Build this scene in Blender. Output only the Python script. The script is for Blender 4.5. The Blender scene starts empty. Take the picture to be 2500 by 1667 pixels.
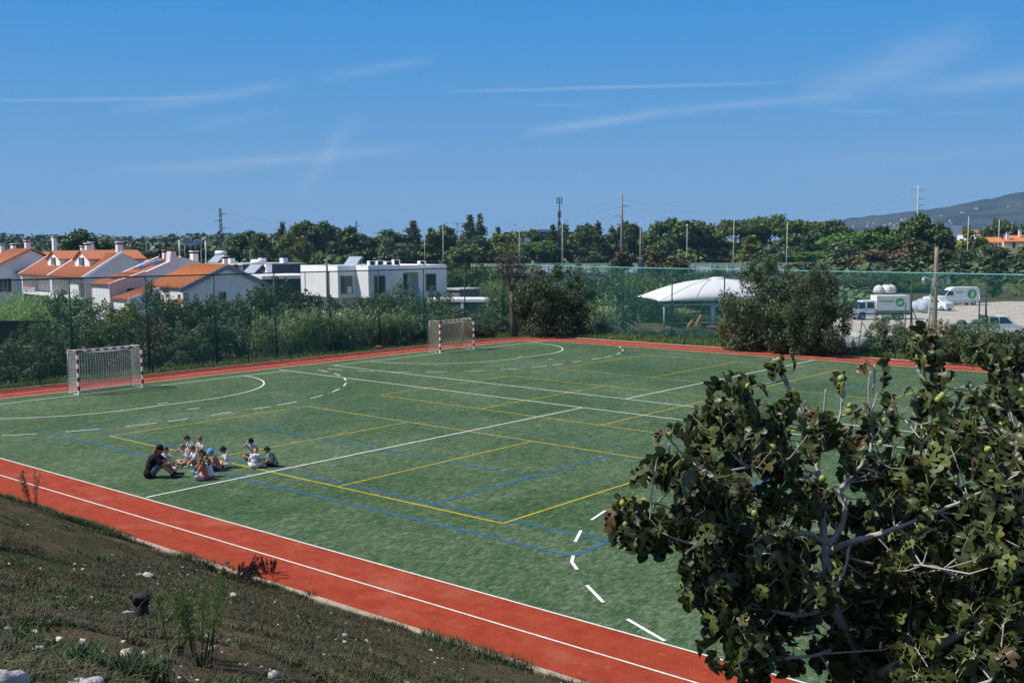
import bpy, bmesh, math, random
import numpy as np
from mathutils import Vector, Matrix
R = math.radians
sc = bpy.context.scene
col = sc.collection
random.seed(7)
rng = np.random.default_rng(11)

# ------------------------------------------------------------------ camera
F_REL, PITCH, ROLL, YAW = 0.951394, -0.092672, -0.006904, 2.293590
CAM = np.array([43.930544, -21.483191, 6.42265])
FW = np.array([math.cos(YAW)*math.cos(PITCH), math.sin(YAW)*math.cos(PITCH), math.sin(PITCH)])
_rt = np.array([math.sin(YAW), -math.cos(YAW), 0.0])
_up = np.cross(_rt, FW)
RT = _rt*math.cos(ROLL)+_up*math.sin(ROLL)
UP = -_rt*math.sin(ROLL)+_up*math.cos(ROLL)
RH = np.array([math.sin(YAW), -math.cos(YAW), 0.0])      # horizontal right and forward
FH = np.array([math.cos(YAW), math.sin(YAW), 0.0])
cd = bpy.data.cameras.new('camera')
cam = bpy.data.objects.new('camera', cd)
col.objects.link(cam)
cd.sensor_width = 36.0
cd.lens = 36.0*F_REL
cd.clip_start, cd.clip_end = 0.1, 30000.0
M = Matrix(((RT[0], UP[0], -FW[0], CAM[0]), (RT[1], UP[1], -FW[1], CAM[1]), (RT[2], UP[2], -FW[2], CAM[2]), (0, 0, 0, 1)))
cam.matrix_world = M
sc.camera = cam
PW, PH = 2500.0, 1667.0


def ray(u, v):
    return FW+RT*(u-PW/2)/(F_REL*PW)-UP*(v-PH/2)/(F_REL*PW)


def G(u, v, z=0.0):
    """the point at height z that the survey photograph shows at (u, v)"""
    d = ray(u, v)
    return Vector(CAM+d*((z-CAM[2])/d[2]))


def D(u, v, dist):
    """the point dist metres in front of the survey station, seen at (u, v)"""
    return Vector(CAM+ray(u, v)*dist)


def zat(v, d, u=1250):
    return float((CAM+ray(u, v)*d)[2])


# ------------------------------------------------------------------ light, sky, exposure
SUN_AZ = np.array([-0.74, -0.67])
SUN_EL = 50.0
sv = sc.view_settings
sv.view_transform = 'Standard'
sv.look = 'None'
sv.exposure = 0.3
sv.gamma = 1.0
sv.use_curve_mapping = False
sl = bpy.data.lights.new('sun', 'SUN')
sl.energy = 4.6
sl.angle = R(0.5)
sl.color = (1.0, 0.945, 0.86)
so = bpy.data.objects.new('sun', sl)
col.objects.link(so)
_s = Vector((SUN_AZ[0]*math.cos(R(SUN_EL)), SUN_AZ[1]*math.cos(R(SUN_EL)), math.sin(R(SUN_EL))))
so.rotation_euler = (-_s).to_track_quat('-Z', 'Y').to_euler()
so.location = (0, 0, 60)
world = bpy.data.worlds.new('World')
sc.world = world
world.use_nodes = True
wt = world.node_tree
wt.nodes.clear()


def nd(t, typ, **kw):
    n = t.nodes.new(typ)
    for k, v in kw.items():
        setattr(n, k, v)
    return n


def mth(t, op, a, b=None, c=None, clamp=False):
    n = t.nodes.new('ShaderNodeMath')
    n.operation = op
    n.use_clamp = clamp
    for i, x in enumerate((a, b, c)):
        if x is None:
            continue
        if isinstance(x, (int, float)):
            n.inputs[i].default_value = x
        else:
            t.links.new(x, n.inputs[i])
    return n.outputs[0]


def dot(t, vec, const):
    n = t.nodes.new('ShaderNodeVectorMath')
    n.operation = 'DOT_PRODUCT'
    t.links.new(vec, n.inputs[0])
    n.inputs[1].default_value = tuple(const)
    return n.outputs['Value']


def sky_world():
    t = wt
    out = nd(t, 'ShaderNodeOutputWorld')
    bg = nd(t, 'ShaderNodeBackground')
    bg.inputs['Strength'].default_value = SKY_STRENGTH
    sky = nd(t, 'ShaderNodeTexSky', sky_type='NISHITA')
    sky.sun_disc = False
    sky.sun_elevation = R(SUN_EL)
    sky.sun_rotation = math.atan2(SUN_AZ[0], SUN_AZ[1])
    sky.altitude = 0
    sky.air_density = 1.0
    sky.dust_density = 0.3
    sky.ozone_density = 3.0
    tc = nd(t, 'ShaderNodeTexCoord')
    d = tc.outputs['Generated']
    x, y = dot(t, d, RH), dot(t, d, FH)
    z = dot(t, d, (0, 0, 1))
    y = mth(t, 'MAXIMUM', y, 0.05)
    az, el = mth(t, 'DIVIDE', x, y), mth(t, 'DIVIDE', z, y)
    comb = nd(t, 'ShaderNodeCombineXYZ')
    t.links.new(az, comb.inputs[0])
    t.links.new(el, comb.inputs[1])

    def noise(sx, sy, det=4, rough=.6):
        m = nd(t, 'ShaderNodeMapping')
        m.inputs['Scale'].default_value = (sx, sy, 1)
        t.links.new(comb.outputs[0], m.inputs[0])
        n = nd(t, 'ShaderNodeTexNoise')
        n.inputs['Scale'].default_value = 1
        n.inputs['Detail'].default_value = det
        n.inputs['Roughness'].default_value = rough
        t.links.new(m.outputs[0], n.inputs[0])
        return n.outputs[0]
    warp = noise(5, 9)
    warp2 = noise(14, 40)
    fib = noise(9, 120, 5, .7)
    total = None
    for (u0, v0, u1, v1, w, s, wob) in CIRRUS:
        a0, e0, a1, e1 = (u0-1250)/2377, (612-v0)/2377, (u1-1250)/2377, (612-v1)/2377
        L = math.hypot(a1-a0, e1-e0)
        cx, sx = (a1-a0)/L, (e1-e0)/L
        da, de = mth(t, 'SUBTRACT', az, a0), mth(t, 'SUBTRACT', el, e0)
        al = mth(t, 'ADD', mth(t, 'MULTIPLY', da, cx), mth(t, 'MULTIPLY', de, sx))
        ac = mth(t, 'SUBTRACT', mth(t, 'MULTIPLY', de, cx), mth(t, 'MULTIPLY', da, sx))
        ac = mth(t, 'ADD', ac, mth(t, 'MULTIPLY', mth(t, 'SUBTRACT', warp, .5), wob/2377*2))
        ac = mth(t, 'ADD', ac, mth(t, 'MULTIPLY', mth(t, 'SUBTRACT', warp2, .5), wob/2377*.6))
        q = mth(t, 'DIVIDE', ac, w/2377)
        g = mth(t, 'POWER', 2.718, mth(t, 'MULTIPLY', mth(t, 'MULTIPLY', q, q), -1))
        tt = mth(t, 'DIVIDE', al, L)
        ends = mth(t, 'MULTIPLY', mth(t, 'MULTIPLY', tt, mth(t, 'SUBTRACT', 1, tt)), 4, clamp=True)
        ends = mth(t, 'POWER', mth(t, 'MAXIMUM', ends, 0.0), .8)
        k = mth(t, 'MULTIPLY', mth(t, 'MULTIPLY', g, ends), s)
        total = k if total is None else mth(t, 'ADD', total, k)
    fibm = mth(t, 'ADD', mth(t, 'MULTIPLY', fib, 1.3), .3)
    total = mth(t, 'MULTIPLY', mth(t, 'MULTIPLY', total, .6), fibm, clamp=True)
    # clear air near the horizon and up to the frame's top, the computed sky above it
    low = nd(t, 'ShaderNodeValToRGB')
    er = low.color_ramp.elements
    while len(er) < len(SKY_LOW):
        er.new(.5)
    for e_, (p_, c_) in zip(er, SKY_LOW):
        e_.position = p_
        e_.color = (*c_, 1)
    t.links.new(mth(t, 'MULTIPLY', z, 2.0, clamp=True), low.inputs[0])
    lows = nd(t, 'ShaderNodeVectorMath', operation='SCALE')
    t.links.new(low.outputs[0], lows.inputs[0])
    lows.inputs['Scale'].default_value = 1/SKY_STRENGTH
    blend = nd(t, 'ShaderNodeMix', data_type='RGBA')
    t.links.new(mth(t, 'MULTIPLY', mth(t, 'SUBTRACT', z, .34), 3.0, clamp=True), blend.inputs['Factor'])
    t.links.new(lows.outputs[0], blend.inputs['A'])
    veil = nd(t, 'ShaderNodeHueSaturation')
    veil.inputs['Saturation'].default_value = .6
    t.links.new(sky.outputs[0], veil.inputs['Color'])
    t.links.new(veil.outputs[0], blend.inputs['B'])
    hsv = blend
    mix = nd(t, 'ShaderNodeMix', data_type='RGBA')
    t.links.new(total, mix.inputs['Factor'])
    t.links.new(hsv.outputs['Result'], mix.inputs['A'])
    mix.inputs['B'].default_value = (CIRRUS_COL[0], CIRRUS_COL[1], CIRRUS_COL[2], 1)
    t.links.new(mix.outputs['Result'], bg.inputs['Color'])
    t.links.new(bg.outputs[0], out.inputs['Surface'])


SKY_STRENGTH = 0.12
SKY_LOW = [(0.0, (.195, .315, .49)), (.10, (.168, .308, .51)), (.25, (.094, .275, .545)), (.42, (.044, .238, .56)), (.6, (.026, .20, .545)), (1.0, (.02, .16, .48))]
CIRRUS_COL = (5.0, 5.5, 6.2)
CIRRUS = [  # wisps and contrails as bearing lines: start, end, half width, strength, waviness
    (1030, 233, 1930, 217, 4, .30, 3), (1200, 260, 1520, 268, 4, .13, 4),
    (1270, 333, 1640, 280, 11, .34, 14), (1540, 292, 2080, 246, 10, .26, 12),
    (1930, 262, 2400, 90, 42, .26, 34), (2150, 240, 2700, 180, 24, .26, 18),
    (-200, 247, 640, 242, 4, .26, 4), (280, 272, 760, 212, 14, .22, 22),
    (780, 205, 1080, 155, 14, .16, 14), (240, 420, 1060, 362, 13, .26, 18),
    (720, 470, 900, 280, 18, .17, 44), (1860, 420, 2700, 362, 16, .12, 20),
    (2010, 282, 2200, 290, 4, .18, 4), (2230, 288, 2440, 296, 3, .16, 4),
    (430, 320, 720, 275, 12, .10, 18)]
sky_world()
# ------------------------------------------------------------------ materials
MATS = {}


def mat(name, c, c2=None, rough=.75, var=.18, scale=2.5, detail=5, bump=0.0, bscale=None, metal=0.0, spec=.35, world_co=False, lo=.3, hi=.7, stretch=None, dust=None):
    if name in MATS:
        return MATS[name]
    m = bpy.data.materials.new(name)
    m.use_nodes = True
    t = m.node_tree
    b = t.nodes['Principled BSDF']
    b.inputs['Roughness'].default_value = rough
    b.inputs['Metallic'].default_value = metal
    b.inputs['Specular IOR Level'].default_value = spec
    ca = tuple(max(0, x*(1-var)) for x in c) if c2 is None else c
    cb = tuple(min(1, x*(1+var)) for x in c) if c2 is None else c2
    tc = nd(t, 'ShaderNodeTexCoord')
    src = tc.outputs['Object']
    if world_co:
        src = nd(t, 'ShaderNodeNewGeometry').outputs['Position']
    if stretch:
        mp = nd(t, 'ShaderNodeMapping')
        mp.inputs['Scale'].default_value = stretch
        t.links.new(src, mp.inputs[0])
        src = mp.outputs[0]
    n = nd(t, 'ShaderNodeTexNoise')
    n.inputs['Scale'].default_value = scale
    n.inputs['Detail'].default_value = detail
    n.inputs['Roughness'].default_value = .62
    t.links.new(src, n.inputs[0])
    r = nd(t, 'ShaderNodeValToRGB')
    r.color_ramp.elements[0].position, r.color_ramp.elements[1].position = lo, hi
    r.color_ramp.elements[0].color = (*ca, 1)
    r.color_ramp.elements[1].color = (*cb, 1)
    t.links.new(n.outputs[0], r.inputs[0])
    c_out = r.outputs[0]
    for dc, ds, dlo, dhi, damt in (dust or ()):       # worn, dusty or stained patches of their own colour
        dn = nd(t, 'ShaderNodeTexNoise')
        dn.inputs['Scale'].default_value = ds
        dn.inputs['Detail'].default_value = 9
        dn.inputs['Roughness'].default_value = .72
        t.links.new(src, dn.inputs[0])
        dm = nd(t, 'ShaderNodeMapRange')
        dm.inputs['From Min'].default_value, dm.inputs['From Max'].default_value = dlo, dhi
        dm.inputs['To Max'].default_value = damt
        t.links.new(dn.outputs[0], dm.inputs['Value'])
        dx_ = nd(t, 'ShaderNodeMix', data_type='RGBA')
        t.links.new(dm.outputs[0], dx_.inputs['Factor'])
        t.links.new(c_out, dx_.inputs['A'])
        dx_.inputs['B'].default_value = (*dc, 1)
        c_out = dx_.outputs['Result']
    t.links.new(c_out, b.inputs['Base Color'])
    if bump:
        n2 = nd(t, 'ShaderNodeTexNoise')
        n2.inputs['Scale'].default_value = bscale or scale*6
        n2.inputs['Detail'].default_value = 4
        t.links.new(src, n2.inputs[0])
        bp = nd(t, 'ShaderNodeBump')
        bp.inputs['Strength'].default_value = bump
        bp.inputs['Distance'].default_value = .03
        t.links.new(n2.outputs[0], bp.inputs['Height'])
        t.links.new(bp.outputs[0], b.inputs['Normal'])
    MATS[name] = m
    return m


def leafmat(name, stops, transl=.25, rough=.55, obvar=.25, back=None, spec=.3, gain=1.9):
    """foliage: every leaf takes its own colour from the ramp, every plant its own brightness"""
    if name in MATS:
        return MATS[name]
    m = bpy.data.materials.new(name)
    m.use_nodes = True
    t = m.node_tree
    b = t.nodes['Principled BSDF']
    o = t.nodes['Material Output']
    b.inputs['Roughness'].default_value = rough
    b.inputs['Specular IOR Level'].default_value = spec
    g = nd(t, 'ShaderNodeNewGeometry')
    r = nd(t, 'ShaderNodeValToRGB')
    while len(r.color_ramp.elements) < len(stops):
        r.color_ramp.elements.new(.5)
    for e, (p, c) in zip(r.color_ramp.elements, stops):
        e.position = p
        e.color = (*(min(.8, x*gain) for x in c), 1)
    t.links.new(g.outputs['Random Per Island'], r.inputs[0])
    oi = nd(t, 'ShaderNodeObjectInfo')
    k = mth(t, 'ADD', mth(t, 'MULTIPLY', oi.outputs['Random'], 2*obvar), 1-obvar)
    mx = nd(t, 'ShaderNodeVectorMath', operation='SCALE')
    t.links.new(r.outputs[0], mx.inputs[0])
    t.links.new(k, mx.inputs['Scale'])
    c = mx.outputs[0]
    if back:
        mb = nd(t, 'ShaderNodeMix', data_type='RGBA')
        t.links.new(mth(t, 'MULTIPLY', g.outputs['Backfacing'], back[0]), mb.inputs['Factor'])
        t.links.new(c, mb.inputs['A'])
        mb.inputs['B'].default_value = (*back[1], 1)
        c = mb.outputs['Result']
    t.links.new(c, b.inputs['Base Color'])
    if transl:
        tr = nd(t, 'ShaderNodeBsdfTranslucent')
        t.links.new(c, tr.inputs['Color'])
        ms = nd(t, 'ShaderNodeMixShader')
        ms.inputs[0].default_value = transl
        t.links.new(b.outputs[0], ms.inputs[1])
        t.links.new(tr.outputs[0], ms.inputs[2])
        t.links.new(ms.outputs[0], o.inputs['Surface'])
    MATS[name] = m
    return m


# ------------------------------------------------------------------ object helpers
def tag(o, label=None, cat=None, group=None, kind=None):
    if label:
        o['label'] = label
    if cat:
        o['category'] = cat
    if group:
        o['group'] = group
    if kind:
        o['kind'] = kind
    return o


def empty(name, loc=(0, 0, 0), rz=0.0, label=None, cat=None, group=None):
    o = bpy.data.objects.new(name, None)
    col.objects.link(o)
    o.location = loc
    o.rotation_euler = (0, 0, rz)
    o.empty_display_size = .2
    return tag(o, label, cat, group)


def link(name, me, parent=None):
    o = bpy.data.objects.new(name, me)
    col.objects.link(o)
    if parent is not None:
        o.parent = parent
    return o


def np_mesh(name, V, F, m, parent=None, smooth=False, matidx=None):
    """V (n,3), F (m,k) arrays -> one mesh object"""
    V, F = np.asarray(V, np.float32), np.asarray(F, np.int32)
    me = bpy.data.meshes.new(name)
    me.vertices.add(len(V))
    me.vertices.foreach_set('co', V.ravel())
    k = F.shape[1]
    me.loops.add(F.size)
    me.loops.foreach_set('vertex_index', F.ravel())
    me.polygons.add(len(F))
    me.polygons.foreach_set('loop_start', np.arange(0, F.size, k, dtype=np.int32))
    if smooth:
        me.polygons.foreach_set('use_smooth', np.ones(len(F), bool))
    ms = m if isinstance(m, (list, tuple)) else [m]
    for x in ms:
        me.materials.append(x)
    if matidx is not None:
        me.polygons.foreach_set('material_index', np.asarray(matidx, np.int32))
    me.update(calc_edges=True)
    return link(name, me, parent)


class MB:
    """collects shapes; build() links them as one mesh object"""

    def __init__(s):
        s.v, s.f, s.m, s.sm = [], [], [], []

    def add(s, vs, fs, mi=0, smooth=False):
        b = len(s.v)
        s.v += [tuple(x) for x in vs]
        s.f += [tuple(i+b for i in f) for f in fs]
        s.m += [mi]*len(fs)
        s.sm += [smooth]*len(fs)
        return s

    def box(s, x0, x1, y0, y1, z0, z1, mi=0):
        return s.add([(x0, y0, z0), (x1, y0, z0), (x1, y1, z0), (x0, y1, z0), (x0, y0, z1), (x1, y0, z1), (x1, y1, z1), (x0, y1, z1)],
                     [(0, 3, 2, 1), (4, 5, 6, 7), (0, 1, 5, 4), (1, 2, 6, 5), (2, 3, 7, 6), (3, 0, 4, 7)], mi)

    def quad(s, a, b, c, d, mi=0):
        return s.add([a, b, c, d], [(0, 1, 2, 3)], mi)

    def slab(s, a, b, c, d, th, mi=0):
        """a quad given thickness downwards along its normal"""
        a, b, c, d = map(Vector, (a, b, c, d))
        n = (b-a).cross(d-a).normalized()*th
        q = [a, b, c, d, a-n, b-n, c-n, d-n]
        return s.add(q, [(0, 1, 2, 3), (7, 6, 5, 4), (0, 4, 5, 1), (1, 5, 6, 2), (2, 6, 7, 3), (3, 7, 4, 0)], mi)

    def tube(s, pts, rad, n=8, mi=0, caps=True, smooth=True):
        pts = [Vector(p) for p in pts]
        rad = rad if isinstance(rad, (list, tuple)) else [rad]*len(pts)
        vs, fs = [], []
        ref = None
        for i, p in enumerate(pts):
            d = (pts[min(i+1, len(pts)-1)]-pts[max(i-1, 0)]).normalized()
            if ref is None:
                ref = d.orthogonal().normalized()
            ref = (ref-d*ref.dot(d))
            ref = ref.normalized() if ref.length > 1e-6 else d.orthogonal().normalized()
            w = d.cross(ref)
            for k in range(n):
                a = 2*math.pi*k/n
                vs.append(p+(ref*math.cos(a)+w*math.sin(a))*rad[i])
        for i in range(len(pts)-1):
            for k in range(n):
                fs.append((i*n+k, i*n+(k+1) % n, (i+1)*n+(k+1) % n, (i+1)*n+k))
        s.add(vs, fs, mi, smooth)
        if caps:
            b = len(s.v)-len(vs)
            s.f += [tuple(b+k for k in range(n))[::-1], tuple(b+(len(pts)-1)*n+k for k in range(n))]
            s.m += [mi]*2
            s.sm += [False]*2
        return s

    def bar(s, a, b, r, n=6, mi=0):
        return s.tube([a, b], r, n, mi)

    def ellipsoid(s, c, r, nu=14, nv=9, mi=0, f=None):
        vs, fs = [], []
        for j in range(nv+1):
            t = math.pi*j/nv
            for i in range(nu):
                p = 2*math.pi*i/nu
                q = Vector((math.sin(t)*math.cos(p), math.sin(t)*math.sin(p), math.cos(t)))
                if f:
                    q = f(q)
                vs.append((c[0]+q.x*r[0], c[1]+q.y*r[1], c[2]+q.z*r[2]))
        for j in range(nv):
            for i in range(nu):
                fs.append((j*nu+i, (j+1)*nu+i, (j+1)*nu+(i+1) % nu, j*nu+(i+1) % nu))
        return s.add(vs, fs, mi, True)

    def lathe(s, c, prof, n=16, axis='z', mi=0):
        """prof: (radius, height) pairs"""
        vs, fs = [], []
        for r, h in prof:
            for k in range(n):
                a = 2*math.pi*k/n
                p = (r*math.cos(a), r*math.sin(a), h)
                if axis == 'y':
                    p = (p[0], p[2], p[1])
                vs.append((c[0]+p[0], c[1]+p[1], c[2]+p[2]))
        for i in range(len(prof)-1):
            for k in range(n):
                fs.append((i*n+k, i*n+(k+1) % n, (i+1)*n+(k+1) % n, (i+1)*n+k))
        return s.add(vs, fs, mi, True)

    def prism(s, prof, y0, y1, mi=0, inset=0.0):
        """side profile (x,z) swept across y; inset narrows the upper points (list of per-point insets allowed)"""
        n = len(prof)
        ins = inset if isinstance(inset, (list, tuple)) else [inset]*n
        vs = [(x, y0+i, z) for (x, z), i in zip(prof, ins)]+[(x, y1-i, z) for (x, z), i in zip(prof, ins)]
        fs = [tuple(range(n)), tuple(range(2*n-1, n-1, -1))]+[(i, i+n, (i+1) % n+n, (i+1) % n) for i in range(n)]
        return s.add(vs, fs, mi)

    def build(s, name, m, parent=None, bevel=0.0, loc=None):
        me = bpy.data.meshes.new(name)
        me.from_pydata(s.v, [], s.f)
        for x in (m if isinstance(m, (list, tuple)) else [m]):
            me.materials.append(x)
        me.polygons.foreach_set('material_index', s.m)
        me.polygons.foreach_set('use_smooth', s.sm)
        bm = bmesh.new()
        bm.from_mesh(me)
        bmesh.ops.recalc_face_normals(bm, faces=bm.faces)
        bm.to_mesh(me)
        bm.free()
        me.update()
        o = link(name, me, parent)
        if loc is not None:
            o.location = loc
        if bevel:
            b = o.modifiers.new('bevel', 'BEVEL')
            b.width = bevel
            b.segments = 2
            b.limit_method = 'ANGLE'
        return o


def dup(root, loc=None, rz=None, scale=None, label=None, group=None, mats=None):
    """a copy of a thing, its parts and their sub-parts, sharing mesh data"""
    def cp(o, parent):
        c = o.copy()
        col.objects.link(c)
        if parent is not None:
            c.parent = parent
        for ch in list(o.children):
            cp(ch, c)
        return c
    r = cp(root, None)
    if loc is not None:
        r.location = loc
    if rz is not None:
        r.rotation_euler = (0, 0, rz)
    if scale is not None:
        r.scale = scale if isinstance(scale, (tuple, list)) else (scale,)*3
    if label:
        r['label'] = label
    if group:
        r['group'] = group
    if mats:
        for ch in r.children:
            k = ch.name.split('.')[0]
            if k in mats:
                ch.material_slots[0].link = 'OBJECT'
                ch.material_slots[0].material = mats[k]
    return r


def text_mesh(body, size, m, name, parent, ext=.004, mat4=None, bold=0.0):
    c = bpy.data.curves.new('lettering', 'FONT')
    c.body = body
    c.size = size
    c.extrude = ext
    c.offset = bold
    c.align_x, c.align_y = 'CENTER', 'CENTER'
    t = bpy.data.objects.new('lettering', c)
    col.objects.link(t)
    bpy.context.view_layer.update()
    me = bpy.data.meshes.new_from_object(t.evaluated_get(bpy.context.evaluated_depsgraph_get()))
    bpy.data.objects.remove(t)
    me.materials.clear()
    me.materials.append(m)
    o = link(name, me, parent)
    if mat4 is not None:
        o.matrix_local = mat4
    return o


def frame_m(o, x, y):
    """matrix with local x,y along the given directions, z = x cross y"""
    x, y = Vector(x).normalized(), Vector(y).normalized()
    z = x.cross(y)
    return Matrix(((x.x, y.x, z.x, o[0]), (x.y, y.y, z.y, o[1]), (x.z, y.z, z.z, o[2]), (0, 0, 0, 1)))


# ------------------------------------------------------------------ common materials
WHITE = mat('white_paint', (.78, .79, .79), var=.05, rough=.55)
WALLW = mat('white_render', (.85, .85, .835), var=.05, scale=.6, rough=.85, bump=.05)
TILE = mat('terracotta_tiles', (.40, .125, .06), (.50, .19, .095), scale=4, rough=.8, bump=.2, bscale=12)
TILEB = mat('orange_tiles', (.55, .18, .06), (.62, .24, .085), scale=4, rough=.8, bump=.2, bscale=12)
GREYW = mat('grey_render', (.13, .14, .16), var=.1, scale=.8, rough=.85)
PINKW = mat('pinkish_render', (.62, .54, .56), var=.05, scale=.6, rough=.85)
GLASS = mat('dark_glass', (.02, .026, .032), var=.3, rough=.12, spec=.6)
SHUT = mat('dark_green_shutter', (.012, .05, .05), var=.2, rough=.5)
STEEL = mat('galvanised_steel', (.42, .44, .45), var=.1, rough=.45, metal=.6)
DARKST = mat('dark_steel', (.03, .045, .05), var=.2, rough=.5)
CONC = mat('concrete', (.34, .33, .31), (.46, .44, .41), scale=6, rough=.9, bump=.2)
TEAL = mat('green_fence_paint', (.01, .05, .045), var=.2, rough=.5)
NETM = mat('green_net_cord', (.03, .21, .18), var=.15, rough=.8, scale=.4)
NETD = mat('dark_green_net_cord', (.02, .12, .10), var=.15, rough=.8, scale=.4)
RUBBER = mat('black_rubber', (.016, .016, .017), var=.2, rough=.8)
BARK = mat('grey_bark', (.10, .075, .055), (.2, .17, .14), scale=9, rough=.95, bump=.5)
BARKD = mat('dark_bark', (.045, .034, .025), (.09, .07, .052), scale=5, rough=.95, bump=.4)
FIGBARK = mat('pale_fig_bark', (.27, .25, .225), (.44, .41, .37), scale=14, rough=.9, bump=.3)
# ------------------------------------------------------------------ ground, bank, pitch, track
def vnoise(x, y, seed=0, scale=1.0):
    """smooth value noise on arrays"""
    x, y = np.asarray(x)*scale, np.asarray(y)*scale
    xi, yi = np.floor(x).astype(int), np.floor(y).astype(int)
    fx, fy = x-xi, y-yi
    fx, fy = fx*fx*(3-2*fx), fy*fy*(3-2*fy)

    def h(a, b):
        n = (a*374761393+b*668265263+seed*974711) & 0x7fffffff
        n = ((n ^ (n >> 13))*1274126177) & 0x7fffffff
        return (n ^ (n >> 16)) % 10007/10007.0
    return (h(xi, yi)*(1-fx)+h(xi+1, yi)*fx)*(1-fy)+(h(xi, yi+1)*(1-fx)+h(xi+1, yi+1)*fx)*fy


def near_in(x):
    return -9.43+0.048*(x-11.6)


def edge(o):
    """corner points of the pitch outline grown by o: left, far, near sides each by its own measured share"""
    xl, yf, xr = -1.65-o, 32.2+1.065*o, 42.0+o
    return [(xl, near_in(xl)-.87*o*1.06), (xr, near_in(xr)-.87*o*.86), (xr, yf), (xl, yf)]


def contour(o, rad, n=10):
    c = [Vector((*p, 0)) for p in edge(o)]
    out = []
    for i in range(4):
        p, a, b = c[i], c[i-1], c[(i+1) % 4]
        d1, d2 = (a-p).normalized(), (b-p).normalized()
        half = d1.angle(d2)/2
        t = rad/math.tan(half)
        ctr = p+(d1+d2).normalized()*rad/math.sin(half)
        s, e = p+d1*t-ctr, p+d2*t-ctr
        for k in range(n+1):
            q = s.slerp(e, k/n).normalized()*rad
            out.append(ctr+q)
    return out


def kerb_y(x):
    return near_in(x)-.87*2.63*(1.06-.2*(x+4.28)/48.91)-.14


def height(x, y):
    x, y = np.asarray(x, float), np.asarray(y, float)
    t = kerb_y(x)-y
    bump = (vnoise(x, y, 3, .9)-.5)*.22+(vnoise(x, y, 5, 2.6)-.5)*.1+(vnoise(x, y, 9, .35)-.5)*.5
    bank = np.minimum(.46*np.clip(t, 0, None), 4.75+.02*np.clip(t, 0, None))
    bank = bank+bump*np.clip(t/1.2, 0, 1)
    h = np.where(t > 0, .02+bank, -.03)
    sl = np.clip((-6.8-x)/7.0, 0, 1)
    sf = np.clip((y-40.5)/6.0, 0, 1)
    drop = np.maximum(sl, sf)
    drop = drop*drop*(3-2*drop)
    h = h-1.77*drop*np.where(t > 0, np.clip(1-t/6, 0, 1), 1)
    return h


SOIL = mat('soil', (.032, .031, .017), (.115, .086, .052), scale=1.9, detail=10, rough=1.0, bump=1.0, bscale=22, world_co=True, spec=.05, dust=(((.030, .045, .014), .8, .50, .62, .85), ((.16, .125, .085), 5.0, .60, .74, .6)))
PLAIN = mat('dry_scrub_soil', (.035, .04, .022), (.11, .09, .055), scale=.25, detail=9, rough=1.0, bump=.4, bscale=3, world_co=True, spec=.05)


def grid_mesh(name, xs, ys, hf, mats, mi=None):
    X, Y = np.meshgrid(xs, ys)
    Z = hf(X, Y)
    V = np.stack([X, Y, Z], -1).reshape(-1, 3)
    nx, ny = len(xs), len(ys)
    I = np.arange(nx*ny).reshape(ny, nx)
    F = np.stack([I[:-1, :-1], I[:-1, 1:], I[1:, 1:], I[1:, :-1]], -1).reshape(-1, 4)
    idx = None
    if mi is not None:
        c = V[F].mean(1)
        idx = mi(c[:, 0], c[:, 1])
    return np_mesh(name, V, F, mats, smooth=True, matidx=idx)


xs = np.concatenate([[-5000, -2500, -1200, -600, -300, -150, -90, -60, -45, -34, -28, -22], np.arange(-18, 0, 1.0), np.arange(0, 52, .3), np.arange(52, 80, 2.0), [90, 120, 200, 400, 900, 2000, 2900]])
ys = np.concatenate([[-550, -200, -100, -60, -45], np.arange(-36, -8, .3), np.arange(-8, 34, 3.0), np.arange(34, 52, .5), [56, 62, 70, 85, 110, 150, 250, 500, 1000, 2500, 5900]])
ground = grid_mesh('ground', xs, ys, height, [PLAIN, SOIL], lambda x, y: ((y < kerb_y(x)+.3) & (x > -20) & (x < 80)).astype(int))
tag(ground, kind='structure')


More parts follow.
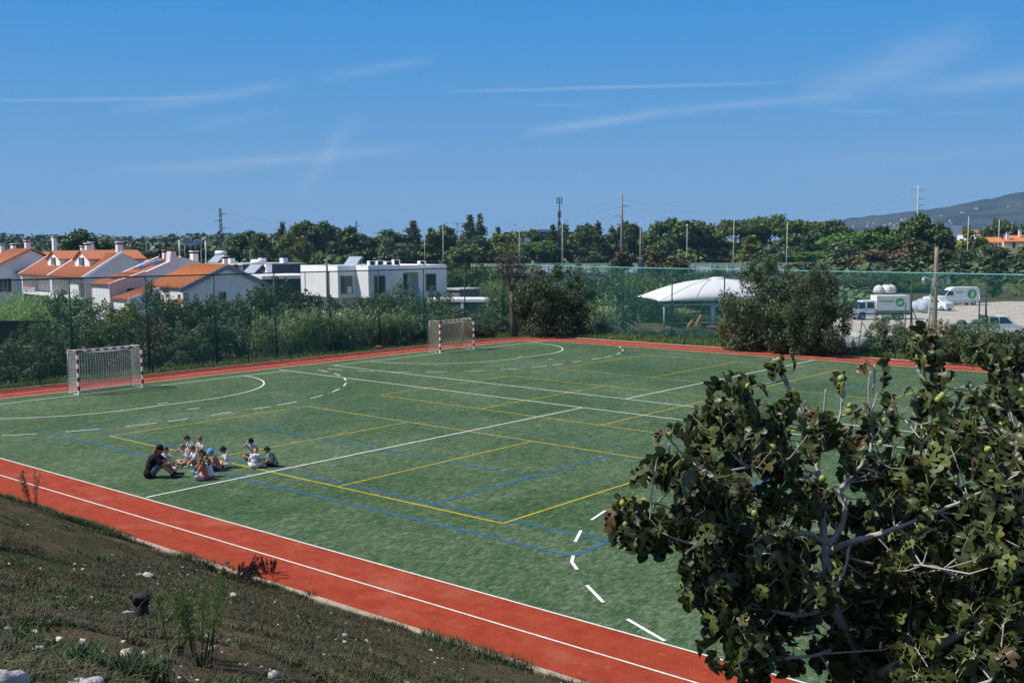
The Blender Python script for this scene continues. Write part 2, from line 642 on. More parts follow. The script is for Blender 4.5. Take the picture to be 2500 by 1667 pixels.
def turf_material():
    m = bpy.data.materials.new('artificial_turf')
    m.use_nodes = True
    t = m.node_tree
    b = t.nodes['Principled BSDF']
    b.inputs['Roughness'].default_value = .85
    b.inputs['Specular IOR Level'].default_value = .15
    pos = nd(t, 'ShaderNodeNewGeometry').outputs['Position']

    def noise(s, det, rough=.6, stretch=(1, 1, 1), rot=0.0, dist=0.0):
        mp = nd(t, 'ShaderNodeMapping')
        mp.inputs['Scale'].default_value = stretch
        mp.inputs['Rotation'].default_value = (0, 0, rot)
        t.links.new(pos, mp.inputs[0])
        n = nd(t, 'ShaderNodeTexNoise')
        n.inputs['Scale'].default_value = s
        n.inputs['Detail'].default_value = det
        n.inputs['Roughness'].default_value = rough
        n.inputs['Distortion'].default_value = dist
        t.links.new(mp.outputs[0], n.inputs[0])
        return n.outputs[0]
    big = noise(.16, 6, .62, dist=.6)
    mid = noise(1.1, 6, .7, (1, .55, 1), R(20))
    str_ = noise(3.4, 6, .75, (1, .6, 1), R(48))
    fine = noise(30, 3, .7)
    fib_ = noise(9, 5, .75, (1, .55, 1), R(48))
    k = mth(t, 'ADD', mth(t, 'ADD', mth(t, 'MULTIPLY', big, .5), mth(t, 'MULTIPLY', mid, .3)), mth(t, 'MULTIPLY', str_, .6))
    k = mth(t, 'ADD', k, mth(t, 'MULTIPLY', fib_, 1.15))
    r = nd(t, 'ShaderNodeValToRGB')
    e = r.color_ramp.elements
    e[0].position, e[0].color = .42, (.020, .058, .020, 1)
    e[1].position, e[1].color = .62, (.165, .200, .132, 1)
    e2 = e.new(.5)
    e2.color = (.054, .098, .042, 1)
    t.links.new(mth(t, 'DIVIDE', k, 2.55), r.inputs[0])
    mx = nd(t, 'ShaderNodeVectorMath', operation='SCALE')
    t.links.new(r.outputs[0], mx.inputs[0])
    t.links.new(mth(t, 'ADD', mth(t, 'MULTIPLY', fine, 1.9), .05), mx.inputs['Scale'])
    t.links.new(mx.outputs[0], b.inputs['Base Color'])
    bp = nd(t, 'ShaderNodeBump')
    bp.inputs['Strength'].default_value = .7
    bp.inputs['Distance'].default_value = .03
    t.links.new(noise(22, 4, .75, (1, .6, 1)), bp.inputs['Height'])
    t.links.new(bp.outputs[0], b.inputs['Normal'])
    return m


TURF = turf_material()
c0 = contour(0, 3.2)
n0 = len(c0)
mb = MB()
mb.add([(p.x, p.y, .012) for p in c0], [tuple(range(n0))])
turf = tag(mb.build('turf_pitch', TURF), kind='structure')


def ring(oa, ob, z0, name, m, parent=None, z1=None):
    a, b = contour(oa, 3.2+oa), contour(ob, 3.2+ob)
    mb = MB()
    if z1 is None:
        mb.add([(p.x, p.y, z0) for p in a]+[(p.x, p.y, z0) for p in b], [(i, i+n0, (i+1) % n0+n0, (i+1) % n0) for i in range(n0)])
    else:
        vs = [(p.x, p.y, z) for z in (z0, z1) for q in (a, b) for p in q]
        fs = []
        for i in range(n0):
            j = (i+1) % n0
            fs += [(2*n0+i, 3*n0+i, 3*n0+j, 2*n0+j), (i, 2*n0+i, 2*n0+j, j), (n0+i, n0+j, 3*n0+j, 3*n0+i)]
        mb.add(vs, fs)
    return mb.build(name, m, parent)


REDT = mat('red_track_turf', (.225, .027, .011), (.345, .060, .029), scale=2.2, detail=9, rough=.9, bump=.5, bscale=40, world_co=True, spec=.12, lo=.25, hi=.78, dust=(((.42, .20, .13), .5, .52, .75, .45), ((.55, .36, .28), 7.0, .60, .78, .7), ((.13, .02, .012), 1.1, .58, .75, .5)))
LINEW = mat('white_line_turf', (.52, .56, .52), (.74, .77, .72), scale=14, detail=5, rough=.9, world_co=True, spec=.1, dust=(((.25, .33, .24), 5.0, .54, .70, .6),))
LINEY = mat('yellow_line_turf', (.42, .33, .018), (.62, .50, .03), scale=9, detail=5, rough=.9, world_co=True, spec=.1, dust=(((.16, .19, .06), 4.0, .50, .68, .7),))
LINEB = mat('blue_line_turf', (.018, .085, .24), (.03, .13, .34), scale=9, detail=5, rough=.9, world_co=True, spec=.1, dust=(((.05, .11, .10), 3.0, .48, .66, .75),))
LINEF = mat('worn_blue_line_turf', (.045, .125, .12), (.035, .115, .20), scale=1.6, detail=5, rough=.9, world_co=True, spec=.1)
KERB = mat('sandy_concrete_kerb', (.24, .19, .13), (.42, .36, .28), scale=2.5, rough=.95, bump=.3, world_co=True)
track = tag(ring(0, 2.63, .008, 'running_track', REDT), kind='structure')
ring(.0, .055, .016, 'lane_marking', LINEW, track)
ring(1.27, 1.32, .016, 'lane_marking', LINEW, track)
kerb = tag(ring(2.63, 2.80, -.05, 'kerb', KERB, z1=.055), kind='structure')


class Lines:
    def __init__(s, z):
        s.mb, s.z = MB(), z

    def warp(s, p):
        # the painted lines run slightly askew, as surveyed
        return (p[0], p[1]+(.027-.0022*p[1])*(p[0]-20)) if p[1] < 12.2 else p

    def seg(s, a, b, w):
        a, b = s.warp(a), s.warp(b)
        a, b = Vector((*a, s.z)), Vector((*b, s.z))
        d = (b-a).normalized()
        n = Vector((-d.y, d.x, 0))*w/2
        nseg = max(1, int((b-a).length/1.5))
        for i in range(nseg):
            p, q = a.lerp(b, i/nseg), a.lerp(b, (i+1)/nseg)
            s.mb.quad(p-n, q-n, q+n, p+n)

    def mb_seg(s, a, b, w):
        a, b = Vector((*a, s.z)), Vector((*b, s.z))
        d = (b-a).normalized()
        n = Vector((-d.y, d.x, 0))*w/2
        s.mb.quad(a-n, b-n, b+n, a+n)

    def poly(s, pts, w, closed=False):
        for i in range(len(pts)-(0 if closed else 1)):
            s.seg(pts[i], pts[(i+1) % len(pts)], w)

    def arc(s, c, r, a0, a1, w, n=24):
        vs = []
        for i in range(n+1):
            a = R(a0+(a1-a0)*i/n)
            for q in (r-w/2, r+w/2):
                vs.append((*s.warp((c[0]+q*math.cos(a), c[1]+q*math.sin(a))), s.z))
        s.mb.add(vs, [(2*i, 2*i+1, 2*i+3, 2*i+2) for i in range(n)])


W1 = .075
FAR_DASH = [((30.28, -3.19), (30.04, -2.29)), ((31.06, -4.83), (30.62, -4.04)), ((31.62, -5.62), (31.86, -5.98)), ((31.86, -5.98), (32.24, -6.29)), ((32.94, -6.9), (33.73, -7.44)), ((34.52, -7.83), (35.54, -8.22)), ((29.85, -1.2), (29.85, -.3)), ((29.85, .6), (29.85, 1.5)), ((30.1, 2.5), (30.5, 3.4)), ((31.0, 4.2), (31.5, 4.9)), ((34.84, -4.78), (35.31, -5.08))]
lw = Lines(.026)
for yc in (0.0, 23.0):
    ylo, yhi = (-9.95, 10.0) if yc == 0 else (13.0, 32.15)
    lo_c = ylo if yc else -8.6
    lw.seg((.0, lo_c), (.0, yhi), W1)                      # goal line
    lw.seg((39.6, 2.0 if yc == 0 else 13.0), (39.6, yhi), W1)
    lw.seg((20.0, near_in(20)+.05 if yc == 0 else 13.0), (20.0, yhi), W1)
    if yc == 0:
        lw.seg((-.9, 10.0), (42, 10.0), W1)
    else:
        lw.seg((0, 13.0), (42, 13.0), W1)
    for gx, sg in ((0.0, 1), (39.6, -1)):
        # goal area, six metres from each post
        if yc == 0 and sg < 0:
            for a_, b_ in FAR_DASH:
                lw.mb_seg(a_, b_, W1*1.0)
            continue
        lw.seg((gx+sg*5.85, yc-1.5), (gx+sg*5.85, yc+1.5), W1)
        for py, a0, a1 in ((yc+1.5, 0, 90), (yc-1.5, -90, 0)):
            A0, A1 = (a0, a1) if sg > 0 else (180-a1, 180-a0)
            lw.arc((gx, py), 5.85, A0, A1, W1)
        # broken free-throw line
        for k in range(-1, 2):
            lw.seg((gx+sg*9.72, yc+k*1.85-.42), (gx+sg*9.72, yc+k*1.85+.42), W1*.95)
        for py, up in ((yc+1.5, 1), (yc-1.5, -1)):
            a = 7.0
            while a < 84:
                A0, A1 = (a, a+6.4)
                if up < 0:
                    A0, A1 = -A1, -A0
                if sg < 0:
                    A0, A1 = 180-A1, 180-A0
                y_end = py+9.72*math.sin(R(A1 if up > 0 else A0))
                if near_in(gx+5)+.2 < y_end < 32.0:
                    lw.arc((gx, py), 9.72, A0, A1, W1*.95, 5)
                a += 11.8
        lw.seg((gx+sg*7.7, yc-.25), (gx+sg*7.7, yc+.25), W1*1.1)
        lw.seg((gx+sg*5.35, yc-.24), (gx+sg*5.35, yc+.24), W1)
lw.mb.ellipsoid((20, .5, .024), (.08, .08, .003), 10, 5)
lw.mb.build('court_marking', LINEW, turf)
ly = Lines(.022)
for y0, y1 in ((-5.1, 3.24), (7.16, 15.75), (19.75, 28.42)):
    ly.poly([(10.85, y0), (28.85, y0), (28.85, y1), (10.85, y1)], .055, True)
    for x in (16.95, 22.95):
        ly.seg((x, y0), (x, y1), .055)
ly.mb.build('volleyball_marking', LINEY, turf)
lb, lf = Lines(.018), Lines(.0179)
for y0, near in ((-6.12, True), (18.75, False)):
    y1 = y0+10.54
    L = lb if near else lf
    for a, b, x0, x1 in ((0, 0, 7.87, 31.62), (1.36, 0, 7.87, 31.62)):
        L.seg((x0, y0+a), (x1, y0+a), .075)
    for yy in (y1, y1-1.37):
        lf.seg((7.87, yy), (31.62, yy), .075)
    lf.seg((7.87, y0), (7.87, y1), .07)
    L.seg((31.62, y0), (31.62, y1), .08)
    lf.seg((13.5, y0+1.36), (13.5, y1-1.37), .075)
    lb.seg((26.3, y0+1.36), (26.3, y1-1.37), .08)
    L.seg((13.5, y0+5.27), (26.3, y0+5.27), .075)
lb.mb.build('tennis_marking', LINEB, turf)
lf.mb.build('worn_tennis_marking', LINEF, turf)

# ------------------------------------------------------------------ yard, road, far hills
LOT = mat('pale_gravel', (.36, .31, .27), (.5, .45, .4), scale=.5, detail=9, rough=1, bump=.3, bscale=8, world_co=True, spec=.05)
mb = MB()
pl = [(6, 50), (10, 47.5), (90, 47.5), (140, 150), (20, 150), (2, 140), (-5, 112), (-4, 86), (3, 66)]
mb.add([(x, y, -1.776) for x, y in pl], [tuple(range(len(pl)))])
tag(mb.build('parking_yard', LOT), kind='structure')
ASPH = mat('asphalt', (.045, .046, .048), (.07, .07, .07), scale=1, rough=.95, world_co=True)
r0, r1 = 300.0, 349.0
mb = MB()
e = [D(u, 613, d) for u, d in ((-400, r0), (3200, r0), (3200, r1), (-400, r1))]
mb.add([(p.x, p.y, -1.80) for p in e], [(0, 1, 2, 3)])
road = tag(mb.build('road', ASPH), kind='structure')
mb = MB()
for d in (303, 323, 329, 346):
    a, b = D(-400, 613, d), D(3200, 613, d)
    w = Vector((FH[0], FH[1], 0))*.12
    a.z = b.z = -1.79
    mb.quad(a-w, b-w, b+w, a+w)
mb.build('lane_marking', WHITE, road)


def far_hill():
    """the long blue ridge to the right and the low wooded rise to the left"""
    U = np.linspace(-250, 3050, 230)
    prof_u = [-700, 1700, 1900, 2070, 2200, 2330, 2420, 2500, 2700, 3000, 3600]
    prof_v = [622, 622, 590, 540, 526, 510, 492, 477, 440, 400, 380]
    top = np.interp(U, prof_u, prof_v)
    rows = 34
    V = []
    for j in range(rows):
        s = j/(rows-1)
        for u, tv in zip(U, top):
            d = 2600+1400*s
            p = CAM+ray(u, 613)*d
            H = (612-tv)/2377*4000+6.4
            z = -4+(H+4)*(s**1.25)
            z += (vnoise(p[0], p[1], 21, .008)-.5)*26*math.sin(math.pi*min(1, s*1.0))*(1 if u > 1900 else .1) + (vnoise(p[0], p[1], 22, .03)-.5)*9*(1 if u > 1950 else .1)
            V.append((p[0], p[1], z))
    n = len(U)
    I = np.arange(n*rows).reshape(rows, n)
    F = np.stack([I[:-1, :-1], I[:-1, 1:], I[1:, 1:], I[1:, :-1]], -1).reshape(-1, 4)
    HILL = mat('hillside', (.014, .026, .020), (.070, .068, .055), scale=.006, detail=10, rough=1, world_co=True, spec=.02, lo=.42, hi=.72)
    return tag(np_mesh('hills', np.array(V), F, HILL, smooth=True), kind='structure')


hill = far_hill()


def hill_z(u, s):
    d = 2600+1400*s
    p = CAM+ray(u, 613)*d
    tv = np.interp(u, [1900, 2070, 2200, 2330, 2420, 2500, 2700], [590, 540, 526, 510, 492, 477, 440])
    H = (612-tv)/2377*4000+6.4
    z = -4+(H+4)*(s**1.25)+(vnoise(p[0], p[1], 21, .008)-.5)*26*math.sin(math.pi*s)+(vnoise(p[0], p[1], 22, .03)-.5)*9
    return Vector((p[0], p[1], float(z)))
# ------------------------------------------------------------------ vegetation kit
def unit(a):
    return a/np.maximum(np.linalg.norm(a, axis=-1, keepdims=True), 1e-9)


def cards(P, N, L, W, rs, fold=.15, droop=0.0):
    """one folded diamond leaf per point: P base, N blade normal, L length, W half width"""
    n = len(P)
    T = unit(np.cross(N, unit(rs.normal(size=(n, 3)))))
    T = unit(T+np.array([0, 0, -droop]))
    B = unit(np.cross(N, T))
    L = (L*np.ones(n))[:, None]
    W = (W*np.ones(n))[:, None]
    c = P+T*L*.45+N*(fold*W)
    V = np.stack([P, c-B*W, P+T*L, c+B*W], 1).reshape(-1, 3)
    F = np.arange(4*n).reshape(-1, 4)
    return V, F


def clump_points(clumps, n, rs, hollow=.5, squash=1.0):
    """points spread through ellipsoid clumps, denser near their skins; returns points and outward normals"""
    c = np.array([q[0] for q in clumps], float)
    r = np.array([q[1] for q in clumps], float)
    vol = np.prod(r, 1)**(2/3)
    k = rs.choice(len(clumps), n, p=vol/vol.sum())
    d = unit(rs.normal(size=(n, 3)))
    rad = hollow+(1-hollow)*rs.random(n)**.6
    P = c[k]+d*r[k]*rad[:, None]*(1+.12*rs.normal(size=(n, 1)))
    return P, d


def leaf_mesh(name, clumps, n, L, asp, seed, m, parent=None, droop=0.0, hollow=.5, jitter=.8, up=.25):
    rs = np.random.default_rng(seed)
    P, d = clump_points(clumps, n, rs, hollow)
    N = unit(d+np.array([0, 0, up])+jitter*rs.normal(size=(n, 3)))
    V, F = cards(P, N, L*(.6+.8*rs.random(n)), L*asp*(.7+.6*rs.random(n)), rs, droop=droop)
    return np_mesh(name, V, F, m, parent)


def clumps_for(kind, h, w, seed):
    """clump layout of a crown of height h and width w standing on z = 0"""
    r = random.Random(seed)
    out = []
    if kind == 'pine':            # rounded, layered stone or aleppo pine
        for i in range(26):
            a = r.uniform(0, 6.28)
            t = r.random()**.5
            z = h*(.42+.5*r.random()**.7*(1-.45*t*t))
            rr = w*.5*t*.82
            out.append(((rr*math.cos(a), rr*math.sin(a), z), (w*r.uniform(.10, .19), w*r.uniform(.10, .19), h*r.uniform(.05, .10))))
    elif kind == 'umbrella':
        for i in range(30):
            a = r.uniform(0, 6.28)
            t = r.random()**.5
            z = h*(.90-.20*t*t+r.uniform(-.10, .03))
            rr = w*.5*t*.88
            out.append(((rr*math.cos(a), rr*math.sin(a), z), (w*r.uniform(.09, .15), w*r.uniform(.09, .15), h*r.uniform(.04, .075))))
        for i in range(10):
            a = r.uniform(0, 6.28)
            rr = w*.5*r.uniform(.1, .8)
            out.append(((rr*math.cos(a), rr*math.sin(a), h*r.uniform(.35, .68)), (w*.12, w*.12, h*.06)))
    elif kind == 'spire':         # ragged pointed conifer or poplar
        for i in range(30):
            t = i/29
            z = h*(.10+.88*t)
            rr = w*.5*(1-t)**.6*(.8 if t > .1 else .6)
            a = r.uniform(0, 6.28)
            q = rr*r.uniform(.2, .75)
            s = max(.06*w, w*.30*(1-t)**.65*r.uniform(.7, 1.2))
            out.append(((q*math.cos(a), q*math.sin(a), z), (s, s, h*.055*r.uniform(.8, 1.5))))
        out.append(((0, 0, h*.97), (w*.035, w*.035, h*.05)))
    elif kind == 'broad':
        for i in range(24):
            a, t, ph = r.uniform(0, 6.28), r.random()**.4, r.uniform(-.9, 1)
            q = w*.5*t*math.sqrt(max(.05, 1-ph*ph*.8))*.78
            out.append(((q*math.cos(a), q*math.sin(a), h*(.52+.36*ph*t)), (w*r.uniform(.12, .2),)*2+(h*r.uniform(.08, .14),)))
    elif kind == 'dense':
        for i in range(64):
            a, t = r.uniform(0, 6.28), r.random()**.45
            z = h*(.08+.80*r.random()**.8*(1-.42*t*t))
            q = w*.5*t*.86*(.72+.28*min(1, z/h*2.2))
            s = r.uniform(.07, .14)
            out.append(((q*math.cos(a), q*math.sin(a), z), (w*s, w*s, h*s*.9)))
        for i in range(12):
            a, q = r.uniform(0, 6.28), w*.5*r.uniform(.1, .75)
            out.append(((q*math.cos(a), q*math.sin(a), h*r.uniform(.82, .97)*(1-.25*(q/w*2)**2)), (w*.05, w*.05, h*.08)))
    elif kind == 'shrub':
        for i in range(22):
            a, t = r.uniform(0, 6.28), r.random()**.5
            z = h*(.12+.74*r.random()*(1-.45*t*t))
            q = w*.5*t*.8
            s = r.uniform(.11, .2)
            out.append(((q*math.cos(a), q*math.sin(a), z), (w*s, w*s, h*s*.8)))
        for i in range(7):          # odd sprigs above the outline
            a, q = r.uniform(0, 6.28), w*.5*r.uniform(.1, .7)
            out.append(((q*math.cos(a), q*math.sin(a), h*r.uniform(.8, .97)), (w*.06, w*.06, h*.09)))
    return out


def trunk_mb(h, w, base_r, seed, fork=.35, nl=7, lean=0.0, top=.8):
    r = random.Random(seed)
    mb = MB()
    pts = [Vector((lean*t*t*h+r.uniform(-.02, .02)*h*t, r.uniform(-.02, .02)*h*t, h*top*t)) for t in (0, .15, .3, .5, .7, 1)]
    mb.tube(pts, [base_r*1.35, base_r, base_r*.85, base_r*.65, base_r*.4, base_r*.12], 8)
    for i in range(nl):
        t = fork+(top-fork)*.8*i/nl
        p = pts[0].lerp(pts[-1], t)
        a = r.uniform(0, 6.28)
        l = w*.42*r.uniform(.6, 1)*(1-.4*t)
        e = p+Vector((math.cos(a)*l, math.sin(a)*l, h*r.uniform(.08, .22)))
        m = p.lerp(e, .5)+Vector((0, 0, -h*.02))
        mb.tube([p, m, e], [base_r*.42, base_r*.28, base_r*.08], 6)
    return mb


PINE = leafmat('pine_needles', [(0, (.018, .036, .010)), (.5, (.036, .066, .014)), (1, (.07, .105, .022))], transl=.12, obvar=.22)
BRIGHT = leafmat('bright_green_leaves', [(0, (.022, .052, .010)), (.5, (.042, .092, .015)), (1, (.07, .135, .022))], transl=.15, obvar=.15)
YELLOWG = leafmat('yellow_green_leaves', [(0, (.05, .065, .012)), (.5, (.085, .105, .018)), (1, (.13, .15, .03))], transl=.2, obvar=.18)
MIDG = leafmat('mid_green_leaves', [(0, (.026, .046, .016)), (.5, (.048, .078, .024)), (1, (.085, .115, .035))], transl=.2, obvar=.2)
OLIVE = leafmat('olive_grey_leaves', [(0, (.030, .048, .022)), (.5, (.055, .085, .038)), (1, (.115, .15, .08))], transl=.15, obvar=.2)
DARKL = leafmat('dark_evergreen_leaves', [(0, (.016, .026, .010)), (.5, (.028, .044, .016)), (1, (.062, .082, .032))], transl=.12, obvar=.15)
BROWNL = leafmat('brownish_leaves', [(0, (.035, .030, .014)), (.5, (.058, .052, .02)), (1, (.095, .08, .03))], transl=.15, obvar=.15)
REED = leafmat('reed_leaves', [(0, (.045, .07, .024)), (.5, (.10, .145, .048)), (.9, (.20, .25, .11)), (1, (.30, .28, .15))], transl=.25, obvar=.2)
REEDB = leafmat('bright_cane_leaves', [(0, (.05, .10, .025)), (.5, (.10, .19, .045)), (1, (.19, .28, .08))], transl=.25, obvar=.1)
GRASSM = leafmat('green_grass', [(0, (.03, .05, .012)), (.6, (.05, .10, .018)), (1, (.12, .13, .05))], transl=.2, obvar=.15)

PROTO = {}


def proto(kind, variant, n, leaf, asp, m, h, w, base_r, droop=0.0, hollow=.45, bark=None, trunk=True, tname='trunk', lean=0, cname='crown', top=.8, fork=.35):
    key = (kind, variant)
    if key not in PROTO:
        root = empty('tree')
        leaf_mesh(cname, clumps_for(kind, h, w, hash(variant) % 1000 if isinstance(variant, str) else variant), n, leaf, asp, 100+variant, m, root, droop, hollow)
        if trunk:
            trunk_mb(h, w, base_r, variant, top=top, lean=lean, fork=fork).build(tname, bark or BARKD, root)
        PROTO[key] = [root, h, w, False]
    return PROTO[key]


def plant(p, name, loc, h, w, label, cat, group=None, crown=None, rz=None, cname='crown'):
    """stand a plant of prototype p at loc with its own height, width and leaf colour"""
    root, h0, w0, used = p
    if not used:
        p[3] = True
        o = root
    else:
        o = dup(root)
    o.name = name
    o.location = loc
    o.rotation_euler = (0, 0, random.uniform(0, 6.28) if rz is None else rz)
    o.scale = (w/w0, w/w0, h/h0)
    for k in ('group',):
        if k in o:
            del o[k]
    tag(o, label, cat, group)
    for ch in o.children:
        if ch.name.split('.')[0] == cname and crown is not None:
            ch.material_slots[0].link = 'OBJECT'
            ch.material_slots[0].material = crown
    return o


# ------------------------------------------------------------------ trees beyond the road
TREE_P = {
    'pine': [proto('pine', v, 4200, .85, .42, PINE, 16, 13, .32) for v in (1, 2, 3)],
    'umbrella': [proto('umbrella', v, 5200, .8, .42, PINE, 17, 20, .42) for v in (4, 5)],
    'spire': [proto('spire', v, 3400, .75, .36, PINE, 17, 8, .28, top=.95) for v in (6, 7, 8)],
    'broad': [proto('broad', v, 3800, .8, .45, MIDG, 11, 12, .3) for v in (9, 10, 11)],
}
# bearing u, top v, width px, kind, distance, leaf colour, label
TREES = [
    (690, 547, 44, 'spire', 345, PINE, 'narrow dark conifer at the left end of the tree belt beside the pine clump'),
    (722, 566, 80, 'broad', 330, YELLOWG, 'sunlit yellow green tree before the dark pine clump left of the flat white house'),
    (745, 553, 96, 'pine', 355, PINE, 'tall dark pine behind the wooden pole at the flat white house'),
    (790, 550, 74, 'pine', 362, PINE, 'dark pine with two ragged tips, right half of the clump behind the white house'),
    (855, 567, 104, 'pine', 350, PINE, 'round dark pine in front of the distant lattice power pole'),
    (900, 590, 80, 'broad', 345, MIDG, 'low round tree between the round dark pine and the grey green poplar'),
    (945, 568, 84, 'pine', 352, PINE, 'dark pine top beside the small crossarm pole on the skyline'),
    (960, 592, 90, 'broad', 338, OLIVE, 'grey green broad tree right behind the white house air conditioners'),
    (1008, 541, 62, 'spire', 352, OLIVE, 'ragged pale pointed tree above the middle of the flat white house'),
    (1052, 560, 60, 'spire', 350, PINE, 'dark pointed conifer left of the lamp post at the white house end'),
    (1086, 563, 72, 'pine', 356, PINE, 'dark pine standing right behind the tall lamp post at the white house'),
    (1146, 527, 56, 'spire', 348, OLIVE, 'tallest ragged poplar of the belt, left one of the twin tips'),
    (1172, 526, 46, 'spire', 352, OLIVE, 'tall poplar touching the tallest one, right one of the twin tips'),
    (1150, 590, 96, 'broad', 340, MIDG, 'broad green tree at the foot of the twin tall poplars'),
    (1215, 556, 40, 'spire', 356, OLIVE, 'small pointed pale tree right of the twin tall poplars'),
    (1236, 572, 96, 'broad', 346, YELLOWG, 'yellow green bushy tree right of the twin tall poplars'),
    (1318, 590, 104, 'umbrella', 340, BRIGHT, 'low bright green domed pine left of the antenna mast'),
    (1296, 571, 60, 'pine', 358, PINE, 'small dark pine in front of the distant dark flat building'),
    (1350, 554, 50, 'spire', 346, PINE, 'dark pointed conifer just left of the antenna mast foot'),
    (1392, 566, 70, 'broad', 350, MIDG, 'green round tree just right of the antenna mast foot'),
    (1432, 558, 62, 'pine', 352, MIDG, 'mid green pine between the antenna mast and the concrete power pole'),
    (1461, 546, 46, 'spire', 348, PINE, 'dark pointed conifer topping the belt left of the concrete power pole'),
    (1494, 556, 56, 'spire', 356, OLIVE, 'thin grey green conifer touching the concrete power pole from the left'),
    (1533, 554, 62, 'pine', 350, MIDG, 'green pine just right of the concrete power pole'),
    (1560, 560, 56, 'spire', 354, MIDG, 'small green conifer behind the lamp post right of the concrete power pole'),
    (1602, 562, 86, 'broad', 346, MIDG, 'broad green tree with a flat top before the pale road sign back'),
    (1650, 547, 104, 'pine', 352, PINE, 'wide pine with a knobbly top above the brown roadside bush'),
    (1706, 548, 92, 'pine', 356, MIDG, 'green pine left of the bare white mast beside the umbrella pines'),
    (1757, 552, 66, 'spire', 352, MIDG, 'green conifer hiding the foot of the tallest umbrella pine from the left'),
    (1818, 530, 128, 'umbrella', 330, PINE, 'tall dark umbrella pine right behind the first bare white mast'),
    (1880, 528, 132, 'umbrella', 336, PINE, 'tallest dark umbrella pine between the two bare white masts'),
    (1955, 533, 128, 'umbrella', 334, PINE, 'dark umbrella pine right behind the second bare white mast'),
    (2016, 540, 150, 'umbrella', 326, PINE, 'wide umbrella pine that slopes down to the foot of the blue ridge'),
    (1834, 578, 74, 'spire', 300, YELLOWG, 'yellow green young tree in front of the tall umbrella pines'),
    (1905, 596, 84, 'broad', 305, OLIVE, 'grey green tree low between the two bare white masts'),
    (1945, 585, 90, 'broad', 310, MIDG, 'olive green tree right of the second bare white mast, below the pines'),
    (1990, 614, 112, 'umbrella', 290, BRIGHT, 'low bright green domed tree above the round road sign back'),
    (2096, 562, 170, 'umbrella', 300, BRIGHT, 'broad bright green umbrella pine below the blue ridge'),
    (2166, 566, 130, 'pine', 310, PINE, 'dark pine between the bright umbrella pine and the tall round one'),
    (2252, 535, 104, 'pine', 290, PINE, 'tall round headed dark pine at the foot of the concrete skyline pole'),
    (2290, 560, 70, 'pine', 286, PINE, 'dark pine limb mass leaning over the white gabled house'),
    (2068, 606, 108, 'broad', 262, OLIVE, 'grey green olive like tree left of the brownish roadside trees'),
    (2128, 612, 120, 'broad', 255, BROWNL, 'brownish tree above the green net, right of the parked silver car'),
    (2206, 600, 116, 'broad', 250, BROWNL, 'brown green wide tree left of the old wooden yard pole'),
    (2262, 606, 90, 'broad', 246, DARKL, 'dark tree directly behind the old wooden yard pole top'),
    (2330, 612, 104, 'broad', 244, DARKL, 'dark round tree right of the old wooden yard pole'),
    (2366, 574, 92, 'broad', 300, YELLOWG, 'yellow green tree between the white gabled house and the cream house'),
    (2400, 612, 90, 'broad', 246, OLIVE, 'grey green tree in front of the cream house garden'),
    (2440, 545, 84, 'pine', 420, PINE, 'dark round pine rising behind the orange roof of the cream house'),
    (2472, 618, 110, 'broad', 240, DARKL, 'dark tree below the cream house balcony'),
    (2525, 600, 90, 'broad', 246, MIDG, 'green tree at the far right below the cream house'),
    (2515, 550, 70, 'broad', 430, MIDG, 'light green tree right of the dark pine behind the cream house'),
    (1626, 622, 118, 'broad', 270, BROWNL, 'large brown green bush hiding part of the graffiti wall'),
    (1514, 624, 50, 'broad', 285, BROWNL, 'small rusty brown tree at the foot of the concrete power pole'),
    (1262, 612, 60, 'broad', 335, OLIVE, 'grey leafless looking tree left of the bright domed pine'),
    (1430, 612, 76, 'broad', 345, OLIVE, 'grey green low tree between mast and power pole on the graffiti wall'),
    (1560, 606, 66, 'broad', 348, OLIVE, 'grey green low tree behind the back of the big road sign'),
    (204, 570, 100, 'pine', 300, PINE, 'round dark tree standing behind the terrace roofs with dormers'),
    (604, 577, 76, 'pine', 330, PINE, 'round dark tree right of the dark steel power pole'),
    (640, 588, 70, 'broad', 320, MIDG, 'green tree beside the lamp post left of the pine clump'),
    (560, 604, 80, 'broad', 300, MIDG, 'low green tree at the foot of the dark steel power pole'),
    (650, 622, 60, 'broad', 305, DARKL, 'low dark tree behind the grey flat building roof'),
    (470, 607, 96, 'broad', 330, MIDG, 'green tree behind the two blue white road boards'),
    (420, 606, 80, 'broad', 320, DARKL, 'dark low tree left of the road boards'),
    (345, 612, 90, 'broad', 330, MIDG, 'low green tree behind the solar panel roof'),
    (285, 606, 90, 'broad', 330, DARKL, 'dark low trees right of the round tree behind the terraces'),
    (130, 612, 90, 'broad', 330, DARKL, 'dark low tree behind the far terrace ridge'),
    (520, 628, 66, 'broad', 300, DARKL, 'dark shrubby tree between road boards and steel power pole'),
    (60, 606, 90, 'broad', 345, MIDG, 'green tree above the chimneys of the leftmost house'),
]
for i, (u, v, wpx, kind, d, cm, lab) in enumerate(TREES):
    if 660 < u < 2050 and d >= 290:
        d += 82
    base = D(u, 613, d)
    base.z = -1.9
    h = (zat(v, d, u)+1.9)*{'pine': 1.17, 'broad': 1.2, 'umbrella': 1.07, 'spire': 1.0}[kind]
    w = wpx*d/2377*{'pine': 1.15, 'broad': 1.2, 'umbrella': 1.12, 'spire': 1.55}[kind]
    tree_name = {'pine': 'pine_tree', 'umbrella': 'umbrella_pine', 'spire': 'conifer_tree', 'broad': 'broadleaf_tree'}[kind]
    ps = TREE_P[kind]
    plant(ps[i % len(ps)], tree_name, base, h, w, lab, 'tree', 'trees beyond the graffiti wall and the road', cm)


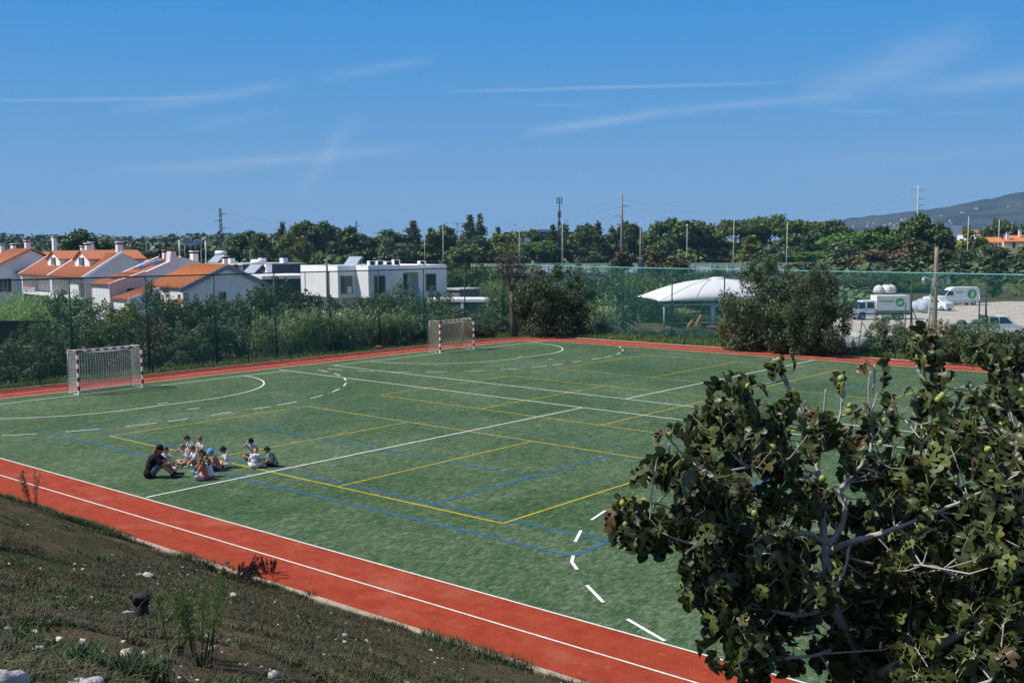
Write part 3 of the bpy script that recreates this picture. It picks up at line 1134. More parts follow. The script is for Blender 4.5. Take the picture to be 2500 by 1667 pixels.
def woods(name, us, vs_top, d0, d1, n, size, m, seed, parent=None):
    """a far wood that reads as one mass: many crown clumps over a strip of land"""
    rs = np.random.default_rng(seed)
    cl = []
    for i in range(n):
        u = rs.uniform(us[0], us[-1])
        d = rs.uniform(d0, d1)
        top = zat(np.interp(u, us, vs_top), d1, u)
        t = (d-d0)/(d1-d0)
        z = -1+(top+1)*(.25+.75*t**.8)*rs.uniform(.8, 1.04)
        p = D(u, 613, d)
        s = size*rs.uniform(.6, 1.3)
        cl.append(((p.x, p.y, z-s*.5), (s, s, s*.75)))
    P, dd = clump_points(cl, n*46, rs, .75)
    N = unit(dd+np.array([0, 0, .5])+.5*rs.normal(size=dd.shape))
    V, F = cards(P, N, size*.5*(.7+.6*rs.random(len(P))), size*.24, rs)
    return tag(np_mesh(name, V, F, m, parent), kind='stuff')


FARW = leafmat('far_wood_leaves', [(0, (.03, .05, .02)), (.5, (.05, .08, .03)), (1, (.085, .12, .045))], transl=0, obvar=0, gain=1.15)
woods('far_woods', [-150, 0, 120, 300, 450, 560, 700, 900, 1200], [578, 576, 577, 579, 576, 575, 571, 586, 592], 520, 1150, 900, 9, FARW, 31)
woods('woodland', [500, 700, 900, 1200, 1500, 1700, 2100, 2400, 2700], [612, 596, 598, 596, 590, 582, 588, 600, 600], 465, 510, 420, 7, PINE, 32)
woods('woodland', [-200, 100, 300, 500, 660, 700], [606, 612, 616, 618, 620, 620], 240, 420, 260, 5, MIDG, 33)
woods('woodland', [1950, 2050, 2150, 2300, 2450, 2700], [646, 640, 636, 634, 636, 630], 215, 262, 190, 3.6, DARKL, 34)
woods('roadside_scrub', [1080, 1250, 1400, 1600, 1750, 1950, 2150], [676, 690, 682, 690, 684, 690, 680], 120, 240, 330, 2.6, OLIVE, 35)
# ------------------------------------------------------------------ shrubs and reeds round the pitch
SHR = [proto('dense', v, 9500, .125, .3, OLIVE, 3.2, 3.4, .06, bark=BARKD, tname='stem', cname='foliage', top=.75, fork=.05) for v in (21, 22, 23, 24)]


def reed_mesh(seed, n=46, h=3.2, spread=1.1):
    rs = np.random.default_rng(seed)
    V, F = [], []

    def ribbon(p, d, L, w, bend, segs=4):
        d = d/np.linalg.norm(d)
        side = np.cross(d, [0, 0, 1.0])
        side = side/max(1e-6, np.linalg.norm(side))
        b = len(V)
        q = np.array(p, float)
        for k in range(segs+1):
            t = k/segs
            ww = w*(1-t)**.7*(1 if k else .7)
            V.append(q-side*ww)
            V.append(q+side*ww)
            d = d+np.array([0, 0, -bend/segs*(.5+t)])
            d = d/np.linalg.norm(d)
            q = q+d*L/segs
        for k in range(segs):
            F.append((b+2*k, b+2*k+1, b+2*k+3, b+2*k+2))
    for i in range(n):
        a, r = rs.uniform(0, 6.28), spread*rs.random()**.6
        x, y = r*math.cos(a), r*math.sin(a)
        hh = h*rs.uniform(.65, 1)
        lean = np.array([rs.normal()*.12, rs.normal()*.12, 1.0])
        ribbon((x, y, 0), lean, hh, .014, .08, 3)
        for k in range(13):
            t = rs.uniform(.25, 1)
            p = np.array([x, y, 0])+lean*hh*t*.98
            aa = rs.uniform(0, 6.28)
            ribbon(p, np.array([math.cos(aa), math.sin(aa), rs.uniform(.5, 1.5)]), rs.uniform(.55, .95), .036, rs.uniform(1.2, 2.4))
    return np.array(V), np.array(F)


REEDP = []
for s in (1, 2, 3):
    root = empty('reeds')
    V, F = reed_mesh(s)
    np_mesh('foliage', V, F, REED, root)
    REEDP.append([root, 3.2, 2.6, False])

SHRUBS = [
    # u, v top, v base, width px, distance, prototype, colour, label
    # ---- rows behind the left net, near row first
    (18, 838, 950, 150, 54, 's', OLIVE, 'grey green shrub at the left edge just behind the net, low beside the brick wall'),
    (95, 850, 940, 120, 53, 's', DARKL, 'dark low bush between the first two posts of the low wire fence'),
    (70, 800, 930, 110, 60, 's', MIDG, 'green shrub right under the dark brick wall'),
    (165, 800, 925, 130, 60, 's', OLIVE, 'grey shrub behind the goal shaped net cage of the nearer goal, left part'),
    (240, 790, 915, 140, 60, 's', MIDG, 'green shrub seen through the middle of the nearer goal'),
    (310, 800, 905, 120, 60, 's', DARKL, 'dark shrub seen through the right half of the nearer goal'),
    (372, 790, 900, 120, 60, 's', BROWNL, 'brownish twiggy shrub just right of the nearer goal'),
    (440, 800, 890, 120, 60, 's', OLIVE, 'grey twiggy shrub left of the braced third net post'),
    (505, 790, 886, 120, 62, 's', DARKL, 'dark shrub at the foot of the braced third net post'),
    (565, 790, 878, 110, 63, 's', OLIVE, 'grey shrub left of the first pale reeds behind the net'),
    (150, 728, 870, 150, 70, 's', OLIVE, 'rounded grey green shrub behind the first net post, right of the cane field'),
    (235, 745, 870, 150, 70, 's', OLIVE, 'grey green shrub below the white extension with the skylight'),
    (300, 752, 870, 130, 69, 's', YELLOWG, 'yellow green shrub above the crossbar of the nearer goal'),
    (372, 708, 860, 130, 71, 's', OLIVE, 'tall grey green olive bush left of the orange roofed gable house'),
    (405, 742, 860, 100, 70, 's', OLIVE, 'lower olive bush in front of the fallen roof tiles'),
    (462, 735, 850, 120, 71, 's', MIDG, 'green bush below the front corner of the orange roofed gable house'),
    (520, 728, 850, 120, 71, 's', MIDG, 'light green bush below the single gable window'),
    (575, 745, 850, 110, 70, 's', OLIVE, 'grey bush with dry sprigs right below the white gable wall'),
    (620, 716, 850, 130, 72, 's', MIDG, 'leafy green bush at the right foot of the white gable wall'),
    (680, 698, 840, 150, 74, 's', DARKL, 'big dark green bush left of the flat white house corner'),
    (735, 718, 840, 120, 74, 's', DARKL, 'dark bush hiding the left lower corner of the flat white house'),
    (690, 760, 850, 120, 66, 's', OLIVE, 'grey green bush below the big dark bush left of the white house'),
    (800, 738, 835, 120, 74, 's', OLIVE, 'round grey bush at the foot of the wooden pole before the white house'),
    (865, 742, 830, 120, 75, 's', OLIVE, 'grey green bush below the overhanging corner room of the white house'),
    (925, 722, 826, 120, 76, 's', MIDG, 'green bush below the second big window of the white house'),
    (975, 702, 822, 100, 78, 's', MIDG, 'pointed pale green bush in front of the white house balcony'),
    (1015, 738, 820, 100, 76, 's', OLIVE, 'grey bush below the balcony door of the white house'),
    (1062, 716, 816, 110, 78, 's', MIDG, 'bright green round bush at the right end of the white house'),
    (1100, 752, 816, 110, 76, 's', OLIVE, 'grey bush in front of the low white annex, left part'),
    (1150, 766, 818, 110, 76, 's', OLIVE, 'grey bush below the open bay of the low white annex'),
    (1200, 760, 818, 100, 78, 's', OLIVE, 'soft green bush right of the low white annex'),
    (1225, 712, 812, 110, 82, 's', MIDG, 'green bush behind the bare slender tree at the track corner'),
    (905, 790, 850, 110, 70, 's', BROWNL, 'dark brown undergrowth bush between the reed clumps by the track'),
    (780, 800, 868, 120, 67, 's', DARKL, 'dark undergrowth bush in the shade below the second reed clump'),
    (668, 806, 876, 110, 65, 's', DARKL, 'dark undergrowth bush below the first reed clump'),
    (985, 792, 842, 90, 71.5, 's', DARKL, 'dark bush just left of the farther goal'),
    (1040, 770, 836, 110, 72, 's', OLIVE, 'grey green bush seen through the net of the farther goal'),
    (1110, 780, 830, 100, 73, 's', BROWNL, 'brown grey bush just right of the farther goal'),
    (1165, 795, 828, 80, 73, 's', DARKL, 'low dark bush left of the slender tree trunk'),
    (1090, 650, 760, 150, 125, 's', MIDG, 'tall blue green bush behind the grey shed beside the white house'),
    (1180, 652, 760, 150, 125, 's', MIDG, 'tall blue green bush above the pale reeds behind the low annex'),
    # ---- far side
    (1420, 655, 800, 110, 92, 's', OLIVE, 'grey bush behind the far net, right of the big dark bush'),
    (1480, 660, 810, 150, 95, 's', OLIVE, 'tall pale olive tree behind the far net left of the white canopy'),
    (1545, 672, 800, 120, 112, 's', MIDG, 'green bush behind the left tip of the white canopy'),
    (1400, 690, 800, 110, 90, 's', DARKL, 'dark blue green bush between the big dark bush and the pale reeds'),
    (1640, 655, 790, 170, 122, 's', DARKL, 'dark tall bush rising behind the white canopy'),
    (1760, 660, 780, 120, 126, 's', MIDG, 'green bush behind the right half of the white canopy'),
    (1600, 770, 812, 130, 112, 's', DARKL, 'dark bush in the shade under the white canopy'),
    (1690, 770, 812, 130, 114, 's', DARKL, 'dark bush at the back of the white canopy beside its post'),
    (1480, 775, 825, 60, 76, 's', OLIVE, 'dry grey shrub beside the dead branches at the far net'),
    (1420, 800, 828, 50, 76, 's', DARKL, 'low dark shrub right of the big dark bush by the track'),
    (1570, 805, 832, 66, 73, 's', MIDG, 'low green shrub at the track below the left canopy tip'),
    (1640, 805, 836, 60, 72, 's', OLIVE, 'low grey green shrub at the track below the middle of the canopy'),
    (1700, 800, 838, 80, 71, 's', OLIVE, 'teal grey shrub at the foot of the canopy post'),
    (1745, 812, 842, 60, 69, 's', MIDG, 'low green shrub left of the big olive bush by the track'),
    (2172, 772, 852, 84, 60, 's', OLIVE, 'small round olive bush alone before the pale yard'),
    (2235, 800, 870, 90, 57, 's', DARKL, 'dark shrub at the foot of the old wooden yard pole'),
    (2300, 790, 880, 100, 56, 's', BROWNL, 'brownish climbing shrub right of the old wooden yard pole'),
    (2350, 800, 885, 110, 54, 's', DARKL, 'dark blue green shrub before the white pickup bed'),
    (2410, 790, 890, 110, 53, 's', OLIVE, 'thin grey shrub before the white pickup door'),
    (2470, 815, 900, 110, 52, 's', DARKL, 'dark shrub below the white pickup bonnet'),
    (2530, 800, 905, 110, 51, 's', DARKL, 'dark shrub at the right edge by the track'),
    (2110, 662, 738, 120, 185, 's', OLIVE, 'pale green bush behind the white crew cab truck'),
    (2030, 672, 745, 110, 185, 's', MIDG, 'green bush left behind the white crew cab truck cab'),
    (2190, 665, 738, 110, 185, 's', DARKL, 'dark hedge bush behind the stacked white bags'),
    (2250, 672, 738, 90, 180, 's', MIDG, 'green hedge bush left of the white high roof van'),
    (2345, 690, 736, 80, 172, 's', DARKL, 'dark bush behind the roof of the white high roof van'),
]
for i, (u, vt, vb, wpx, d, k, cm, lab) in enumerate(SHRUBS):
    base = D(u, 613, d)
    base.z = float(height(base.x, base.y))-.05 if d < 118 else -1.85
    h = max(.5, zat(vt, d, u)-base.z)*1.1
    w = wpx*d/2377*1.2
    plant(SHR[i % 4], 'shrub', base, h, w, lab, 'bush', 'bushes growing around the netted pitch', cm, cname='foliage')

REEDS = [
    (640, 770, 60, 61.3, 'first pale reed clump behind the net, right of the bushes by the white gable'),
    (690, 785, 60, 62.2, 'low arching reed clump beside the fifth net post'),
    (735, 757, 70, 63, 'tall reed clump left of the sixth net post'),
    (775, 762, 80, 64, 'dense reed clump in the middle below the flat white house'),
    (825, 765, 80, 65, 'reed clump below the wooden pole of the flat white house'),
    (868, 758, 80, 66, 'tallest reed clump before the flat white house'),
    (925, 768, 80, 67.2, 'broad reed clump left of the braced net post near the farther goal'),
    (968, 762, 70, 68.2, 'reed clump right next to the farther goal cage'),
    (1188, 690, 60, 118, 'pale reed clump behind the low white annex, left one'),
    (1224, 696, 60, 112, 'pale reed clump right behind the end of the low white annex'),
    (1258, 700, 60, 110, 'pale reed clump behind the slender tree trunk'),
    (1452, 735, 80, 82, 'pale blue green reed clump behind the far net beside the big dark bush'),
    (1490, 748, 60, 84, 'ragged reed clump left of the dead branches behind the far net'),
    (1590, 700, 60, 118, 'pale reed clump rising behind the left tip of the white canopy'),
    (1665, 755, 50, 112, 'reed clump in the shade under the white canopy'),
]
for i, (u, vt, wpx, d, lab) in enumerate(REEDS):
    base = D(u, 613, d)
    base.z = float(height(base.x, base.y))-.05 if d < 118 else -1.85
    h = (zat(vt, d, u)-base.z)*1.16
    plant(REEDP[i % 3], 'reed_clump', base, h, wpx*d/2377*1.25, lab, 'reeds', 'reed clumps along the pitch fences', None)
# the cane field behind the brick wall: one mass
rs = np.random.default_rng(5)
VV, FF, nb = [], [], 0
for i in range(60):
    V, F = reed_mesh(50+i % 6, 12, 2.7, .8)
    u, d = rs.uniform(-60, 205), rs.uniform(78, 93)
    p = D(u, 613, d)
    a = rs.uniform(0, 6.28)
    Rm = np.array([[math.cos(a), -math.sin(a), 0], [math.sin(a), math.cos(a), 0], [0, 0, 1]])
    zs = (zat(742-48*(d-78)/15, d, u)+1.8)/2.9
    VV.append((V*np.array([1, 1, max(.5, zs)]))@Rm.T+np.array([p.x, p.y, -1.85]))
    FF.append(F+nb)
    nb += len(V)
tag(np_mesh('cane_field', np.concatenate(VV), np.concatenate(FF), REEDB), kind='stuff')
# thicket between the bushes behind the left net
cl = []
for i in range(330):
    u = rs.uniform(-80, 1300)
    d = rs.uniform(57, 92)
    p = D(u, 613, d)
    if -7.2 < p.x or p.y > 60:
        continue
    z = float(height(p.x, p.y))
    s = rs.uniform(.5, 1.1)
    cl.append(((p.x, p.y, z+rs.uniform(.1, .9)), (s, s, s*.8)))
P, dd = clump_points(cl, 42000, rs, .4)
N = unit(dd+np.array([0, 0, .3])+.8*rs.normal(size=dd.shape))
V, F = cards(P, N, .17*(.6+.8*rs.random(len(P))), .04, rs)
tag(np_mesh('thicket', V, F, DARKL), kind='stuff')
cl = []
for i in range(150):
    u = rs.uniform(1380, 2620)
    p = G(u, 835+ (u-1500)*.055)
    p.y = rs.uniform(36.0, 43)
    s = rs.uniform(.25, .6)
    cl.append(((p.x, p.y, float(height(p.x, p.y))+.1), (s, s, s*.7)))
P, dd = clump_points(cl, 11000, rs, .4)
N = unit(dd+np.array([0, 0, .3])+.8*rs.normal(size=dd.shape))
V, F = cards(P, N, .17*(.6+.8*rs.random(len(P))), .035, rs)
tag(np_mesh('undergrowth', V, F, DARKL), kind='stuff')

# ---- the big bushes on the track side of the nets
big = proto('dense', 31, 24000, .15, .26, DARKL, 4.3, 6.0, .13, hollow=.35, tname='stem', cname='foliage', top=.7, fork=.05)
b = G(1348, 819)
plant(big, 'dark_bush', (b.x, b.y, -.05), 5.5, 6.6, 'big dark bush on the track corner in front of the far net', 'bush', None, DARKL, .4, cname='foliage')
ol = proto('dense', 32, 24000, .14, .28, OLIVE, 5.4, 6.0, .16, hollow=.3, tname='trunk', fork=.1, top=.7)
OLIVE2 = leafmat('olive_tree_leaves', [(0, (.020, .034, .013)), (.5, (.042, .066, .025)), (1, (.11, .14, .07))], transl=.15, obvar=.05)
b = G(1860, 856)
plant(ol, 'olive_tree', (b.x, b.y, -.35), 6.7, 5.6, 'large olive tree by the track, the taller left one of the pair', 'tree', None, OLIVE2, 1.0)
b = G(1955, 862)
plant(ol, 'olive_tree', (b.x, b.y, -.35), 5.6, 4.4, 'olive tree between the two large ones, half hidden in their crowns', 'tree', None, OLIVE2, 2.2)
b = G(1998, 868)
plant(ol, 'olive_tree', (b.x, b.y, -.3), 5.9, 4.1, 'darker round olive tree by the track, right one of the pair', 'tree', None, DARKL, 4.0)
b = G(1800, 852)
plant(SHR[1], 'shrub', (b.x, b.y, -.1), 2.6, 3.0, 'brownish twiggy shrub at the left foot of the taller olive tree', 'bush', 'bushes growing around the netted pitch', BROWNL, cname='foliage')

# ---- slender half bare tree at the corner
root = empty('slender_tree', (*G(1256, 822)[:2], -.03), 0, 'slender tree with a bare pale trunk and thin brownish crown at the track corner', 'tree')
mb = MB()
S = lambda u, v: D(u, v, 73.6)-Vector(root.location)
mb.tube([S(1256, 824), S(1252, 780), S(1250, 745), S(1250, 712)], [.26, .22, .19, .17], 9)
mb.tube([S(1250, 714), S(1244, 690), S(1239, 660), S(1238, 635)], [.15, .11, .07, .03], 7)
mb.tube([S(1250, 714), S(1256, 690), S(1270, 672), S(1285, 655)], [.12, .08, .05, .02], 6)
for a, c in (((1242, 682), (1222, 660)), ((1240, 662), (1252, 632)), ((1262, 684), (1262, 650)), ((1239, 652), (1226, 628)), ((1246, 700), (1228, 688))):
    mb.tube([S(*a), S(*c)], [.05, .015], 5)
mb.build('trunk', BARK, root)
cl = [((S(u, v).x, S(u, v).y, S(u, v).z), (r, r, r*.9)) for u, v, r in ((1236, 622, .8), (1226, 640, .75), (1250, 632, .7), (1262, 650, .75), (1236, 655, .7), (1282, 655, .5), (1220, 660, .5), (1250, 670, .7), (1230, 690, .4), (1266, 680, .5))]
leaf_mesh('crown', cl, 2300, .16, .2, 77, leafmat('thin_brown_leaves', [(0, (.035, .034, .02)), (1, (.085, .08, .05))], transl=.15, obvar=0), root, hollow=.1)

# ---- grass by the far track and palms and cypress behind the yard
def grass_patch(n, place, hmin, hmax, w, seed, bend=.5):
    """n curved blades; place(rs, n) -> (n,3) roots"""
    rs = np.random.default_rng(seed)
    P = place(rs, n)
    n = len(P)
    H = rs.uniform(hmin, hmax, n)[:, None]
    a = rs.uniform(0, 6.28, n)
    dirv = np.stack([np.cos(a), np.sin(a), np.zeros(n)], 1)
    side = np.stack([-np.sin(a), np.cos(a), np.zeros(n)], 1)*(w*rs.uniform(.6, 1.3, n))[:, None]
    k = rs.uniform(.15, bend, n)[:, None]
    up = np.array([0, 0, 1.0])
    p1 = P+up*H*.6+dirv*H*k*.35
    p2 = P+up*H*(1-k*.45)+dirv*H*k*1.1
    V = np.stack([P-side, P+side, p1+side*.75, p1-side*.75, p2], 1).reshape(-1, 3)
    b = np.arange(n)[:, None]*5
    F = np.concatenate([np.concatenate([b, b+1, b+2], 1), np.concatenate([b, b+2, b+3], 1), np.concatenate([b+3, b+2, b+4], 1)])
    return V, F


def far_verge(rs, n):
    x = rs.uniform(0, 36, n)
    y = rs.uniform(35.35, 38.6, n)
    keep = vnoise(x, y, 4, .8) > .25
    x, y = x[keep], y[keep]
    return np.stack([x, y, height(x, y)], 1)


V, F = grass_patch(16000, far_verge, .1, .5, .012, 3)
tag(np_mesh('verge_grass', V, F, GRASSM), kind='stuff')
V, F = grass_patch(9000, lambda rs, n: (lambda x, y: np.stack([x, y, height(x, y)], 1))(rs.uniform(-7.2, -4.6, n), rs.uniform(-8, 36, n)), .08, .3, .011, 4)
tag(np_mesh('verge_grass', V, F, GRASSM), kind='stuff')


def palm(u, vb, vt, d, lab):
    root = empty('palm_tree', (*D(u, 613, d)[:2], -1.8), 0, lab, 'palm')
    h = zat(vt, d, u)+1.8
    MB().tube([(0, 0, 0), (.05, 0, h*.3), (0, 0, h*.62)], [.42, .36, .34], 10).build('trunk', BARK, root)
    rs = np.random.default_rng(int(u))
    V, F = [], []
    for i in range(46):
        a, el = rs.uniform(0, 6.28), rs.uniform(-.2, 1.3)
        dv = np.array([math.cos(a)*math.cos(el), math.sin(a)*math.cos(el), math.sin(el)])
        p = np.array([0, 0, h*.62])
        for k in range(10):
            dv = dv+np.array([0, 0, -.13])
            dv /= np.linalg.norm(dv)
            p = p+dv*.26
            sd = np.cross(dv, [0, 0, 1.0])
            for s in (-1, 1):
                t = p+sd*s*.55+dv*.3+np.array([0, 0, -.12])
                b = len(V)
                V += [p, p+dv*.1, t, p-dv*.04]
                F.append((b, b+1, b+2, b+3))
    np_mesh('crown', np.array(V), np.array(F), leafmat('palm_fronds', [(0, (.05, .08, .02)), (1, (.15, .18, .05))], transl=.2, obvar=.1), root)


palm(2376, 738, 690, 165, 'short palm behind the tail of the white high roof van')
palm(2484, 735, 690, 165, 'short palm at the right edge behind the yard')
p = proto('spire', 8, 0, 0, 0, PINE, 1, 1, 1)
plant(p, 'cypress_tree', (*D(2428, 613, 160)[:2], -1.8), zat(610, 160, 2428)+1.8, 3.4, 'dark column like cypress between the two short palms', 'tree', None, DARKL)
# ------------------------------------------------------------------ goals
RED = mat('red_paint', (.36, .012, .012), var=.1, rough=.4)
NETW = mat('white_net_cord', (.62, .62, .58), var=.1, rough=.9)
NETT = mat('tan_net_cord', (.46, .40, .29), var=.1, rough=.9)


def net_sheet(mb, f, nu, nv, r):
    """knotted cords along both directions of a surface f(s,t), s,t in 0..1"""
    for i in range(nu+1):
        mb.tube([f(i/nu, j/nv) for j in range(nv+1)], r, 4, caps=False, smooth=False)
    for j in range(nv+1):
        mb.tube([f(i/nu, j/nv) for i in range(nu+1)], r, 4, caps=False, smooth=False)


def goal(y0, label, netm, sag):
    root = empty('handball_goal', (0.0, y0, .012), 0, label, 'goal', 'handball goals on the left side line')
    hw, h, t = 1.54, 2.04, .04

    def striped(name, a, b, axis):
        mb = MB()
        n = 10 if axis == 'z' else 15
        for i in range(n):
            lo, hi = a+(b-a)*i/n, a+(b-a)*(i+1)/n
            redd = (i % 2 == 1) if axis == 'z' else (i % 2 == 0)
            if axis == 'z':
                redd = redd or i == n-1
            yield lo, hi, redd
    for sy in (-1, 1):
        mb = MB()
        for lo, hi, redd in striped('post', 0, h, 'z'):
            mb.box(-t, t, sy*hw-t, sy*hw+t, lo, hi, int(redd))
        mb.build('post', [WHITE, RED], root)
    mb = MB()
    for lo, hi, redd in striped('bar', -hw+t, hw-t, 'y'):
        mb.box(-t, t, lo, hi, h-.08, h, int(redd))
    mb.build('crossbar', [WHITE, RED], root)
    mb = MB()
    dt, db = -.95, -1.12
    for sy in (-1, 1):
        mb.tube([(0, sy*hw, h-.02), (dt, sy*hw, h-.02)], .018, 6)
        mb.tube([(dt, sy*hw, h-.02), (db, sy*hw, .02)], .018, 6)
        mb.tube([(db, sy*hw, .02), (0, sy*hw, .02)], .018, 6)
    mb.tube([(db, -hw, .02), (db, hw, .02)], .018, 6)
    mb.build('back_frame', STEEL, root)
    mb = MB()
    r = .0072
    rr = random.Random(3)

    def top(s, q):      # roof sheet sags between the bar and the back
        y = -hw+2*hw*s
        return Vector((dt*q, y, h-.03-sag*math.sin(math.pi*s)*math.sin(math.pi*min(1, q*.8+.2))))

    def back(s, q):
        y = -hw+2*hw*s
        p = top(s, 1.0)
        e = Vector((db, y, .03))
        m = p.lerp(e, q)
        m.x += .22*math.sin(math.pi*s)*math.sin(math.pi*q)*(1 if sag < .2 else 1.5)
        return m

    def side(sy):
        def f(s, q):
            a = Vector((dt*s, sy*hw, h-.03))
            b = Vector((db*s, sy*hw, .03))
            m = a.lerp(b, q)
            m.y -= sy*.06*math.sin(math.pi*s)*math.sin(math.pi*q)
            return m
        return f
    net_sheet(mb, top, 25, 8, r)
    net_sheet(mb, back, 25, 17, r)
    net_sheet(mb, side(-1), 8, 17, r)
    net_sheet(mb, side(1), 8, 17, r)
    mb.build('net', netm, root)
    return root


goal(0.0, 'nearer striped goal with a taut white net, standing on the left', NETW, .16)
goal(23.0, 'farther striped goal with a slack tan net, near the track corner', NETT, .2)


# ------------------------------------------------------------------ ball stop nets
def net_fence(name, a, b, n_post, top_a, top_b, cell, r, netm, postm, label, brace_every, base_off=0.0, railm=None):
    a, b = Vector((*a, 0)), Vector((*b, 0))
    L = (b-a).length
    root = empty(name, a, math.atan2((b-a).y, (b-a).x), label, 'fence')
    zg = lambda s: float(height(*(a.lerp(b, s/L))[:2]))
    zt = lambda s: top_a+(top_b-top_a)*s/L
    for i in range(n_post+1):
        s = L*i/n_post
        mb = MB()
        z0, z1 = zg(s)-.3, zt(s)
        mb.tube([(s, 0, z0), (s, 0, z1)], .045, 8)
        mb.tube([(s+.16, .10, z0), (s+.03, .02, 2.9)], .032, 6)
        mb.build('post', postm, root)
        if i % 2 == brace_every:
            MB().tube([(s+.05, .05, 2.75), (s+1.25, .45, z0)], .036, 6).build('brace', postm, root)
    mb = MB()
    k = 24
    mb.tube([(L*i/k, 0, zt(L*i/k)) for i in range(k+1)], .035, 6)
    mb.build('top_rail', railm or postm, root)
    # the net: vertical and horizontal cords
    V, F = [], []
    nv = int(L/cell)
    for i in range(nv+1):
        s = min(L, i*cell)
        z0, z1 = zg(s), zt(s)-.02
        b0 = len(V)
        V += [(s-r, -.06-r, z0), (s+r, -.06-r, z0), (s+r, -.06+r, z0), (s-r, -.06+r, z0), (s-r, -.06-r, z1), (s+r, -.06-r, z1), (s+r, -.06+r, z1), (s-r, -.06+r, z1)]
        F += [(b0, b0+1, b0+5, b0+4), (b0+1, b0+2, b0+6, b0+5), (b0+2, b0+3, b0+7, b0+6), (b0+3, b0, b0+4, b0+7)]
    nh = int((max(top_a, top_b)+.3)/cell)
    for j in range(nh):
        f = (j+.5)/nh
        for i in range(n_post):
            s0, s1 = L*i/n_post, L*(i+1)/n_post
            za, zb = zg(s0)+(zt(s0)-zg(s0))*f, zg(s1)+(zt(s1)-zg(s1))*f
            b0 = len(V)
            for s, z in ((s0, za), (s1, zb)):
                V += [(s, -.06-r, z-r), (s, -.06+r, z-r), (s, -.06+r, z+r), (s, -.06-r, z+r)]
            F += [(b0+q, b0+(q+1) % 4, b0+4+(q+1) % 4, b0+4+q) for q in range(4)]
    np_mesh('net', np.array(V), np.array(F), netm, root)
    return root


net_fence('net_fence', (-6.3, -15.6), (-6.35, 38.6), 13, 5.15, 5.2, .075, .0038, NETD, TEAL, 'tall dark green ball net along the left side of the pitch', 0)
net_fence('net_fence', (-6.35, 38.6), (44.2, 38.6), 12, 5.2, 4.75, .085, .0037, NETM, TEAL, 'tall teal ball net along the far side of the pitch', 1, railm=mat('pale_teal_cord', (.16, .42, .42), rough=.7))

# low wire fence posts behind the left track edge
root = empty('wire_fence', (-5.4, -10, -.05), R(90), 'low wire fence on short green posts in front of the left ball net', 'fence')
for i in range(14):
    MB().tube([(i*3.0, 0, 0), (i*3.0, 0, 1.25)], .035, 8).build('post', TEAL, root)
mb = MB()
for z in (.3, .7, 1.15):
    mb.tube([(0, .03, z), (39, .03, z)], .006, 4)
mb.build('wire', TEAL, root)

# dark brick wall in front of the cane field
root = empty('brick_wall', (*D(-40, 613, 76)[:2], -1.9), 0, 'long dark brown wall in front of the bright cane field at the left edge', 'wall')
BRK = mat('dark_brown_wall', (.035, .022, .018), (.07, .045, .036), scale=5, rough=.95, bump=.5)
e = D(112, 613, 76)
ang = math.atan2(e.y-root.location.y, e.x-root.location.x)
root.rotation_euler = (0, 0, ang)
Lw = (Vector((e.x, e.y))-Vector(root.location[:2])).length
h = zat(786, 76, 60)+1.9
mb = MB()
nz = 18
for j in range(nz):
    o = .01*(j % 2)
    mb.box(0, Lw, -.1-o, .1+o, h*j/nz, h*(j+.86)/nz)
mb.box(0, Lw, -.085, .085, 0, h-.01)
mb.build('masonry', BRK, root)
MB().box(-.05, Lw+.05, -.16, .16, h, h+.08).build('coping', BRK, root)

# ------------------------------------------------------------------ lamp posts and power poles
POLE = mat('pale_pole_paint', (.52, .50, .44), var=.08, rough=.6)
LAMPS = [  # u, v top, v base, distance, arm (-1 left, 1 right, 0 none), label
    (1082, 546, 668, 300, 1, 'lamp post with its arm to the right, at the right end of the white house'),
    (1037, 563, 668, 345, -1, 'thinner lamp post with a curved arm behind the flat white house roof'),
    (1268, 551, 668, 300, -1, 'lamp post with its arm to the left, by the bright domed pine'),
    (1373, 541, 668, 290, 1, 'lamp post with its arm to the right, just right of the antenna mast'),
    (1563, 545, 668, 300, -1, 'lamp post with its arm to the left, right of the concrete power pole'),
    (1677, 552, 668, 300, 2, 'lamp post with a round camera head by the brown bush'),
    (1791, 537, 668, 280, 0, 'bare white mast in front of the left umbrella pines'),
    (1921, 541, 668, 270, 0, 'bare white mast in front of the right umbrella pines'),
    (2362, 529, 660, 260, 0, 'bare pale mast left of the cream house'),
    (2437, 536, 655, 255, 0, 'bare pale mast in front of the cream house'),
    (666, 583, 664, 320, 0, 'thin pale lamp post in front of the pine clump at its left edge'),
    (601, 574, 664, 330, -1, 'thin lamp post with arm left of the round dark tree'),
    (611, 611, 664, 300, 1, 'short lamp post with a small arm among the dark trees'),
    (358, 576, 640, 340, -1, 'thin lamp post rising behind the solar panel roof'),
    (798, 555, 640, 470, 1, 'lamp post whose arm just shows above the dark pine clump'),
    (491, 608, 662, 280, 1, 'short lamp post between the road boards and the white flag pole'),
]
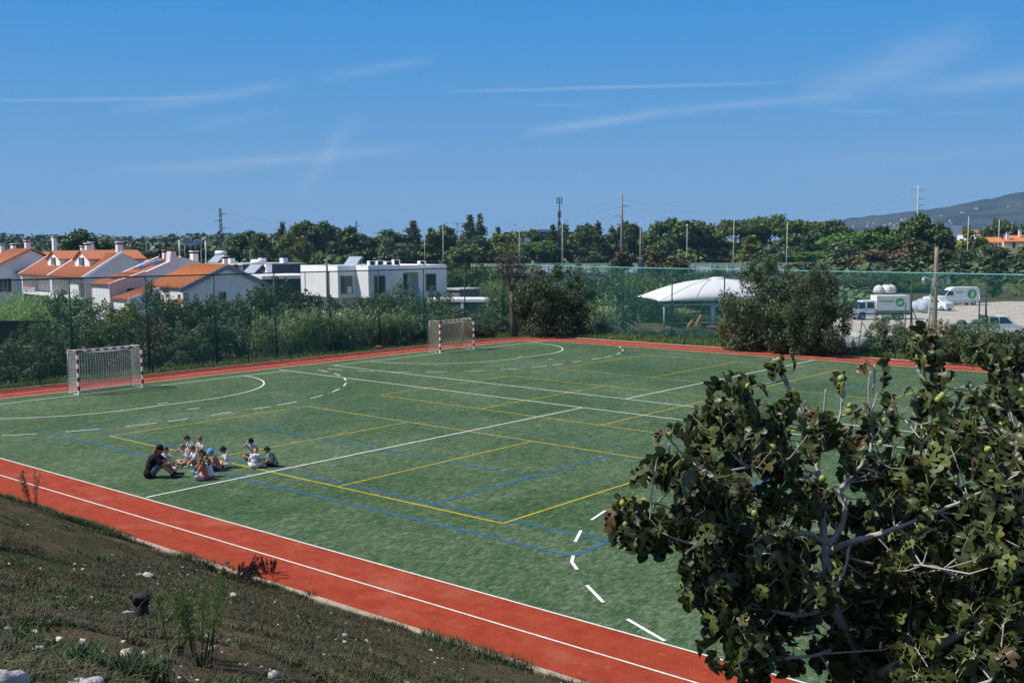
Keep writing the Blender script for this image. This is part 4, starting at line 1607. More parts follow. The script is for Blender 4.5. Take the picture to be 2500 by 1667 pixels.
for u, vt, vb, d, arm, lab in LAMPS:
    b = D(u, 613, d)
    h = zat(vt, d, u)+1.9
    root = empty('lamp_post', (b.x, b.y, -1.9), math.atan2(RH[1], RH[0]), lab, 'lamp post', 'lamp posts along the road')
    MB().tube([(0, 0, 0), (0, 0, h*.5), (0, 0, h)], [.17, .13, .085], 8).build('pole', POLE, root)
    if arm in (-1, 1):
        MB().tube([(0, 0, h-.1), (arm*.5, 0, h+.05), (arm*1.0, 0, h+.12)], .05, 6).build('arm', POLE, root)
        MB().prism([(arm*.9, h+.05), (arm*1.75, h+.14), (arm*1.75, h+.24), (arm*.9, h+.2)], -.14, .14).build('lamp_head', DARKST, root)
    elif arm == 2:
        MB().ellipsoid((0, 0, h+.2), (.32, .32, .3)).build('camera_head', WHITE, root)
        MB().box(-.35, .35, -.06, .06, h-.25, h-.1).build('bracket', DARKST, root)

POLEM = mat('weathered_concrete_pole', (.20, .15, .12), (.32, .26, .22), scale=.4, rough=.9)


def power_pole(u, vt, d, lab, m, r0=.42, r1=.2, arms=((.12, 1), (.24, -1), (.36, 1)), al=2.8, lattice=False):
    b = D(u, 613, d)
    h = zat(vt, d, u)+1.9
    root = empty('power_pole', (b.x, b.y, -1.9), math.atan2(RH[1], RH[0]), lab, 'power pole')
    mb = MB()
    if lattice:
        n = 14
        for sx, sy in ((1, 1), (1, -1), (-1, 1), (-1, -1)):
            mb.bar((sx*r0, sy*r0, 0), (sx*r1, sy*r1, h), .07, 5)
        for i in range(n):
            z0, z1 = h*i/n, h*(i+1)/n
            a, c = r0+(r1-r0)*i/n, r0+(r1-r0)*(i+1)/n
            for sy in (1, -1):
                mb.bar((-a, sy*a, z0), (c, sy*c, z1), .045, 4)
                mb.bar((a, sy*a, z0), (-c, sy*c, z1), .045, 4)
                mb.bar((sy*a, -a, z0), (sy*c, c, z1), .045, 4)
    else:
        mb.tube([(0, 0, 0), (0, 0, h*.5), (0, 0, h)], [r0, (r0+r1)/2, r1], 8)
    mb.build('mast', m, root)
    H = h+1.9
    for f, sgn in arms:
        z = h*(1-f)
        mb = MB()
        mb.tube([(-sgn*.5, 0, z), (sgn*al*.55, 0, z+.05)], .10, 6)
        mb.tube([(0, 0, z-.7), (sgn*al*.5, 0, z)], .05, 5)
        mb.build('crossarm', m, root)
        MB().tube([(sgn*al*.55, 0, z+.02), (sgn*al*.75, 0, z-.05), (sgn*al, 0, z-.12)], .06, 6).build('insulator', DARKST, root)
    return root, h


pA = power_pole(1518, 475, 330, 'tall concrete power pole with three arms in the middle of the tree belt', POLEM, .55, .28, ((.145, 1), (.27, -1), (.40, 1)), 3.0)
pB = power_pole(541, 508, 330, 'tall dark steel power pole on the left behind the gable house', DARKST, .45, .30, ((.09, 1), (.18, -1), (.29, 1)), 2.6, True)
pC = power_pole(871, 540, 480, 'lattice power pole rising behind the round dark pine', DARKST, .5, .3, ((.10, 1), (.30, -1), (.50, 1)), 3.4, True)
pD = power_pole(1117, 544, 520, 'thin power pole with four short arms left of the twin tall poplars', DARKST, .25, .16, ((.02, 1), (.02, -1), (.2, 1), (.34, -1), (.52, 1)), 2.6)
pE = power_pole(2237, 454, 420, 'pale concrete power pole on the skyline right of the umbrella pines', POLE, .42, .22, ((.05, 1), (.05, -1), (.16, 1), (.16, -1), (.24, 1)), 3.0)
pF = power_pole(925, 568, 470, 'small crossarm pole top behind the belt left of the grey green poplar', DARKST, .3, .25, ((.01, 1), (.01, -1)), 3.0)


def wires(name, a, b, za, zb, sag, lab, n=3, dz=2.2):
    root = None
    mb = MB()
    for k in range(n):
        pts = []
        for i in range(25):
            t = i/24
            p = a.lerp(b, t)
            pts.append((p.x, p.y, za-k*dz+(zb-za)*t-sag*4*t*(1-t)))
        mb.tube(pts, .016, 4)
    return tag(mb.build(name, DARKST), lab, 'cable')


wires('power_line', D(1518, 613, 330), D(2237, 613, 420), zat(492, 330), zat(475, 420), 5, 'thin power line from the middle concrete pole to the pale skyline pole')
wires('power_line', D(541, 613, 330), D(1518, 613, 330), zat(515, 330), zat(492, 330), 8, 'thin power line from the dark steel pole to the middle concrete pole')
wires('power_line', D(2237, 613, 420), D(3000, 613, 480), zat(475, 420), zat(460, 480), 5, 'thin power line running right from the pale skyline pole')

# antenna mast
b = D(1366, 613, 420)
h = zat(482, 420)+1.9
root = empty('antenna_mast', (b.x, b.y, -1.9), 0, 'slim mobile phone mast with stacked antennas above the trees', 'antenna mast')
mb = MB()
mb.tube([(0, 0, 0), (0, 0, h-3)], [.45, .28], 8)
mb.tube([(-.75, 0, 0), (-.6, 0, h-7)], [.16, .12], 6)
for i in range(18):
    z = (h-8)*i/18+3
    mb.bar((-.68, 0, z), (0, 0, z+.9), .05, 4)
mb.build('mast', DARKST, root)
for z, n, rad in ((h-1.6, 6, 1.15), (h-7.5, 4, .6), (h-12, 4, .65), (h-18, 4, .75)):
    for k in range(n):
        a = 2*math.pi*k/n+.3
        x, y = rad*math.cos(a), rad*math.sin(a)
        mb = MB()
        mb.box(x-.10, x+.10, y-.10, y+.10, z-1.4, z+1.4)
        mb.bar((x, y, z-.9), (0, 0, z-1.2), .05, 4)
        mb.build('antenna', DARKST, root)
MB().lathe((.45, -.3, h-13), [(.0, -.25), (.5, -.2), (.55, .2), (0, .25)], 12, 'y').build('dish', WHITE, root)

# wooden/concrete poles close by
def yard_pole(u, vt, d, lab, r, ground=-1.9, double=False):
    b = D(u, 613, d)
    h = zat(vt, d, u)-ground
    root = empty('utility_pole', (b.x, b.y, ground), math.atan2(RH[1], RH[0]), lab, 'utility pole')
    W = mat('weathered_wood_pole', (.20, .16, .11), (.34, .29, .21), scale=3, rough=.95, bump=.4, stretch=(1, 1, .12))
    mb = MB()
    n = 6
    mb.tube([(0, 0, h*i/n) for i in range(n+1)], [r*1.5-(r*.6)*i/n for i in range(n+1)], 8)
    mb.build('pole', W, root)
    if double:
        MB().tube([(-.55, .1, 0), (-.22, .05, h*.72)], .11, 8).build('strut', CONC, root)
        mb = MB()
        for s in (-1, 1):
            mb.tube([(0, 0, h*.70), (s*.9, 0, h*.735)], .05, 6)
            mb.lathe((s*.9, 0, h*.70), [(.0, -.22), (.14, -.2), (.14, .2), (.03, .26)], 10)
        mb.box(-.18, .18, -.2, .2, h*.665, h*.695)
        mb.build('insulator', STEEL, root)
    else:
        mb = MB()
        for z in (h-.15, h-.55):
            mb.lathe((-.18, 0, z), [(.0, -.1), (.07, -.08), (.07, .08), (0, .1)], 8)
        mb.build('insulator', WHITE, root)
    return root


yard_pole(797, 632, 92, 'grey wooden pole standing right in front of the flat white house', .10)
yard_pole(2287, 603, 72, 'thick old wooden yard pole with strut and insulators, right of the olive trees', .16, double=True)

# ------------------------------------------------------------------ graffiti wall and guard rail along the road
bar_a, bar_b = D(1150, 613, 362), D(2175, 613, 322)
bar_c = (bar_b-bar_a)
Lb = Vector((bar_c.x, bar_c.y)).length
root = empty('graffiti_wall', (bar_a.x, bar_a.y, -1.8), math.atan2(bar_c.y, bar_c.x), 'long pale green road noise wall covered in white graffiti', 'wall')
GREENP = mat('pale_green_panel', (.32, .46, .30), (.42, .56, .38), scale=.3, rough=.8)
GRAF = mat('white_graffiti_paint', (.78, .80, .80), (.60, .66, .66), scale=.7, rough=.7, lo=.45, hi=.65)
GRAFK = mat('black_graffiti_paint', (.02, .022, .025), var=.2, rough=.6)
hb = 3.5
mb = MB()
mb.box(0, Lb, 0, .15, 0, hb)
mb.build('panel', GREENP, root)
MB().box(0, Lb, -.05, .2, hb, hb+.09).build('top_rail', WHITE, root)
npst = 26
for i in range(npst):
    x = Lb*i/(npst-1)
    MB().box(x-.13, x+.13, -.12, .2, 0, hb+.1).build('post', WHITE, root)
gr = random.Random(12)
words_ = ['OZK', 'NEKO', 'RASE', 'MOKS', 'TRIA', 'SEKA', 'DUZO', 'VALE', 'KROM', 'ZINE', 'TASO', 'BRUK', 'ONDA', 'PIXO']
x = 9.0
wi = 0
while x < Lb-16:
    wl = gr.uniform(8, 13)
    mb = MB()
    n = 22
    pts = [(x+wl*.5+wl*.5*math.cos(6.283*k/n)*gr.uniform(.85, 1.1), -.006, 1.25+1.15*math.sin(6.283*k/n)*gr.uniform(.8, 1.15)) for k in range(n)]
    mb.add([(px, -.006, max(.1, min(hb-.12, pz))) for px, _, pz in pts], [tuple(range(n))])
    mb.build('graffiti', GRAF, root)
    text_mesh(words_[wi % len(words_)], 2.3, GRAFK, 'graffiti_lettering', root, .002, frame_m((x+wl*.5, -.014, 1.3), (1.55, 0, gr.uniform(-.1, .1)), (gr.uniform(-.2, .2), 0, 1)))
    wi += 1
    x += wl+gr.uniform(1, 7)

for d, u0, u1, lab in ((318, 900, 2600, 'double steel guard rail along the far lane of the road'), (304, 1000, 2700, 'double steel guard rail along the near edge of the road')):
    a, b = D(u0, 613, d), D(u1, 613, d)
    v = b-a
    Lr = Vector((v.x, v.y)).length
    root = empty('guard_rail', (a.x, a.y, -1.8), math.atan2(v.y, v.x), lab, 'guard rail')
    mb = MB()
    for z in (.35, .75):
        mb.box(0, Lr, -.06, .06, z, z+.24)
    mb.build('rail', STEEL, root)
    for i in range(60):
        MB().box(Lr*i/59-.06, Lr*i/59+.06, .07, .18, 0, .95).build('post', STEEL, root)

# road sign seen from behind, round sign, direction boards
SIGNB = mat('sign_back_grey', (.10, .13, .20), var=.1, rough=.5)


def sign_panel(name, u, vt, vb, wpx, d, lab, cat, m, shape='rect', legs=2):
    b = D(u, 613, d)
    zt, zb = zat(vt, d, u), zat(vb, d, u)
    w = wpx*d/2377
    root = empty(name, (b.x, b.y, -1.8), math.atan2(RH[1], RH[0]), lab, cat)
    if shape == 'rect':
        MB().box(-w/2, w/2, -.05, .05, zb+1.8, zt+1.8).build('board', m, root, .02)
    else:
        MB().lathe((0, 0, (zt+zb)/2+1.8), [(0, -.04), (w/2, -.04), (w/2, .04), (0, .04)], 20, 'y').build('board', m, root)
    for i in range(legs):
        x = (-w*.3+w*.6*i) if legs > 1 else 0
        MB().tube([(x, .12, 0), (x, .12, zt+1.8-.05)], .07, 8).build('post', STEEL, root)
    return root, w, zb+1.8, zt+1.8


sign_panel('road_sign', 1565, 639, 669, 15, 300, 'big dark rectangular road sign seen from behind before the graffiti wall', 'road sign', SIGNB)
sign_panel('road_sign', 1991, 643, 661, 8, 295, 'dark oval road sign seen from behind left of the parked silver car', 'road sign', SIGNB, 'round', 1)
BOARD = mat('pale_blue_sign', (.42, .48, .55), var=.06, rough=.5)
BLKP = mat('black_lettering', (.015, .017, .02), rough=.5)
for u, vt, vb, wpx, lab, lines in ((458, 579, 599, 24, 'larger pale road direction board, the left one of the two', (('Birre', .3, .72), ('Ald\u00aa. Juzo', .3, .45))),
                                   (484, 586, 598, 23, 'smaller pale road direction board with two text rows, right one of the two', (('A 5   P', .34, .68), ('Cascais', .36, .28)))):
    root, w, zb, zt = sign_panel('direction_sign', u, vt, vb, wpx, 250, lab, 'road sign', BOARD)
    hh = zt-zb
    for txt, s, f in lines:
        text_mesh(txt, hh*s*1.1, BLKP, 'sign_lettering', root, .002, frame_m((0, -.056, zb+hh*f), (1, 0, 0), (0, 0, 1)), bold=.012)
    mb = MB()
    ax, az = (.1, zb+hh*.16) if u < 470 else (w*.4, zb+hh*.3)
    mb.add([(ax-.3, -.055, az+.05), (ax-.3, -.055, az-.05), (ax+.05, -.055, az-.05), (ax+.05, -.055, az-.16), (ax+.3, -.055, az), (ax+.05, -.055, az+.16), (ax+.05, -.055, az+.05)], [(0, 1, 2, 3, 4, 5, 6)])
    mb.build('arrow', BLKP, root)
for u, vt, lab in ((438, 586, 'white flag pole standing left of the road boards'), (502, 588, 'white leaning flag pole with a furled flag right of the road boards')):
    d = 180
    b = D(u, 613, d)
    h = zat(vt, d, u)+1.8
    root = empty('flag_pole', (b.x, b.y, -1.8), 0, lab, 'flag pole')
    MB().tube([(0, 0, 0), (0, 0, h)], [.11, .08], 8).build('pole', WHITE, root)
    MB().tube([(.05, 0, h-3.2), (.1, .02, h-1.8), (.06, 0, h-.2)], [.06, .17, .09], 7).build('furled_flag', WHITE, root)
# ------------------------------------------------------------------ vehicles
VANW = mat('white_van_paint', (.74, .75, .76), var=.03, rough=.3, spec=.5)
VGLASS = mat('vehicle_glass', (.012, .016, .02), var=.2, rough=.1, spec=.6)
GRN = mat('logo_green', (.035, .33, .07), var=.05, rough=.6)
GRYTXT = mat('pale_grey_lettering', (.42, .47, .45), rough=.6)
TARP = mat('white_tarpaulin', (.66, .66, .64), (.74, .74, .72), scale=1.2, rough=.7, bump=.4, bscale=2)
DARKT = mat('dark_chassis', (.03, .035, .032), var=.2, rough=.7)


def wheel(root, x, y, r=.34, w=.22):
    s = 1 if y > 0 else -1
    mb = MB()
    mb.lathe((x, y, r), [(r*.62, -w/2), (r*.94, -w/2), (r, -w/2+.04), (r, w/2-.04), (r*.94, w/2), (r*.62, w/2)], 18, 'y')
    t = mb.build('wheel', RUBBER, root)
    MB().lathe((x, y, r), [(0, -w*.4), (r*.3, -w*.45), (r*.63, -w*.38), (r*.63, w*.38), (r*.3, w*.45), (0, w*.4)], 12, 'y').build('rim', STEEL, t)
    return t


def leaf_logo(root, x, y, z, r, ring, sgn=-1):
    """green disc with a pale leaf, on a side facing -y"""
    n = 28
    mb = MB()
    vs = [(x+r*math.cos(6.283*k/n), y, z+r*math.sin(6.283*k/n)) for k in range(n)]
    mb.add(vs, [tuple(range(n))])
    o = mb.build('logo', GRN, root)
    mb = MB()
    if ring:
        pts = [(.05, .78), (.38, .45), (.42, -.1), (.15, -.72), (-.12, -.78), (-.32, -.3), (-.26, .3)]
    else:
        pts = [(-.72, -.42), (-.5, -.02), (0, .28), (.72, .30), (.55, -.12), (.1, -.40), (-.35, -.48)]
    mb.add([(x+r*a, y-.006, z+r*c) for a, c in pts], [tuple(range(len(pts)))])
    mb.build('leaf_mark', TARP, o)
    mb = MB()
    q = [(-.6, -.36), (.5, .2)] if not ring else [(-.02, -.7), (.08, .6)]
    a, c = q
    mb.quad((x+r*a[0], y-.012, z+r*a[1]), (x+r*a[0]+.03, y-.012, z+r*a[1]-.02), (x+r*c[0]+.03, y-.012, z+r*c[1]-.02), (x+r*c[0], y-.012, z+r*c[1]))
    mb.build('leaf_mark', GRN, o)


def at_yard(u, v, z=-1.776):
    return G(u, v, z)


# vehicle frames: local -y side faces the camera, +x towards the viewer's right
def vehicle_root(name, u, v, yaw_off, lab, cat, z=-1.776):
    p = at_yard(u, v, z)
    return empty(name, p, math.atan2(RH[1], RH[0])+R(yaw_off), lab, cat)


# crew cab truck, cab to the left
t = vehicle_root('delivery_truck', 2150, 779, 1.5, 'white crew cab truck with a tarpaulin box and green leaf logo in the pale yard', 'truck')
cabp = [(-3.75, .35), (-3.78, .95), (-3.55, 1.12), (-3.05, 1.28), (-2.62, 2.05), (-2.4, 2.2), (-.95, 2.24), (-.92, .35)]
ins = [0, 0, .03, .05, .16, .2, .2, 0]
MB().prism(cabp, -.95, .95, 0, ins).build('cab', VANW, t, .05)
mb = MB()
mb.prism([(-3.02, 1.32), (-2.66, 1.98), (-2.2, 2.02), (-2.2, 1.32)], -.975, .975, 0, [.045, .17, .17, .045])
mb.build('door_window', VGLASS, t)
MB().prism([(-1.95, 1.32), (-1.95, 2.02), (-1.15, 2.02), (-1.15, 1.32)], -.975, .975, 0, [.045, .17, .17, .045]).build('rear_door_window', VGLASS, t, .02)
MB().prism([(-3.12, 1.30), (-2.68, 2.06), (-2.62, 2.06), (-3.04, 1.30)], -.78, .78).build('windscreen', VGLASS, t)
MB().box(-3.6, -.92, -.965, -.95, .62, .74).build('trim_strip', DARKT, t)
for x in (-2.12, -1.08):
    MB().box(x-.1, x+.1, -.985, -.955, 1.12, 1.18).build('door_handle', DARKT, t)
MB().box(-3.25, -3.1, -1.12, -.98, 1.3, 1.6).build('mirror', DARKT, t)
MB().prism([(-3.79, .8), (-3.62, 1.08), (-3.45, 1.08), (-3.6, .8)], -.93, -.6).build('headlight', mat('lamp_glass', (.6, .62, .64), rough=.2), t)
MB().box(-.85, 3.05, -.98, .98, .55, .78).build('chassis', DARKT, t)
MB().box(-.85, 3.0, -1.03, 1.03, .78, 1.06).build('load_bed', mat('grey_green_panels', (.12, .15, .13), rough=.6), t)
MB().box(-.88, 2.98, -1.04, 1.04, 1.07, 2.78).build('box_body', TARP, t, .03)
mb = MB()
mb.box(-.9, -.82, -1.055, -1.04, 1.05, 2.8)
mb.box(2.92, 3.0, -1.055, -1.04, 1.05, 2.8)
mb.box(2.985, 3.03, -1.0, 1.0, 1.1, 2.75)
mb.build('box_frame', mat('grey_frame', (.25, .27, .28), rough=.5), t)
wheel(t, -2.75, -.86)
wheel(t, -2.75, .86)
wheel(t, 2.0, -.86)
wheel(t, 2.0, .86)
leaf_logo(t, 1.78, -1.062, 1.98, .52, False)
text_mesh('SOGRAMA', .36, GRN, 'lettering', t, .002, frame_m((.22, -1.062, 2.12), (1, 0, 0), (0, 0, 1)), bold=.008)
text_mesh('JARDINS', .24, GRYTXT, 'lettering', t, .002, frame_m((.22, -1.062, 1.78), (1, 0, 0), (0, 0, 1)))

# high roof van behind, nose to the left
t = vehicle_root('panel_van', 2335, 745, 4, 'white high roof panel van with a ring shaped green leaf logo', 'van')
vp = [(-3.05, .4), (-3.1, 1.0), (-2.75, 1.25), (-2.2, 1.4), (-1.55, 2.15), (-1.1, 2.5), (-.6, 2.62), (2.6, 2.62), (2.85, 2.4), (2.95, 1.2), (2.95, .4)]
MB().prism(vp, -1.0, 1.0, 0, [0, 0, .05, .08, .16, .2, .2, .2, .18, .03, 0]).build('body', VANW, t, .06)
MB().prism([(-2.1, 1.46), (-1.6, 2.06), (-1.0, 2.06), (-1.0, 1.46)], -1.02, 1.02, 0, [.09, .17, .17, .09]).build('door_window', VGLASS, t)
MB().prism([(-2.28, 1.4), (-1.62, 2.16), (-1.54, 2.16), (-2.16, 1.4)], -.8, .8).build('windscreen', VGLASS, t)
MB().box(-2.9, 2.9, -1.03, -1.0, .62, .75).build('trim_strip', mat('pale_trim', (.5, .52, .53), rough=.5), t)
MB().box(2.94, 3.02, -.85, .85, .5, 1.0).build('bumper', DARKT, t)
MB().prism([(2.9, 1.1), (2.9, 1.7), (2.99, 1.7), (2.99, 1.1)], -.98, -.8).build('tail_light', RED, t)
for x in (-2.15, 2.0):
    wheel(t, x, -.9, .36)
    wheel(t, x, .9, .36)
leaf_logo(t, 1.75, -.99, 1.62, .66, True)
text_mesh('SOGRAMA', .26, GRN, 'lettering', t, .002, frame_m((-.1, -.96, 1.92), (1, 0, 0), (0, 0, 1)), bold=.006)
text_mesh('JARDINS', .2, GRYTXT, 'lettering', t, .002, frame_m((-.1, -.97, 1.62), (1, 0, 0), (0, 0, 1)))

# small white van by the pole, seen from behind
t = vehicle_root('small_van', 2288, 757, -62, 'small white van seen from behind, half hidden by the old wooden yard pole', 'van')
MB().prism([(-1.9, .3), (-1.95, 1.0), (-1.85, 1.55), (-1.6, 1.78), (.6, 1.8), (1.1, 1.2), (1.9, 1.0), (2.0, .3)], -.82, .82, 0, [0, .02, .1, .14, .14, .06, .05, 0]).build('body', VANW, t, .05)
MB().prism([(-1.93, 1.05), (-1.86, 1.5), (-1.8, 1.5), (-1.85, 1.05)], -.62, .62, 0, [0, .06, .06, 0]).build('rear_window', VGLASS, t)
MB().prism([(-1.4, 1.08), (-1.3, 1.62), (.5, 1.64), (.9, 1.1)], -.84, .84, 0, [.05, .15, .15, .05]).build('side_window', VGLASS, t)
for x in (-1.25, 1.3):
    wheel(t, x, -.75, .3, .18)
    wheel(t, x, .75, .3, .18)
MB().prism([(-1.97, .9), (-1.9, 1.4), (-1.84, 1.4), (-1.9, .9)], -.8, -.66).build('tail_light', RED, t)

# white pickup nearer, bed to the left, nose to the right
t = vehicle_root('pickup_truck', 2418, 822, -2, 'white crew cab pickup with a grey loaded bed near the right edge', 'pickup')
MB().prism([(-.6, .4), (-.6, 1.95), (-.4, 2.0), (.95, 2.0), (1.2, 1.94), (1.95, 1.25), (2.75, 1.05), (2.95, .8), (2.95, .4)], -.93, .93, 0, [0, .14, .18, .18, .18, .05, .05, 0, 0]).build('cab', VANW, t, .05)
MB().prism([(-.48, 1.28), (-.44, 1.86), (.28, 1.86), (.28, 1.28)], -.95, .95, 0, [.05, .13, .13, .05]).build('rear_door_window', VGLASS, t)
MB().prism([(.4, 1.28), (.4, 1.86), (1.05, 1.84), (1.6, 1.28)], -.95, .95, 0, [.05, .14, .14, .05]).build('door_window', VGLASS, t)
MB().prism([(1.16, 1.93), (1.24, 1.93), (1.99, 1.25), (1.9, 1.25)], -.72, .72).build('windscreen', VGLASS, t)
MB().box(-3.2, -.7, -.98, .98, .6, 1.15).build('load_bed', mat('grey_dropside', (.16, .165, .17), rough=.6), t, .03)
mb = MB()
mb.box(-.72, -.66, -.9, .9, 1.15, 2.02)
mb.box(-.66, 0, -.9, -.84, 1.98, 2.04)
mb.build('headboard', DARKT, t)
for i, x in enumerate((-2.7, -2.0, -1.2)):
    MB().ellipsoid((x, -.1+.2*i, 1.28), (.42, .5, .3), 12, 7, f=lambda q: q*(1+.15*math.sin(7*q.x+5*q.y))).build('load_bundle', DARKT if i != 1 else CONC, t)
for x in (-2.2, 2.0):
    wheel(t, x, -.85, .35)
    wheel(t, x, .85, .35)


# cars on the road
def make_car(u, v, d, yaw, paint, lab, name='car', tall=0.0):
    b = D(u, 613, d)
    t = empty(name, (b.x, b.y, -1.79), math.atan2(RH[1], RH[0])+R(yaw), lab, 'van' if tall else 'car', None if tall else 'cars driving on the road')
    MB().prism([(-2.1, .3), (-2.15, .8), (-2.0, .98), (-1.5, 1.02+tall), (-.9, 1.45+tall), (.5, 1.46+tall), (1.15, 1.0), (1.95, .85), (2.1, .6), (2.1, .3)], -.86, .86, 0, [0, 0, .04, .08, .2, .2, .08, .06, 0, 0]).build('body', paint, t, .06)
    if not tall:
        MB().prism([(-1.4, 1.03), (-.86, 1.38), (.42, 1.39), (.98, 1.02)], -.88, .88, 0, [.09, .2, .2, .09]).build('window', VGLASS, t)
    else:
        MB().prism([(-.2, 1.1), (-.2, 1.5+tall), (.42, 1.4+tall), (.98, 1.02)], -.88, .88, 0, [.09, .18, .18, .09]).build('window', VGLASS, t)
    for x in (-1.3, 1.3):
        wheel(t, x, -.8, .31, .18)
        wheel(t, x, .8, .31, .18)
    return t


YEL = mat('yellow_car_paint', (.65, .34, .01), var=.03, rough=.3)
SILV = mat('silver_car_paint', (.42, .45, .48), var=.03, rough=.18, metal=.5)
DKC = mat('dark_car_paint', (.02, .03, .05), var=.1, rough=.25)
make_car(1300, 668, 335, 182, YEL, 'yellow and white delivery van on the road before the graffiti wall', 'delivery_van', .7)
make_car(1325, 668, 322, 180, DKC, 'dark blue car right behind the yellow delivery van')
make_car(1403, 668, 312, 180, VANW, 'white car under the first big white graffiti tag')
make_car(2012, 676, 290, 172, SILV, 'silver car shining in the sun beside the round road sign back')
make_car(2068, 672, 306, 175, VANW, 'white car partly hidden by roadside bushes right of the silver car')

# ------------------------------------------------------------------ sacks, blue sign, yard clutter
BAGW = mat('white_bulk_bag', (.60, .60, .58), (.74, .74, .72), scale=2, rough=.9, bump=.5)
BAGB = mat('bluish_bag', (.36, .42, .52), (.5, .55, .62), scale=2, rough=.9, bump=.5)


def bag(p, r, h, m, lab, grp, lump=.12):
    s = random.Random(lab)
    a, b_ = s.uniform(0, 6), s.uniform(0, 6)

    def f(q):
        k = 1+lump*math.sin(3*q.x+a)*math.cos(4*q.y+b_)+lump*.5*math.sin(9*q.z+a)
        w = Vector((q.x*k, q.y*k, q.z))
        if q.z < -.5:
            w.z = -.5-(-.5-q.z)*.2
        m4 = max(abs(w.x), abs(w.y), .3)
        return Vector((w.x*(1+.25*(1-m4)), w.y*(1+.25*(1-m4)), w.z))
    mb = MB().ellipsoid((0, 0, h*.5), (r, r, h*.62), 16, 10, f=f)
    mb.lathe((0, 0, h*1.02), [(.0, .0), (r*.2, .02), (r*.28, .14), (r*.1, .18), (0, .18)], 8)
    o = mb.build('bulk_bag', m)
    o.location = p
    return tag(o, lab, 'bag', grp)


for i, (u, lab) in enumerate(((2148, 'leftmost white bulk bag showing above the truck box'), (2163, 'middle white bulk bag showing above the truck box'), (2170, 'white bulk bag second from the right above the truck box'), (2178, 'rightmost white bulk bag showing above the truck box'))):
    p = D(u, 613, 126+1.3*(i % 2))
    for lvl in (0, 1, 2):
        pass
    bag((p.x, p.y, .42), .66, 1.1, BAGW, lab, 'white bulk bags stacked behind the truck')
    # the pallet stack that carries it
    mb = MB()
    for k in range(7):
        mb.box(p.x-.55, p.x+.55, p.y-.55, p.y+.55, -1.77+k*.31, -1.77+k*.31+.24)
        for j in (-.5, 0, .4):
            mb.box(p.x+j, p.x+j+.12, p.y-.5, p.y+.5, -1.77+k*.31+.24, -1.77+k*.31+.31)
    o = mb.build('pallet_stack', mat('pallet_wood', (.3, .22, .13), rough=.9))
    tag(o, lab.replace('white bulk bag', 'pallet pile under the white bag').replace('showing above', 'behind'), 'pallets', 'pallet piles behind the truck')
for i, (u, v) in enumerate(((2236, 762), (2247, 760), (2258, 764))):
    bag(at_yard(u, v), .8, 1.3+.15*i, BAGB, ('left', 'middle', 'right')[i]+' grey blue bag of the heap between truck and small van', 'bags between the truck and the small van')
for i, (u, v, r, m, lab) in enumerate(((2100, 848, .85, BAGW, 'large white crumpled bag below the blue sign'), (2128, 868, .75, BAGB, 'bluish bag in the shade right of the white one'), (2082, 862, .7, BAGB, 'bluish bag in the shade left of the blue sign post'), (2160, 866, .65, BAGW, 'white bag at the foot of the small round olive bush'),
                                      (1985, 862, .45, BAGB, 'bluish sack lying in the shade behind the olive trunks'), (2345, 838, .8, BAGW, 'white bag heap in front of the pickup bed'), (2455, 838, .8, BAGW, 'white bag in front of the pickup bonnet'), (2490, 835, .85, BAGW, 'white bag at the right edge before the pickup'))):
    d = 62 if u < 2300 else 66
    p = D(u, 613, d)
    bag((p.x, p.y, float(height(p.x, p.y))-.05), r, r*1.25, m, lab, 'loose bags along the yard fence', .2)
ROCK = mat('pale_limestone', (.36, .33, .29), (.58, .56, .52), scale=3, rough=.95, bump=.6)


def rock(p, r, lab, cat='rock', m=None, sq=.7, seed=0, grp=None):
    s = random.Random(seed)
    k = [s.uniform(0, 6) for _ in range(6)]

    def f(q):
        n = 1+.16*math.sin(3.1*q.x+k[0])*math.sin(2.7*q.y+k[1])+.10*math.sin(6*q.z+k[2]+2*q.x)+.06*math.sin(11*q.y+k[3])
        return Vector((q.x*n, q.y*n*(.7+.3*math.sin(k[4])**2), q.z*n))
    o = MB().ellipsoid((0, 0, 0), (r, r, r*sq), 20, 12, f=f).build('rock', m or ROCK)
    o.location = p
    o.rotation_euler = (s.uniform(-.3, .3), s.uniform(-.3, .3), s.uniform(0, 6))
    return tag(o, lab, cat, grp)


for i, (u, v, r, lab) in enumerate(((2282, 872, .32, 'pale boulder at the far track edge below the old wooden pole'), (2312, 878, .2, 'small pale boulder right of the bigger one at the far track edge'), (925, 852, .28, 'reddish brown stone beside the track below the tall reeds'), (1665, 838, .16, 'small pale stone on the far track edge below the canopy'))):
    p = G(u, v)
    rock((p.x, p.y, .05), r, lab, seed=i, m=mat('reddish_stone', (.2, .09, .06), rough=.9) if i == 2 else None)
BROWNST = mat('rusty_brown_heap', (.16, .075, .04), (.26, .15, .09), scale=3, rough=1, bump=.8)
for i, (u, v, r, lab) in enumerate(((1945, 838, .8, 'rusty brown earth heap behind the olive trunks, left one'), (2010, 830, .9, 'rusty brown earth heap behind the right olive tree'), (1985, 842, .6, 'pale stone lying between the brown heaps behind the olives'))):
    p = D(u, 613, 66)
    rock((p.x, p.y, float(height(p.x, p.y))+.15), r, lab, 'heap', BROWNST if i < 2 else ROCK, .7, 40+i)

